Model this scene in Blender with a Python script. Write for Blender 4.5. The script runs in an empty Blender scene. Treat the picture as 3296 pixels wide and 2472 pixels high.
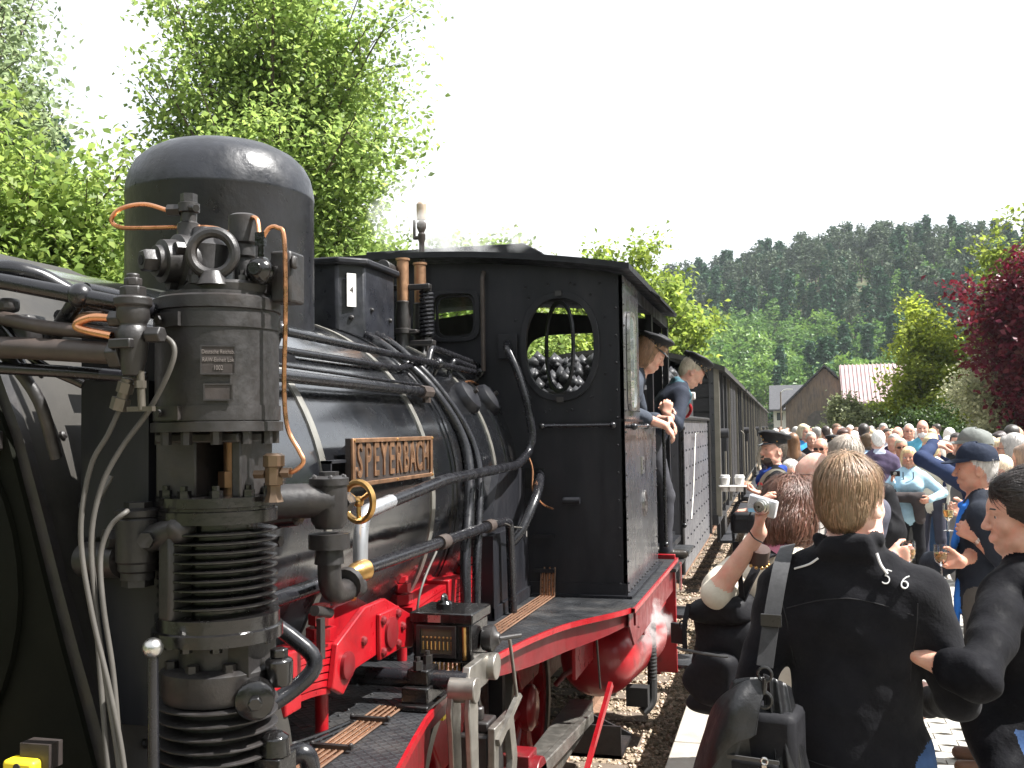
import bpy, math, random
import numpy as np
from mathutils import Vector, Matrix
random.seed(7); RNG = np.random.default_rng(11)
SC = bpy.context.scene; COL = SC.collection
R = math.radians
# ------------------------------------------------------------------ camera
cd = bpy.data.cameras.new('camera'); cam = bpy.data.objects.new('camera', cd); COL.objects.link(cam)
cd.lens = 35.0; cd.sensor_width = 36.0; cd.clip_start = 0.05; cd.clip_end = 6000
cam.matrix_world = (Matrix.Translation((2.36, 0.0, 1.85)) @ Matrix.Rotation(R(15.1), 4, 'Z') @ Matrix.Rotation(R(90 + 2.6), 4, 'X')
                    @ Matrix.Rotation(R(-0.8), 4, 'Z'))
SC.camera = cam
# ------------------------------------------------------------------ sun and sky
SUN_AZ, SUN_EL = 84.0, 54.0        # degrees clockwise from +Y, elevation
sd = bpy.data.lights.new('sun', 'SUN'); sun = bpy.data.objects.new('sun', sd); COL.objects.link(sun)
sd.energy = 5.0; sd.angle = R(0.6); sd.color = (1.0, 0.975, 0.94)
sv = Vector((math.sin(R(SUN_AZ)) * math.cos(R(SUN_EL)), math.cos(R(SUN_AZ)) * math.cos(R(SUN_EL)), math.sin(R(SUN_EL))))
sun.rotation_euler = sv.to_track_quat('Z', 'Y').to_euler(); sun.location = sv * 60
world = bpy.data.worlds.new('World'); SC.world = world; world.use_nodes = True
wn = world.node_tree.nodes; wl = world.node_tree.links; wn.clear()
wo = wn.new('ShaderNodeOutputWorld'); b1 = wn.new('ShaderNodeBackground'); b2 = wn.new('ShaderNodeBackground')
sky = wn.new('ShaderNodeTexSky'); sky.sky_type = 'NISHITA'; sky.sun_disc = False
sky.sun_elevation = R(SUN_EL); sky.sun_rotation = R(SUN_AZ); sky.air_density = 1.0; sky.dust_density = 2.0
b1.inputs[1].default_value = 0.10; b2.inputs[0].default_value = (.95, .975, 1.0, 1); b2.inputs[1].default_value = 0.48
wl.new(sky.outputs[0], b1.inputs[0])
tc = wn.new('ShaderNodeTexCoord'); mp = wn.new('ShaderNodeMapping'); mp.inputs['Scale'].default_value = (1, 1, 2.2)
nz = wn.new('ShaderNodeTexNoise'); nz.inputs['Scale'].default_value = 2.1; nz.inputs['Detail'].default_value = 6; nz.inputs['Roughness'].default_value = .55
rp = wn.new('ShaderNodeValToRGB'); rp.color_ramp.elements[0].position = .36; rp.color_ramp.elements[0].color = (.72,) * 3 + (1,)
rp.color_ramp.elements[1].position = .56; rp.color_ramp.elements[1].color = (1, 1, 1, 1)
wl.new(tc.outputs['Generated'], mp.inputs[0]); wl.new(mp.outputs[0], nz.inputs['Vector']); wl.new(nz.outputs[0], rp.inputs[0])
wm = wn.new('ShaderNodeMixShader'); wl.new(rp.outputs[0], wm.inputs[0]); wl.new(b1.outputs[0], wm.inputs[1]); wl.new(b2.outputs[0], wm.inputs[2])
wl.new(wm.outputs[0], wo.inputs[0])
vs = SC.view_settings; vs.view_transform = 'Standard'; vs.look = 'None'; vs.gamma = 1; vs.exposure = 1.6; vs.use_curve_mapping = False
SC.cycles.use_denoising = True; SC.cycles.max_bounces = 8; SC.cycles.transparent_max_bounces = 16
SC.cycles.volume_bounces = 2; SC.cycles.volume_step_rate = 2.0
# ------------------------------------------------------------------ materials
MATS = {}
def mat(name, col, rough=.5, metal=0.0, var=.12, vscale=6.0, bump=0.0, bscale=40.0, spec=.5, coat=0.0, col2=None, c2=(.45, .62), c2scale=3.0,
        transl=0.0, island=0.0, emit=0.0, rvar=.12, trans=0.0, ior=1.45, stretch=None, bdist=.01, wave=None, sheen=0.0, alpha=None, sss=0.0):
    if name in MATS: return MATS[name]
    m = bpy.data.materials.new(name); m.use_nodes = True; MATS[name] = m
    n = m.node_tree.nodes; l = m.node_tree.links; p = n['Principled BSDF']; out = n['Material Output']
    p.inputs['Roughness'].default_value = rough; p.inputs['Metallic'].default_value = metal
    p.inputs['Specular IOR Level'].default_value = spec; p.inputs['Coat Weight'].default_value = coat; p.inputs['Coat Roughness'].default_value = .12
    p.inputs['IOR'].default_value = ior; p.inputs['Transmission Weight'].default_value = trans
    if sss: p.inputs['Subsurface Weight'].default_value = sss; p.inputs['Subsurface Radius'].default_value = (.012, .004, .002); p.inputs['Subsurface Scale'].default_value = 1.0
    if sheen: p.inputs['Sheen Weight'].default_value = sheen; p.inputs['Sheen Roughness'].default_value = .6
    tcn = n.new('ShaderNodeTexCoord'); src = tcn.outputs['Object']
    if stretch:
        mpn = n.new('ShaderNodeMapping'); mpn.inputs['Scale'].default_value = stretch; l.new(src, mpn.inputs[0]); src = mpn.outputs[0]
    def noise(scale, detail=5, rg=.6):
        t = n.new('ShaderNodeTexNoise'); t.inputs['Scale'].default_value = scale; t.inputs['Detail'].default_value = detail; t.inputs['Roughness'].default_value = rg
        l.new(src, t.inputs['Vector']); return t.outputs[0]
    def rng(s, a, b, lo=.3, hi=.7):
        q = n.new('ShaderNodeMapRange'); q.inputs[1].default_value = lo; q.inputs[2].default_value = hi; q.inputs[3].default_value = a; q.inputs[4].default_value = b
        l.new(s, q.inputs[0]); return q.outputs[0]
    rgb = n.new('ShaderNodeRGB'); rgb.outputs[0].default_value = (*col, 1); c = rgb.outputs[0]
    if col2:
        cr = n.new('ShaderNodeValToRGB'); cr.color_ramp.elements[0].position = c2[0]; cr.color_ramp.elements[1].position = c2[1]
        cr.color_ramp.elements[0].color = (*col, 1); cr.color_ramp.elements[1].color = (*col2, 1); l.new(noise(c2scale, 7, .65), cr.inputs[0]); c = cr.outputs[0]
    if var or island:
        h = n.new('ShaderNodeHueSaturation'); l.new(c, h.inputs['Color'])
        v = rng(noise(vscale), 1 - var, 1 + var)
        if island:
            g = n.new('ShaderNodeNewGeometry'); mm = n.new('ShaderNodeMath'); mm.operation = 'MULTIPLY'
            l.new(rng(g.outputs['Random Per Island'], 1 - island, 1 + island, 0, 1), mm.inputs[0]); l.new(v, mm.inputs[1]); v = mm.outputs[0]
            l.new(rng(g.outputs['Random Per Island'], .5 + island * .045, .5 - island * .045, 0, 1), h.inputs['Hue'])
        l.new(v, h.inputs['Value']); c = h.outputs[0]
    l.new(c, p.inputs['Base Color'])
    if rvar: l.new(rng(noise(vscale * 2.3), max(.02, rough - rvar), min(1, rough + rvar)), p.inputs['Roughness'])
    if bump:
        b = n.new('ShaderNodeBump'); b.inputs['Strength'].default_value = bump; b.inputs['Distance'].default_value = bdist
        if wave:
            w = n.new('ShaderNodeTexWave'); w.inputs['Scale'].default_value = wave[0]; w.inputs['Distortion'].default_value = wave[1]; w.bands_direction = wave[2]
            l.new(src, w.inputs['Vector']); l.new(w.outputs[1], b.inputs['Height'])
        else: l.new(noise(bscale), b.inputs['Height'])
        l.new(b.outputs[0], p.inputs['Normal'])
    if emit: l.new(c, p.inputs['Emission Color']); p.inputs['Emission Strength'].default_value = emit
    if alpha is not None: p.inputs['Alpha'].default_value = alpha
    if transl:
        t = n.new('ShaderNodeBsdfTranslucent'); l.new(c, t.inputs[0]); mx = n.new('ShaderNodeMixShader'); mx.inputs[0].default_value = transl
        l.new(p.outputs[0], mx.inputs[1]); l.new(t.outputs[0], mx.inputs[2]); l.new(mx.outputs[0], out.inputs[0])
    return m
# ------------------------------------------------------------------ mesh builder
def V(*a): return np.array(a, float)
def unit(v): v = np.asarray(v, float); return v / (np.linalg.norm(v) + 1e-12)
def frame(d):
    d = unit(d); a = V(0, 0, 1) if abs(d[2]) < .9 else V(1, 0, 0)
    u = unit(np.cross(a, d)); return u, np.cross(d, u), d
def spline(pts, n=6):
    P = [np.asarray(p, float) for p in pts]
    if len(P) < 3: return P
    Q = [2 * P[0] - P[1]] + P + [2 * P[-1] - P[-2]]; o = []
    for i in range(1, len(Q) - 2):
        a, b, c, d = Q[i - 1], Q[i], Q[i + 1], Q[i + 2]
        for k in range(n):
            t = k / n; o.append(.5 * ((2 * b) + (c - a) * t + (2 * a - 5 * b + 4 * c - d) * t * t + (3 * b - a - 3 * c + d) * t ** 3))
    return o + [P[-1]]
def bend(pts, rad=.05, n=5):
    P = [np.asarray(p, float) for p in pts]; o = [P[0]]
    for i in range(1, len(P) - 1):
        a, b, c = P[i - 1], P[i], P[i + 1]; u = a - b; w = c - b; lu = np.linalg.norm(u); lw = np.linalg.norm(w)
        r = min(rad, lu * .48, lw * .48); s = b + u / lu * r; e = b + w / lw * r
        for k in range(n + 1):
            t = k / n; o.append((1 - t) ** 2 * s + 2 * t * (1 - t) * b + t * t * e)
    return o + [P[-1]]
class MB:
    def __init__(s): s.v = []; s.f = []; s.m = []; s.cm = 0
    def add(s, vs_, fs):
        o = len(s.v); s.v += [tuple(map(float, q)) for q in vs_]; s.f += [tuple(i + o for i in f) for f in fs]; s.m += [s.cm] * len(fs); return s
    def box(s, c, d, M=None):
        x, y, z = [q / 2 for q in d]; P = [V(a * x, b * y, e * z) for a in (-1, 1) for b in (-1, 1) for e in (-1, 1)]
        if M is not None: P = [M @ p for p in P]
        return s.add([p + np.asarray(c, float) for p in P], [(0, 1, 3, 2), (4, 6, 7, 5), (0, 4, 5, 1), (2, 3, 7, 6), (0, 2, 6, 4), (1, 5, 7, 3)])
    def bx(s, x0, x1, y0, y1, z0, z1): return s.box(((x0 + x1) / 2, (y0 + y1) / 2, (z0 + z1) / 2), (abs(x1 - x0), abs(y1 - y0), abs(z1 - z0)))
    def tube(s, pts, r, n=10, cap=True):
        P = [np.asarray(p, float) for p in pts]; k = len(P); rr = [r] * k if np.isscalar(r) else list(r); vs_ = []; u = None
        for i in range(k):
            d = unit(P[min(i + 1, k - 1)] - P[max(i - 1, 0)])
            if u is None: u, w, _ = frame(d)
            else:
                u = u - d * (u @ d); u = unit(u); w = np.cross(d, u)
            vs_ += [P[i] + rr[i] * (math.cos(2 * math.pi * j / n) * u + math.sin(2 * math.pi * j / n) * w) for j in range(n)]
        fs = [(i * n + j, i * n + (j + 1) % n, (i + 1) * n + (j + 1) % n, (i + 1) * n + j) for i in range(k - 1) for j in range(n)]
        if cap: fs += [tuple(range(n - 1, -1, -1)), tuple(range((k - 1) * n, k * n))]
        return s.add(vs_, fs)
    def cyl(s, a, b, r, r2=None, n=16): return s.tube([a, b], [r, r if r2 is None else r2], n)
    def lathe(s, o, prof, n=24, d=(0, 0, 1), cap=True):
        u, w, d = frame(d); o = np.asarray(o, float); vs_ = []
        for r, h in prof: vs_ += [o + d * h + max(r, 1e-4) * (math.cos(2 * math.pi * j / n) * u + math.sin(2 * math.pi * j / n) * w) for j in range(n)]
        k = len(prof)
        fs = [(i * n + j, i * n + (j + 1) % n, (i + 1) * n + (j + 1) % n, (i + 1) * n + j) for i in range(k - 1) for j in range(n)]
        if cap: fs += [tuple(range(n - 1, -1, -1)), tuple(range((k - 1) * n, k * n))]
        return s.add(vs_, fs)
    def hexn(s, c, d, r, h):
        c = np.asarray(c, float); d = unit(d); return s.tube([c, c + d * h], r, 6)
    def bolt(s, c, d, r=.01, h=.01):
        c = np.asarray(c, float); d = unit(d); return s.tube([c - d * .002, c + d * h * .6, c + d * h], [r, r * .85, r * .4], 8)
    def prism(s, poly, t, o=(0, 0, 0), ax=((1, 0, 0), (0, 1, 0)), hole=None):
        a, b = np.asarray(ax[0], float), np.asarray(ax[1], float); d = np.cross(a, b); o = np.asarray(o, float); n = len(poly)
        P = [o + a * p[0] + b * p[1] for p in poly]
        return s.add(P + [p + d * t for p in P], [tuple(range(n - 1, -1, -1)), tuple(range(n, 2 * n))] + [(i, (i + 1) % n, n + (i + 1) % n, n + i) for i in range(n)])
    def ring(s, outer, inner, t, o=(0, 0, 0), ax=((1, 0, 0), (0, 1, 0))):
        a, b = np.asarray(ax[0], float), np.asarray(ax[1], float); d = np.cross(a, b); o = np.asarray(o, float); n = len(outer)
        A = [o + a * p[0] + b * p[1] for p in outer]; B = [o + a * p[0] + b * p[1] for p in inner]; k = n
        P = A + B + [p + d * t for p in A] + [p + d * t for p in B]; fs = []
        for i in range(n):
            j = (i + 1) % n
            fs += [(i, k + i, k + j, j), (2 * k + i, 2 * k + j, 3 * k + j, 3 * k + i), (i, j, 2 * k + j, 2 * k + i), (k + i, 3 * k + i, 3 * k + j, k + j)]
        return s.add(P, fs)
    def torus(s, c, d, R_, r, n=28, m=10, a0=0, a1=360):
        u, w, d = frame(d); c = np.asarray(c, float); full = abs(a1 - a0) >= 360
        P = [c + R_ * (math.cos(R(a0 + (a1 - a0) * i / n)) * u + math.sin(R(a0 + (a1 - a0) * i / n)) * w) for i in range(n if full else n + 1)]
        if full: P = P + [P[0], P[1]]
        return s.tube(P, r, m, cap=not full)
    def ball(s, c, r, n=12, m=8, sc=(1, 1, 1)):
        c = np.asarray(c, float); P = [c + V(0, 0, r * sc[2])]
        for i in range(1, m):
            a = math.pi * i / m; P += [c + V(r * sc[0] * math.sin(a) * math.cos(2 * math.pi * j / n), r * sc[1] * math.sin(a) * math.sin(2 * math.pi * j / n), r * sc[2] * math.cos(a)) for j in range(n)]
        P.append(c - V(0, 0, r * sc[2])); e = len(P) - 1
        fs = [(0, 1 + j, 1 + (j + 1) % n) for j in range(n)]
        for i in range(m - 2): fs += [(1 + i * n + j, 1 + (i + 1) * n + j, 1 + (i + 1) * n + (j + 1) % n, 1 + i * n + (j + 1) % n) for j in range(n)]
        fs += [(e, 1 + (m - 2) * n + (j + 1) % n, 1 + (m - 2) * n + j) for j in range(n)]
        return s.add(P, fs)
    def mesh(s, name='m', sharp=35):
        me = bpy.data.meshes.new(name); me.from_pydata(s.v, [], s.f)
        if sharp is not None: me.shade_smooth(); me.set_sharp_from_angle(angle=R(sharp))
        return me
    def split(s, name, m, parent=None, **k):      # every loose piece becomes an object of its own
        p = list(range(len(s.v)))
        def find(a):
            while p[a] != a: p[a] = p[p[a]]; a = p[a]
            return a
        for f in s.f:
            for q in f[1:]: p[find(q)] = find(f[0])
        out = {}
        for f in s.f: out.setdefault(find(f[0]), []).append(f)
        r = None
        for fs in out.values():
            ids = sorted({i for f in fs for i in f}); mp = {v: i for i, v in enumerate(ids)}; b = MB(); b.add([s.v[i] for i in ids], [tuple(mp[i] for i in f) for f in fs]); r = b.build(name, m, parent, **k)
        return r
    def build(s, name, m, parent=None, sharp=35, bev=0.0, **tagkw):
        me = s.mesh(name, sharp); ms = m if isinstance(m, (list, tuple)) else [m]
        for q in ms: me.materials.append(q)
        if len(ms) > 1: me.polygons.foreach_set('material_index', s.m)
        o = link(name, me, parent)
        if any(w in name for w in ('rivet', 'bolts', 'nuts', 'screws', 'nipple')): o['kind'] = 'stuff'
        if bev:
            b = o.modifiers.new('bevel', 'BEVEL'); b.width = bev; b.segments = 2; b.limit_method = 'ANGLE'; b.angle_limit = R(40)
        if tagkw: tag(o, **tagkw)
        return o
def link(name, me, parent=None):
    o = bpy.data.objects.new(name, me); COL.objects.link(o)
    if parent is not None: o.parent = parent
    return o
def tag(o, label=None, cat=None, group=None, kind=None):
    for k, v in (('label', label), ('category', cat), ('group', group), ('kind', kind)):
        if v: o[k] = v
    return o
def empty(name, label=None, cat=None, loc=(0, 0, 0), rz=0, group=None, kind=None):
    o = bpy.data.objects.new(name, None); COL.objects.link(o); o.location = loc; o.rotation_euler.z = rz; o.empty_display_size = .1
    return tag(o, label, cat, group, kind)
def copy_tree(o, parent=None):
    c = o.copy(); COL.objects.link(c); c.parent = parent
    for ch in list(o.children): copy_tree(ch, c)
    return c
def npmesh(name, Vv, Ff, m, parent=None, smooth=False, midx=None):
    Vv = np.ascontiguousarray(Vv, np.float32); Ff = np.ascontiguousarray(Ff, np.int32); k = Ff.shape[1]
    me = bpy.data.meshes.new(name); me.vertices.add(len(Vv)); me.vertices.foreach_set('co', Vv.ravel())
    me.loops.add(Ff.size); me.loops.foreach_set('vertex_index', Ff.ravel()); me.polygons.add(len(Ff))
    me.polygons.foreach_set('loop_start', np.arange(0, Ff.size, k, dtype=np.int32))
    for q in (m if isinstance(m, (list, tuple)) else [m]): me.materials.append(q)
    if midx is not None: me.polygons.foreach_set('material_index', np.ascontiguousarray(midx, np.int32))
    me.update(calc_edges=True)
    if smooth: me.shade_smooth()
    return link(name, me, parent)
def text_mesh(name, body, size, m, parent, M, ext=.002, sx=1.0, align='CENTER', bold=0.0, spacing=1.0):
    cu = bpy.data.curves.new(name, 'FONT'); cu.body = body; cu.size = size; cu.extrude = ext; cu.align_x = align; cu.align_y = 'CENTER'; cu.resolution_u = 3
    cu.offset = bold; cu.space_character = spacing; cu.bevel_depth = 0
    t = bpy.data.objects.new(name, cu); COL.objects.link(t); bpy.context.view_layer.update()
    me = bpy.data.meshes.new_from_object(t.evaluated_get(bpy.context.evaluated_depsgraph_get())); bpy.data.objects.remove(t); bpy.data.curves.remove(cu)
    me.transform(Matrix.Scale(sx, 4, (1, 0, 0))); me.transform(M); me.materials.clear(); me.materials.append(m)
    return link(name, me, parent)
def axes(x, y, z, o):
    M = Matrix.Identity(4)
    for i, a in enumerate((x, y, z)):
        for j in range(3): M[j][i] = a[j]
    for j in range(3): M[j][3] = o[j]
    return M
# ================================================================== materials
M_BARK = mat('bark', (.09, .07, .05), .9, var=.4, vscale=8, bump=.5, bscale=25)
M_GROUND = mat('meadow', (.055, .075, .03), .95, var=.4, vscale=.05, col2=(.11, .09, .05), c2scale=.4, bump=.5, bscale=3, bdist=.1)
M_BALLAST = mat('ballast_bed', (.20, .15, .10), .95, var=.35, vscale=30, col2=(.34, .27, .19), c2scale=25, bump=.8, bscale=45, bdist=.02)
M_STONE = mat('ballast_stone', (.36, .285, .21), .9, var=.2, vscale=20, island=.5)
M_CONC = mat('kerb_concrete', (.31, .29, .25), .9, var=.16, vscale=4, col2=(.23, .21, .175), c2=(.5, .7), c2scale=3, bump=.35, bscale=60, bdist=.006)
M_PAV = mat('paver_concrete', (.40, .38, .34), .9, var=.14, vscale=7, col2=(.32, .30, .27), c2=(.48, .68), c2scale=2.2, bump=.3, bscale=90, bdist=.004, island=.10)
M_JOINT = mat('joint_sand', (.22, .195, .155), .95, var=.3, vscale=20)
M_RAIL = mat('rail_rust', (.16, .09, .055), .8, var=.3, vscale=20, bump=.3)
M_RAILTOP = mat('rail_polished', (.55, .53, .5), .28, metal=1, var=.1)
M_SLEEPER = mat('sleeper_wood', (.13, .10, .075), .9, var=.3, vscale=9, stretch=(1, 8, 8), bump=.5, bscale=12)
# ================================================================== terrain
def sstep(t): t = np.clip(t, 0, 1); return t * t * (3 - 2 * t)
def terrain(x, y):
    far = sstep((y - 135) / 215) * (46 + .06 * x) + 3.5 * np.sin(x * .05 + y * .021) * sstep((y - 150) / 80)
    left = sstep((-x - 30) / 55) * (25 + 3 * np.sin(y * .045)) * 1.0
    right = sstep((x - 60) / 90) * 40
    back = sstep((-y - 60) / 120) * 38; right = np.maximum(right, back)
    return -.62 + np.maximum(np.maximum(far, left), right)
xs = np.concatenate([np.linspace(-420, -160, 9), np.linspace(-150, 160, 78), np.linspace(175, 420, 9)])
ys = np.concatenate([np.linspace(-320, -20, 16), np.linspace(-10, 420, 96), np.linspace(430, 470, 3)])
gx, gy = np.meshgrid(xs, ys); gz = terrain(gx, gy); nx_, ny_ = len(xs), len(ys)
idx = np.arange(nx_ * ny_).reshape(ny_, nx_)
tag(npmesh('ground', np.stack([gx, gy, gz], -1).reshape(-1, 3), np.stack([idx[:-1, :-1], idx[:-1, 1:], idx[1:, 1:], idx[1:, :-1]], -1).reshape(-1, 4), M_GROUND, smooth=True), kind='structure')
# ================================================================== track
tr = empty('railway_track', kind='structure')
m = MB(); m.bx(-2.6, 1.69, -8, 130, -.9, -.56); m.build('ballast_bed', M_BALLAST, tr)
for sx in (-.75, .75):
    m = MB(); prof = [(-.07, 0), (.07, 0), (.07, .012), (.012, .03), (.012, .1), (.036, .115), (.036, .145), (-.036, .145), (-.036, .115), (-.012, .1), (-.012, .03), (-.07, .012)]
    m.prism([(p[0] + sx, p[1] - .545) for p in prof], 138, (0, 130, 0), ((1, 0, 0), (0, 0, 1)))
    r_ = m.build('rail', M_RAIL, tr); m = MB(); m.bx(sx - .03, sx + .03, -8, 130, -.3995, -.396); m.build('rail_head', M_RAILTOP, r_)
sl = MB(); sl.box((0, 0, -.60), (2.5, .25, .13)); slm = sl.mesh('sleeper'); slm.materials.append(M_SLEEPER)
for i in range(60):
    o = link('sleeper', slm, tr); o.location = (random.uniform(-.03, .03), -6 + i * .65, 0); o.rotation_euler.z = random.uniform(-.01, .01)
# loose stones
def rocks(n, x0, x1, y0, y1, z, smin, smax, seed):
    g = np.random.default_rng(seed); base = np.array([[1, 0, 0], [-1, 0, 0], [0, 1, 0], [0, -1, 0], [0, 0, 1], [0, 0, -1]], float)
    fc = np.array([[0, 2, 4], [2, 1, 4], [1, 3, 4], [3, 0, 4], [2, 0, 5], [1, 2, 5], [3, 1, 5], [0, 3, 5]])
    s = smin + (smax - smin) * g.random(n) ** 2.5; P = base[None] * (s[:, None, None] * g.uniform(.35, 1.2, (n, 6, 3)))
    a = g.uniform(0, 6.28, n); b = g.uniform(-.7, .7, n); ca, sa, cb, sb = np.cos(a), np.sin(a), np.cos(b), np.sin(b)
    x = P[..., 0] * ca[:, None] - P[..., 1] * sa[:, None]; y = P[..., 0] * sa[:, None] + P[..., 1] * ca[:, None]; zz = P[..., 2] * .7
    P = np.stack([x, y * cb[:, None] - zz * sb[:, None], y * sb[:, None] + zz * cb[:, None]], -1)
    yy = y0 + (y1 - y0) * g.random(n) ** 1.7
    P += np.stack([g.uniform(x0, x1, n), yy, z + g.uniform(-.005, .022, n)], -1)[:, None, :]
    return P.reshape(-1, 3), (fc[None] + 6 * np.arange(n)[:, None, None]).reshape(-1, 3)
v_, f_ = rocks(42000, .2, 1.68, 3, 30, -.555, .008, .036, 3); tag(npmesh('gravel', v_, f_, M_STONE), 'pale tan ballast stones between rails and platform edge', 'gravel', kind='stuff')
# ================================================================== platform
pl = empty('platform', kind='structure'); PX = 1.70
m = MB(); m.bx(PX + .012, 16, -8, 75, -.62, -.055); m.build('platform_core', M_JOINT, pl)
ks = MB(); ks.box((PX + .16, 0, -.06), (.32, .985, .12)); ksm = None
for i in range(46):
    if ksm is None:
        o = ks.build('kerb_stone', M_CONC, pl, bev=.008); ksm = o.data
    else:
        o = link('kerb_stone', ksm, pl); b = o.modifiers.new('bevel', 'BEVEL'); b.width = .008; b.segments = 2
    o.location = (random.uniform(-.004, .004), 2.5 + i, random.uniform(-.003, .003))
m = MB(); m.bx(PX + .006, PX + .31, -8, 2, -.119, -.002); m.bx(PX + .006, PX + .31, 48.1, 75, -.119, -.002); m.build('kerb_far', M_CONC, pl)
m = MB(); m.bx(PX + .03, PX + .05, -8, 75, -.62, -.125); m.build('platform_face', M_CONC, pl)
# zig-zag pavers: 225 x 112 mm
PW, PH = .225, .1125
def paver_poly(g=.004):
    z = .018; n = 8; top = []; bot = []
    for i in range(n + 1):
        x = -PW / 2 + g + (PW - 2 * g) * i / n; d = z * math.sin(2 * math.pi * (x / PW))
        top.append((x, PH / 2 - g + d)); bot.append((x, -PH / 2 + g + d))
    return bot + top[::-1]
pp = MB(); pp.prism(paver_poly(), .05); pvm = pp.mesh('paver'); pvm.materials.append(M_PAV)
cells = []
for j in range(int(22 / PH)):
    y = 2.6 + j * PH
    for i in range(40):
        x = PX + .36 + PW / 2 + i * PW + (PW / 2 if j % 2 else 0); cells.append((x, y))
def in_view(x, y):   # gap between the people, where single pavers can be told apart
    return (3.0 < x < 4.1 and 4.5 < y < 8.2) or (2.95 < x < 3.25 and 8.2 <= y < 9)
near = [c for c in cells if in_view(*c)][:300]; ns = set(near)
for c in near:
    o = link('paver', pvm, pl); o.location = (c[0], c[1], -.051 + random.uniform(-.0025, .0025)); o.rotation_euler = (random.uniform(-.01, .01), random.uniform(-.008, .008), 0)
rest = np.array([c for c in cells if c not in ns]); poly = np.array(paver_poly()); k = len(poly)
zt = RNG.uniform(-.003, .002, len(rest))
vt = np.zeros((len(rest), 2 * k, 3)); vt[:, :, 0] = rest[:, None, 0] + np.tile(poly[:, 0], 2); vt[:, :, 1] = rest[:, None, 1] + np.tile(poly[:, 1], 2)
vt[:, :k, 2] = zt[:, None]; vt[:, k:, 2] = zt[:, None] - .03
q = []; h = k // 2
for i in range(h - 1): q.append((i, i + 1, k - 2 - i, k - 1 - i))
for i in range(k): q.append((i, (i + 1) % k + 0, k + (i + 1) % k, k + i)[::-1])
npo = npmesh('paver_field', vt.reshape(-1, 3), (np.array(q)[None] + (2 * k) * np.arange(len(rest))[:, None, None]).reshape(-1, 4), M_PAV, pl); npo['kind'] = 'stuff'
m = MB(); m.bx(PX + .36, 15.9, 24.7, 75, -.05, -.004); m.build('far_paving', M_PAV, pl)
# ================================================================== trees
def leafcloud(centers, per, sig, size, g, up=.35):
    n = len(centers) * per; c = np.repeat(centers, per, 0) + g.normal(0, 1, (n, 3)) * sig
    a = g.normal(0, 1, (n, 3)); a /= np.linalg.norm(a, axis=1)[:, None]; nn = g.normal(0, 1, (n, 3)); nn[:, 2] = np.abs(nn[:, 2]) + up
    b = np.cross(nn, a); b /= np.linalg.norm(b, axis=1)[:, None] + 1e-9; a = np.cross(b, nn); a /= np.linalg.norm(a, axis=1)[:, None] + 1e-9
    nn /= np.linalg.norm(nn, axis=1)[:, None]; s = size * g.uniform(.6, 1.3, (n, 1))
    P = np.stack([c - a * s * .5, c + b * s * .33 + nn * s * .12, c + a * s * .6 - nn * s * .08, c - b * s * .33 + nn * s * .12], 1)
    return P.reshape(-1, 3), np.arange(n * 4).reshape(n, 4)
def tree(name, label, base, H, crown, rad, leafmat, seed, limbs=34, twigs=11, per=40, lsize=.1, sig=.16, trunk=.16, group=None, cat='tree', tw=.34, shell=.55, barkm=None):
    g = np.random.default_rng(seed); rt_ = empty(name, label, cat, base, group=group); cx, cy, cz = crown; rad = np.array(rad, float)
    tb = MB(); top = V(cx, cy, min(H, cz + rad[2] * .75))
    tp = spline([(0, 0, -.2), (cx * .2 + g.normal() * .1, cy * .2, cz * .35), (cx * .7, cy * .7 + g.normal() * .1, cz * .8), top], 5)
    tb.tube(tp, list(np.linspace(trunk, trunk * .18, len(tp))), 9)
    lb = MB(); cl = []
    for i in range(limbs):
        d = g.normal(0, 1, 3); d /= np.linalg.norm(d); d[2] = d[2] * .9 + .12; rr = shell + (1 - shell) * g.random() ** .5
        e = V(cx, cy, cz) + d * rad * rr * g.uniform(.82, 1.12)
        s0 = tp[int(np.clip((.35 + .6 * (e[2] - cz + rad[2]) / (2 * rad[2])) * len(tp) - 2, 2, len(tp) - 2))]
        mid = s0 * .5 + e * .5 + V(0, 0, .12 * np.linalg.norm(e - s0)) * g.uniform(-.3, .8); pth = spline([s0, mid, e], 5)
        lb.tube(pth, list(np.linspace(trunk * .3, trunk * .05, len(pth))), 5, cap=False)
        for k in range(twigs):
            t = g.uniform(.3, 1.0); q0 = pth[int(t * (len(pth) - 1))]; dd = g.normal(0, 1, 3) * V(1, 1, .7); dd /= np.linalg.norm(dd)
            q1 = q0 + dd * rad.mean() * tw * g.uniform(.3, 1); lb.tube([q0, (q0 + q1) / 2 + V(0, 0, .03), q1], [trunk * .06, trunk * .04, .003], 4, cap=False)
            for w in (.45, .8, 1.05): cl.append(q0 + (q1 - q0) * w)
    tb.build('trunk', barkm or M_BARK, rt_); lb.build('branches', barkm or M_BARK, rt_, sharp=None)
    v, f = leafcloud(np.array(cl), max(1, per // 3), sig, lsize, g); npmesh('crown', v, f, leafmat, rt_); return rt_
def leafm(name, col, transl=.5, island=.35, rough=.45): return mat(name, col, rough, var=.18, vscale=1.2, transl=transl, island=island, rvar=0, spec=.35)
L_MAPLE = leafm('leaf_maple', (.27, .37, .10), .62); L_BRIGHT = leafm('leaf_bright', (.25, .34, .085), .6); L_PALE = leafm('leaf_pale', (.27, .34, .18), .62)
L_LOCUST = leafm('leaf_locust', (.29, .35, .05), .6); L_PLUM = leafm('leaf_plum', (.12, .012, .021), .45); L_YELLOW = leafm('leaf_yellow', (.22, .28, .05), .6); L_BUSH = leafm('leaf_bush', (.24, .27, .13), .45)
L_DARK = leafm('leaf_dark', (.03, .06, .022), .25); L_CREAM = leafm('leaf_cream', (.42, .43, .26), .35)
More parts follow.
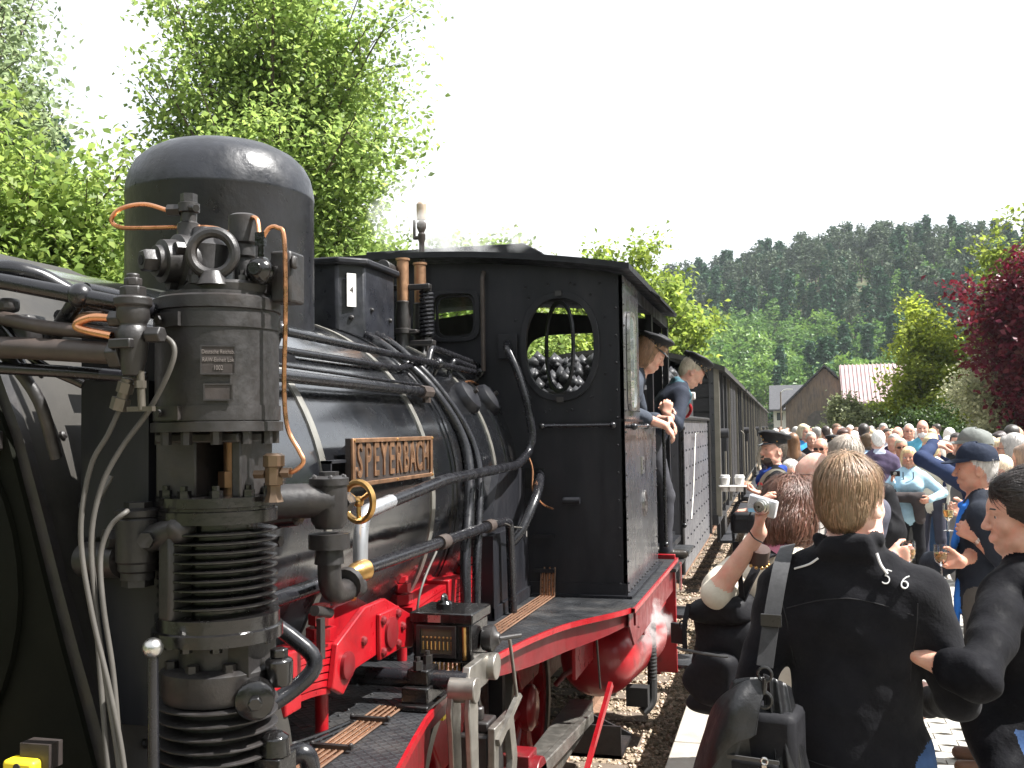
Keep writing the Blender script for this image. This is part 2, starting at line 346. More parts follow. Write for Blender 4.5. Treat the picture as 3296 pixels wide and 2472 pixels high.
tree('maple_tree', 'tall broad maple rising behind the steam dome against the white sky', (-6.6, 16.5, -.6), 12, (.0, 0, 7.8), (2.85, 2.7, 4.7), L_MAPLE, 5, limbs=80, twigs=14, per=84, lsize=.115, sig=.21, trunk=.17, shell=.45)
tree('maple_tree', 'lower leafy maple filling the gap between dome and cab roof', (-4.4, 19, -.6), 7, (0, 0, 4.3), (3.0, 2.4, 2.3), L_MAPLE, 8, limbs=46, twigs=12, per=72, lsize=.12, sig=.21, trunk=.11, shell=.4)
tree('hazel_tree', 'bright green leafy tree at the left edge behind the smokebox', (-4.7, 7.6, -.6), 6.5, (.1, 0, 3.45), (1.6, 1.6, 2.0), L_BRIGHT, 21, limbs=66, twigs=14, per=84, lsize=.085, sig=.16, trunk=.11, shell=.35)
tree('hazel_tree', 'lower bright green bush between the left edge and the dome', (-4.2, 9.6, -.6), 5.2, (.2, 0, 2.7), (2.1, 1.5, 1.75), L_BRIGHT, 23, limbs=48, twigs=13, per=78, lsize=.085, sig=.16, trunk=.09, shell=.3)
tree('willow_tree', 'pale hazy tall tree in the top left corner', (-12.3, 15, -.6), 14, (0, 0, 8.6), (2.0, 2.0, 4.8), L_PALE, 31, limbs=52, twigs=13, per=56, lsize=.13, sig=.28, trunk=.2, shell=.4)
tree('ash_tree', 'sunlit light green tree behind the cab roof and first wagon', (-2.9, 33, -.6), 9, (.4, 0, 5.5), (3.1, 2.8, 3.1), leafm('leaf_ash', (.25, .33, .06), .62), 41, limbs=56, twigs=12, per=54, lsize=.2, sig=.24, trunk=.16, shell=.4)
tree('ash_tree', 'small pale green treetop showing just above the cab roof vent', (-6.2, 34, -.6), 9.4, (0, 0, 6.2), (2.4, 2.2, 2.6), leafm('leaf_ash_pale', (.21, .235, .055)), 43, limbs=34, twigs=11, per=39, lsize=.2, sig=.28, trunk=.14, shell=.35)
tree('locust_tree', 'yellow green locust tree behind the crowd beside the pink metal roof', (7.5, 37, -.4), 7.2, (.1, 0, 3.4), (1.85, 1.8, 3.2), L_LOCUST, 51, limbs=52, twigs=12, per=51, lsize=.16, sig=.17, trunk=.1, shell=.35)
tree('beech_tree', 'tall yellow green tree behind the red leaved plum on the right', (11.3, 36, -.4), 11, (0, 0, 6.0), (2.9, 2.6, 4.4), L_YELLOW, 53, limbs=56, twigs=12, per=51, lsize=.2, sig=.2, trunk=.15, shell=.35)
tree('plum_tree', 'dark red leaved plum tree at the right edge above the crowd', (9.5, 28, -.4), 8, (-.35, 0, 4.4), (2.75, 2.2, 3.1), L_PLUM, 57, limbs=58, twigs=12, per=60, lsize=.16, sig=.2, trunk=.09, shell=.35)
tree('elder_bush', 'pale blossoming bush in front of the wooden barn', (4.75, 37, -.2), 3, (0, 0, 1.75), (1.15, 1.0, 1.25), L_BUSH, 61, limbs=30, twigs=12, per=51, lsize=.13, sig=.15, trunk=.05, cat='bush', shell=.4)
tree('elder_bush', 'cream flowered bush between the locust tree and the red plum', (8.2, 29, -.3), 4.4, (-.4, 0, 2.9), (1.3, 1.1, 1.5), L_CREAM, 63, limbs=28, twigs=12, per=45, lsize=.1, sig=.16, trunk=.05, cat='bush', shell=.4)
tree('yew_bush', 'dark green yew below the red plum tree at the right edge', (10.2, 28.8, -.4), 4, (.1, 0, 1.9), (2.7, 1.5, 1.9), L_DARK, 65, limbs=46, twigs=13, per=60, lsize=.12, sig=.15, trunk=.06, cat='bush', shell=.35)
tree('yew_bush', 'second dark green yew low behind the crowd beside the locust tree', (6.5, 33, -.3), 2.6, (.2, 0, 1.6), (1.6, 1.1, 1.35), leafm('leaf_mid', (.05, .09, .02), .3), 66, limbs=34, twigs=12, per=54, lsize=.1, sig=.15, trunk=.06, cat='bush', shell=.35)
tree('hazel_bush', 'bright yellow green shrub low behind the crowd left of the cream flowered bush', (8.9, 35, -.4), 4, (0, 0, 2.2), (1.7, 1.2, 1.9), L_LOCUST, 68, limbs=40, twigs=12, per=57, lsize=.15, sig=.18, trunk=.06, cat='bush', shell=.35)
tree('hazel_bush', 'fresh green shrub behind the crowd between pale bush and locust tree', (5.9, 38, -.4), 3, (0, 0, 1.8), (1.3, 1.0, 1.3), L_YELLOW, 69, limbs=34, twigs=12, per=57, lsize=.14, sig=.17, trunk=.05, cat='bush', shell=.35)
# ---------------- forest on the hill (one mass of trees)
def proto(kind, seed):
    g = np.random.default_rng(seed); tb = MB(); cl = []
    if kind == 'spruce':
        H = 13; tb.tube([(0, 0, -1), (0, 0, H)], [.22, .03], 5)
        for k in range(70):
            z = H * (.12 + .88 * g.random() ** .8); r = (H - z) / H * 2.9 + .15; a = g.uniform(0, 6.28); q = r * g.uniform(.45, 1)
            cl.append((q * math.cos(a), q * math.sin(a), z - q * .35))
        P, F = leafcloud(np.array(cl), 7, .32, .95, g, .2)
    elif kind == 'pine':
        H = 13; tb.tube([(0, 0, -1), (.2, 0, H * .6), (0, .1, H)], [.24, .16, .05], 5)
        for k in range(46):
            z = H * (.5 + .5 * g.random()); r = 2.3 * math.sin(math.pi * np.clip((z / H - .42) / .64, 0.05, 1)) + .3; a = g.uniform(0, 6.28); q = r * g.uniform(.2, 1)
            cl.append((q * math.cos(a), q * math.sin(a), z))
        P, F = leafcloud(np.array(cl), 9, .38, .85, g, .6)
    else:
        H = 10; tb.tube([(0, 0, -1), (.1, 0, H * .7)], [.2, .05], 5)
        for k in range(60):
            d = g.normal(0, 1, 3); d /= np.linalg.norm(d); q = d * np.array([3.0, 3.0, 3.9]) * g.uniform(.55, 1.05); cl.append((q[0], q[1], 5.6 + q[2]))
        P, F = leafcloud(np.array(cl), 9, .45, .85, g, .5)
    o = len(tb.v); Vv = np.array(tb.v + [tuple(p) for p in P]); me = bpy.data.meshes.new('forest_' + kind)
    me.from_pydata([tuple(p) for p in Vv], [], list(tb.f) + [tuple(int(i) + o for i in f) for f in F])
    return me, len(tb.f)
F_SPR = leafm('leaf_spruce', (.035, .085, .042), .2, .4, .7); F_PIN = leafm('leaf_pine', (.08, .11, .065), .2, .4, .7); F_DEC = leafm('leaf_forest', (.10, .19, .045), .45, .35); F_DE2 = leafm('leaf_forest_light', (.14, .24, .05), .4, .35)
fc_ = bpy.data.collections.new('forest_prototypes')
for i, (kd, mt, sd_) in enumerate([('spruce', F_SPR, 1), ('pine', F_PIN, 2), ('broadleaf', F_DEC, 3), ('broadleaf', F_DE2, 4), ('pine', F_PIN, 5), ('spruce', F_SPR, 6)]):
    me, nb = proto(kd, sd_); me.materials.append(mt); me.materials.append(M_BARK)
    me.polygons.foreach_set('material_index', np.array([1] * nb + [0] * (len(me.polygons) - nb), np.int32)); fc_.objects.link(bpy.data.objects.new('tree_%02d' % i, me))
g = np.random.default_rng(77); pts = []; sc_ = []; ix = []
def sow(x0, x1, y0, y1, step, cond=None):
    for y in np.arange(y0, y1, step):
        for x in np.arange(x0, x1, step):
            px, py = x + g.uniform(-.45, .45) * step, y + g.uniform(-.45, .45) * step; z = float(terrain(px, py))
            if z < .5 or (cond and not cond(px, py)): continue
            hgt = z + 12 * math.sin(px * .07 + 1.3 * math.sin(py * .05)) + g.normal(0, 7); t = g.random()
            k = (2 if t < .55 else 3) if hgt < 17 else (0 if t < .55 else (5 if t < .8 else (2 if t < .9 else 1))) if hgt < 36 else (1 if t < .44 else (4 if t < .74 else (2 if t < .92 else 0)))
            pts.append((px, py, z)); sc_.append(g.uniform(.7, 1.25)); ix.append(k)
sow(-75, 150, 142, 372, 5.6); sow(-125, -34, 30, 142, 5.5, lambda x, y: y > -x * .55); sow(60, 150, -150, 142, 8); sow(-130, 60, -170, -62, 9); sow(-125, -36, -62, 30, 9)
pm = bpy.data.meshes.new('forest'); pm.from_pydata(pts, [], [])
for nm_, ty, dat in (('tscale', 'FLOAT', sc_), ('trot', 'FLOAT', list(g.uniform(0, 6.28, len(pts)))), ('tidx', 'INT', ix)):
    at = pm.attributes.new(nm_, ty, 'POINT'); at.data.foreach_set('value', dat)
fo = tag(link('forest', pm), 'dense mixed forest of conifers and broadleaf trees covering the hillside', 'forest', kind='stuff')
ng = bpy.data.node_groups.new('forest_nodes', 'GeometryNodeTree'); ng.interface.new_socket('Geometry', in_out='INPUT', socket_type='NodeSocketGeometry'); ng.interface.new_socket('Geometry', in_out='OUTPUT', socket_type='NodeSocketGeometry')
N = ng.nodes; gi = N.new('NodeGroupInput'); go = N.new('NodeGroupOutput'); ip = N.new('GeometryNodeInstanceOnPoints'); ci = N.new('GeometryNodeCollectionInfo')
ci.inputs['Collection'].default_value = fc_; ci.inputs['Separate Children'].default_value = True; ci.inputs['Reset Children'].default_value = True; ip.inputs['Pick Instance'].default_value = True
def na(nm_, ty):
    a = N.new('GeometryNodeInputNamedAttribute'); a.data_type = ty; a.inputs[0].default_value = nm_; return [o for o in a.outputs if o.enabled][0]
cx_ = N.new('ShaderNodeCombineXYZ'); ng.links.new(na('trot', 'FLOAT'), cx_.inputs[2]); ng.links.new(cx_.outputs[0], ip.inputs['Rotation']); ng.links.new(na('tscale', 'FLOAT'), ip.inputs['Scale']); ng.links.new(na('tidx', 'INT'), ip.inputs['Instance Index'])
ng.links.new(gi.outputs[0], ip.inputs['Points']); ng.links.new(ci.outputs[0], ip.inputs['Instance']); ng.links.new(ip.outputs[0], go.inputs[0]); fo.modifiers.new('scatter', 'NODES').node_group = ng
# ================================================================== buildings
M_WOOD = mat('barn_board', (.17, .125, .09), .9, var=.25, vscale=2, col2=(.10, .085, .075), c2scale=1.2, island=.3, bump=.3, bscale=14, stretch=(6, 6, 1))
M_TILE = mat('dark_roof', (.05, .05, .055), .8, var=.2, vscale=3); M_PINK = mat('pink_sheet', (.40, .295, .295), .6, var=.12, vscale=1.5, col2=(.34, .235, .235), c2scale=1.0)
M_PLASTER = mat('white_plaster', (.5, .49, .47), .9, var=.08); M_WIN = mat('dark_glass', (.03, .035, .04), .08, var=0, rvar=0); M_WFRAME = mat('window_frame', (.6, .6, .58), .6)
ba = empty('wooden_barn', 'weathered brown wooden barn with gable end facing the platform', 'barn', (0, 0, 0)); bx0, bx1, by = 2.75, 9.5, 92; ap = (bx0 + bx1) / 2; ze, za = 3.7, 7.0
m = MB(); m.prism([(bx0 + .05, -.6), (bx1 - .05, -.6), (bx1 - .05, ze), (ap, za - .1), (bx0 + .05, ze)], 14, (0, by + 14.1, 0), ((1, 0, 0), (0, 0, 1))); m.build('wall', M_WOOD, ba)
nb = 26; wb = (bx1 - bx0) / nb
for i in range(nb):
    x = bx0 + (i + .5) * wb; zt_ = ze + (za - ze) * (1 - abs(x - ap) / (ap - bx0)) - .12; m = MB(); m.bx(x - wb * .47, x + wb * .47, by - .02 - random.random() * .02, by + .08, -.55, zt_); m.build('board', M_WOOD, ba)
for s_ in (-1, 1):
    m = MB(); e = bx0 - .5 if s_ < 0 else bx1 + .5; zz = ze - .5 * (za - ze) / (ap - bx0)
    m.prism([(e, zz), (ap, za), (ap, za + .18), (e, zz + .18)], 15.2, (0, by + 14.6, 0), ((1, 0, 0), (0, 0, 1))); m.build('roof', M_TILE, ba)
m = MB(); m.prism([(ap - 1.5, -.5), (ap + 1.0, -.5), (ap + 1.0, 2.6), (ap + .4, 3.1), (ap - .9, 3.1), (ap - 1.5, 2.6)], .05, (0, by - .05, 0), ((1, 0, 0), (0, 0, 1))); m.build('door', mat('barn_door', (.11, .095, .085), .9, var=.3, vscale=3), ba)
ph = empty('metal_shed', 'shed with pink corrugated metal roof beside the wooden barn', 'shed')
m = MB(); m.bx(7.5, 14.9, 87, 95, -.5, 3.8); m.build('wall', M_WOOD, ph)
m = MB(); m.prism([(85.2, 3.5), (88.6, 6.75), (88.6, 6.87), (85.2, 3.62)], 8.3, (7.2, 0, 0), ((0, 1, 0), (0, 0, 1))); rf = m.build('roof', M_PINK, ph)
for i in range(26):
    x = 7.3 + i * .32; m = MB(); m.prism([(85.18, 3.625), (88.6, 6.875), (88.6, 6.95), (85.18, 3.70)], .07, (x, 0, 0), ((0, 1, 0), (0, 0, 1))); m.build('roof_rib', M_PINK, rf)
m = MB(); m.prism([(88.6, 6.75), (92, 3.5), (92, 3.62), (88.6, 6.87)], 8.3, (7.2, 0, 0), ((0, 1, 0), (0, 0, 1))); m.build('rear_roof', M_PINK, ph)
ho = empty('white_house', 'small white house with dark grey roof behind the train end', 'house')
m = MB(); m.bx(1.4, 9, 132, 142, -.5, 4.3); m.build('wall', M_PLASTER, ho)
m = MB(); m.prism([(130.8, 3.7), (137, 7.0), (143.2, 3.7), (143.2, 3.9), (137, 7.2), (130.8, 3.9)], 8.6, (.9, 0, 0), ((0, 1, 0), (0, 0, 1))); m.build('roof', M_TILE, ho)
for x in (1.8, 2.9, 4.0):
    for z in (.6, 2.5):
        m = MB(); m.bx(x, x + .75, 131.94, 131.99, z, z + 1.0); w_ = m.build('window', M_WIN, ho); m = MB(); m.ring([(x - .06, z - .06), (x + .81, z - .06), (x + .81, z + 1.06), (x - .06, z + 1.06)], [(x, z), (x + .75, z), (x + .75, z + 1), (x, z + 1)], .06, (0, 131.985, 0), ((1, 0, 0), (0, 0, 1))); m.build('frame', M_WFRAME, w_)
ut = empty('utility_pole', 'thin grey lamp post standing between train end and barn', 'post', (2.35, 84, -.5)); m = MB(); m.cyl((0, 0, 0), (0, 0, 5.1), .07, .05); m.build('post', M_SLEEPER, ut); m = MB(); m.tube([(0, 0, 5.0), (.3, -.1, 5.25), (.6, -.2, 5.3)], .035); m.box((.75, -.25, 5.28), (.4, .15, .1)); m.build('lamp_arm', M_WFRAME, ut)
# ================================================================== steam locomotive
import bmesh
K_GLOSS = mat('boiler_black', (.006, .0065, .008), .24, var=.3, vscale=2.5, coat=1.0, rvar=.1, bump=.07, bscale=4, bdist=.03, spec=.8, col2=(.014, .012, .011), c2=(.5, .75), c2scale=4)
K_PAINT = mat('cab_black', (.012, .0125, .0155), .42, var=.35, vscale=3, rvar=.14, bump=.1, bscale=7, bdist=.012, spec=.3, col2=(.016, .016, .018), c2=(.45, .75), c2scale=3, stretch=(2.2, 2.2, .55))
K_SIDE = mat('cab_side_black_glare', (.05, .05, .055), .28, metal=.3, var=.25, vscale=3, rvar=.12, coat=.3, bump=.06, bscale=6, bdist=.02, spec=.8)  # lighter than the cab front: glare on the side is painted in
K_DOME = mat('dome_black', (.014, .015, .019), .36, var=.4, vscale=6, rvar=.14, bump=.45, bscale=9, bdist=.012, spec=.6)
K_IRON = mat('cast_iron', (.013, .0115, .0115), .46, var=.4, vscale=14, rvar=.13, bump=.35, bscale=70, bdist=.003, spec=.7, col2=(.022, .017, .0145), c2=(.5, .7), c2scale=9)
K_OILY = mat('oily_iron', (.007, .0065, .0065), .18, var=.3, vscale=20, rvar=.12, bump=.35, bscale=45, bdist=.003, spec=.7)
K_DUSTY = mat('smokebox_dusty', (.026, .0235, .0195), .6, var=.2, vscale=4, col2=(.014, .013, .0115), c2scale=3.5, bump=.1, bscale=20)
K_OLIVE_REFL = mat('smokebox_front_reflect', (.004, .0045, .0025), .7, var=.25, vscale=3, spec=.12)  # dark olive tint puts shade and reflected trees into the colour
K_PIPE = mat('pipe_black', (.010, .010, .012), .26, var=.2, vscale=9, bump=.12, bscale=30, bdist=.003, spec=.6)
K_PIPEB = mat('pipe_brownish', (.045, .034, .029), .5, var=.25, vscale=15, bump=.2, bscale=40, bdist=.003)
K_HOSE = mat('grey_conduit', (.07, .065, .058), .55, var=.2, vscale=10)
K_STEEL = mat('bright_steel', (.55, .54, .52), .3, metal=1, var=.15, vscale=12)
K_BAND = mat('boiler_band', (.30, .29, .26), .38, metal=.7, var=.2, vscale=8)
K_ROD = mat('rod_steel', (.26, .245, .22), .4, metal=.85, var=.25, vscale=10, col2=(.16, .14, .12), c2=(.55, .75), c2scale=9)
K_RED = mat('loco_red', (.27, .0045, .009), .34, var=.18, vscale=5, rvar=.1, coat=.25, col2=(.07, .006, .008), c2=(.55, .8), c2scale=8, bump=.1, bscale=18, bdist=.006)
K_REDD = mat('loco_red_grimy_shaded', (.13, .005, .008), .42, var=.3, vscale=6, col2=(.05, .015, .012), c2=(.5, .72), c2scale=6)  # grimy red, its darker tone also paints shade on the inner valance
K_BRASS = mat('brass', (.55, .33, .12), .34, metal=1, var=.2, vscale=14)
K_BRONZE = mat('bronze_plate', (.34, .195, .115), .45, metal=.85, var=.25, vscale=12, col2=(.22, .12, .07), c2=(.55, .75), c2scale=14)
K_COPPER = mat('copper', (.62, .30, .16), .3, metal=1, var=.15, vscale=20)
K_PLATE = mat('plate_black', (.03, .024, .022), .5, var=.3, vscale=20, bump=.25, bscale=80, bdist=.002)
K_GLASS = mat('cab_glass', (.9, .95, .93), .03, var=0, rvar=0, trans=1.0, ior=1.25)
K_LGLASS = mat('lubricator_glass', (.10, .085, .06), .12, var=.2, rvar=.03)
K_WHITE = mat('enamel_white', (.75, .74, .7), .4, var=.06); K_YELLOW = mat('tag_yellow', (.75, .55, .02), .45, var=.08); K_COAL = mat('coal', (.022, .022, .024), .5, var=.5, vscale=14, rvar=.25, island=.5, spec=.5, bump=.4, bscale=30)
K_CHECK = bpy.data.materials.get('checker_plate') or mat('checker_plate', (.018, .019, .021), .4, var=.4, vscale=4, rvar=.2, spec=.5, col2=(.06, .056, .052), c2=(.52, .8), c2scale=3)
def _chk(m):
    n = m.node_tree.nodes; l = m.node_tree.links; p = n['Principled BSDF']; tcn = n.new('ShaderNodeTexCoord'); b = n.new('ShaderNodeBump'); b.inputs['Strength'].default_value = .55; b.inputs['Distance'].default_value = .005
    hs = []
    for a in (45, -45):
        mpn = n.new('ShaderNodeMapping'); mpn.inputs['Rotation'].default_value = (0, 0, R(a)); w = n.new('ShaderNodeTexWave'); w.inputs['Scale'].default_value = 10; w.inputs['Distortion'].default_value = 0
        l.new(tcn.outputs['Object'], mpn.inputs[0]); l.new(mpn.outputs[0], w.inputs[0]); pw = n.new('ShaderNodeMath'); pw.operation = 'POWER'; pw.inputs[1].default_value = 6; l.new(w.outputs[1], pw.inputs[0]); hs.append(pw.outputs[0])
    mx = n.new('ShaderNodeMath'); mx.operation = 'MAXIMUM'; l.new(hs[0], mx.inputs[0]); l.new(hs[1], mx.inputs[1]); l.new(mx.outputs[0], b.inputs['Height']); l.new(b.outputs[0], p.inputs['Normal'])
_chk(K_CHECK)
loco = empty('steam_locomotive', 'black steam tank locomotive with red wheels and bronze SPEYERBACH name plate', 'locomotive')
def part(m, name, mt, parent=None, **k): return m.build(name, mt, parent or loco, **k)
def pipe(name, pts, r, mt=K_PIPE, rad=.05, n=10, parent=None, sm=False):
    m = MB(); m.tube(spline(pts, 6) if sm else bend(pts, rad), r, n); return part(m, name, mt, parent, sharp=50)
def plate_holes(name, outer, holes, t, o, ax, mt, parent, bev=0):
    bm = bmesh.new(); a, b = V(*ax[0]), V(*ax[1]); o = V(*o); es = []
    for lp in [outer] + holes:
        vs_ = [bm.verts.new(tuple(o + a * p[0] + b * p[1])) for p in lp]; es += [bm.edges.new((vs_[i], vs_[(i + 1) % len(vs_)])) for i in range(len(vs_))]
    bmesh.ops.triangle_fill(bm, use_beauty=True, use_dissolve=False, edges=es)
    d = np.cross(a, b) * t; r_ = bmesh.ops.extrude_face_region(bm, geom=bm.faces[:]); bmesh.ops.translate(bm, vec=tuple(d), verts=[q for q in r_['geom'] if isinstance(q, bmesh.types.BMVert)])
    bmesh.ops.recalc_face_normals(bm, faces=bm.faces[:]); me = bpy.data.meshes.new(name); bm.to_mesh(me); bm.free(); me.materials.append(mt); return link(name, me, parent)
def superell(cx, cz, a, b, e=2.0, n=40, s=1.0):
    o = []
    for i in range(n):
        t = 2 * math.pi * i / n; c, q = math.cos(t), math.sin(t); o.append((cx + s * a * abs(c) ** (2 / e) * (1 if c > 0 else -1), cz + s * b * abs(q) ** (2 / e) * (1 if q > 0 else -1)))
    return o
BR, BZ = .84, 1.55
# ---- boiler
m = MB(); m.lathe((0, 2.3, BZ), [(BR * .6, 0), (BR, .002), (BR, 3.5), (BR * .6, 3.5)], 96, (0, 1, 0)); boiler = part(m, 'boiler', K_GLOSS)
for y in (3.17, 4.24, 4.54, 4.60, 5.27, 5.52):
    m = MB(); w = .022 if y in (3.17, 4.24, 5.27) else .016; m.lathe((0, y - w, BZ), [(BR - .01, 0), (BR + .006, 0), (BR + .006, 2 * w), (BR - .01, 2 * w)], 96, (0, 1, 0), cap=False); m.build('boiler_band', K_BAND if y in (3.17, 4.24, 5.27) else K_GLOSS, boiler)
def onb(a, y, off=0.0): a = R(a); return V((BR + off) * math.cos(a), y, BZ + (BR + off) * math.sin(a))   # point on the boiler, angle from +x upwards
for a, y in ((34, 5.18), (34, 5.58)):     # wash-out plug covers
    n_ = onb(a, y) - V(0, y, BZ); m = MB(); m.lathe(onb(a, y, -.005), [(.10, 0), (.10, .02), (.085, .05), (.05, .066), (.001, .07)], 28, n_); pc = m.build('washout_cover', K_PAINT, boiler); m = MB(); m.hexn(onb(a, y, .06), n_, .014, .025); m.build('nut', K_IRON, pc)
# ---- smokebox, flared to the running board
half = [(0, 2.40), (.2, 2.375), (.38, 2.30), (.53, 2.17), (.635, 2.0), (.70, 1.85), (.755, 1.68), (.805, 1.52), (.85, 1.38), (.895, 1.25), (.93, 1.14), (.965, 1.0), (.985, .87)]
prof = half + [(-x, z) for x, z in half[::-1]][0:-1]
m = MB(); m.prism(prof, .75, (0, 2.65, 0), ((1, 0, 0), (0, 0, 1))); sb = part(m, 'smokebox', K_DUSTY)
m = MB(); m.prism([(x * .975, (z - 1.4) * .985 + 1.4) for x, z in prof], .04, (0, 1.905, 0), ((1, 0, 0), (0, 0, 1))); m.build('front_plate', K_OLIVE_REFL, sb)
m = MB(); m.ring([(x * 1.012, z) for x, z in prof], [(x * .955, (z - 1.4) * .97 + 1.4) for x, z in prof], .025, (0, 1.905, 0), ((1, 0, 0), (0, 0, 1))); m.build('front_flange', K_IRON, sb)
m = MB()
for i in range(3, 12):
    x, z = half[i]; nx_n = unit(V(half[i + 1][1] - half[i][1], 0, -(half[i + 1][0] - half[i][0]))) * -1
    for y in (2.02, 2.55): m.bolt((x, y, z), nx_n, .012, .011)
m.build('rivets', K_IRON, sb)
m = MB()
for z in (1.84, 1.42): m.box((.62, 1.85, z), (.10, .05, .045)); m.cyl((.57, 1.83, z - .05), (.57, 1.83, z + .05), .018)
m.split('door_hinge', K_IRON, sb, bev=.006)
m = MB(); m.lathe((.2, 1.862, 1.5), [(.53, 0), (.53, -.015), (.4, -.06), (.001, -.09)], 48, (0, 1, 0)); m.build('smokebox_door', K_OLIVE_REFL, sb)
# ---- steam dome
m = MB(); m.lathe((.0, 3.87, BZ), [(.40, .0), (.40, 1.315), (.402, 1.318), (.402, 1.33), (.398, 1.37), (.386, 1.42), (.362, 1.466), (.32, 1.507), (.26, 1.54), (.18, 1.562), (.09, 1.574), (.001, 1.577)], 72)
dome = part(m, 'steam_dome', K_DOME)
m = MB(); m.lathe((0, 3.87, BZ), [(.41, .7), (.47, .72), (.50, .70), (.50, .55)], 72, cap=False); m.build('dome_skirt', K_GLOSS, dome)
# ---- sand box behind the dome
bxp = [(-.33, 4.62), (.20, 4.62), (.31, 4.72), (.31, 5.12), (.20, 5.2), (-.33, 5.2)]
m = MB(); m.prism(bxp, .54, (0, 0, 2.17)); sbx = part(m, 'sand_box', K_DOME, bev=.012)
m = MB(); m.prism([(x * 1.09, 4.91 + (y - 4.91) * 1.1) for x, y in bxp], .035, (0, 0, 2.70)); m.build('lid', K_PAINT, sbx, bev=.01)
m = MB(); m.box((.262, 4.66, 2.57), (.05, .004, .17), np.array(Matrix.Rotation(R(49), 3, 'Z'))); lp_ = m.build('enamel_label', K_WHITE, sbx)
dn = unit(V(.11, -.095, 0)); dnx = V(-dn[1], dn[0], 0)
text_mesh('label_print', '4', .045, K_PLATE, sbx, axes(dnx, (0, 0, 1), dn, V(.262, 4.66, 2.57) + dn * .004), .0008)
m = MB()
for p in ((.31, 4.8, 2.48), (.31, 5.05, 2.45), (.255, 4.67, 2.43), (.31, 4.95, 2.36)): m.bolt(p, (1, -.2, 0), .014, .016)
m.build('rivets', K_IRON, sbx)
# ---- safety valve pair with exposed springs and bronze tubes
sv_ = empty('safety_valve'); sv_.parent = loco
for i, (x, y, top) in enumerate(((.30, 5.28, 2.83), (.36, 5.40, 2.82))):
    m = MB(); m.lathe((x, y, 0), [(.034, 2.58), (.034, top - .015), (.041, top - .012), (.041, top), (.03, top)], 20); m.build('bronze_tube', K_BRONZE, sv_)
    m = MB(); m.lathe((x, y, 0), [(.055, 2.40), (.055, 2.425), (.042, 2.43), (.046, 2.50), (.038, 2.56), (.042, 2.58), (.03, 2.59)], 20); m.tube(bend([(x, y, 2.41), (x, y, 2.30), (x + .05, y - .06, 2.15)], .06), .04, 14); m.build('valve_body', K_IRON, sv_)
for x, y in ((.205, 5.22), (.42, 5.34)):
    m = MB(); hz = np.linspace(2.38, 2.645, 120); m.tube([(x + .035 * math.cos(k * .62), y + .035 * math.sin(k * .62), z) for k, z in enumerate(hz)], .009, 7); m.build('spring', K_PAINT, sv_)
    m = MB(); m.cyl((x, y, 2.30), (x, y, 2.66), .012); m.hexn((x, y, 2.645), (0, 0, 1), .03, .02); m.hexn((x, y, 2.36), (0, 0, 1), .034, .018); m.build('spring_bolt', K_IRON, sv_)
m = MB(); m.box((.31, 5.3, 2.665), (.30, .05, .03)); m.box((.31, 5.3, 2.345), (.34, .06, .03)); m.box((.31, 5.3, 2.41), (.16, .1, .02)); m.split('crossbar', K_IRON, sv_, bev=.005)
m = MB(); m.cyl((.235, 5.14, 2.765), (.235, 5.27, 2.755), .042, n=24); m.build('balance_weight', K_IRON, sv_, bev=.004)
# ---- whistle on the cab front
wh = empty('whistle'); wh.parent = loco
m = MB(); m.lathe((.262, 5.70, 0), [(.017, 2.2), (.017, 3.0), (.024, 3.02), (.024, 3.05), (.016, 3.06), (.03, 3.09), (.03, 3.12), (.018, 3.13)], 14); m.cyl((.262, 5.70, 3.03), (.22, 5.70, 3.03), .012); m.box((.215, 5.70, 3.08), (.012, .02, .12)); m.build('stem', K_PIPEB, wh)
m = MB(); m.lathe((.262, 5.70, 0), [(.028, 3.14), (.031, 3.15), (.031, 3.235), (.02, 3.25)], 18); m.build('bell', mat('whistle_bell', (.5, .38, .28), .4, metal=.6, var=.2), wh)
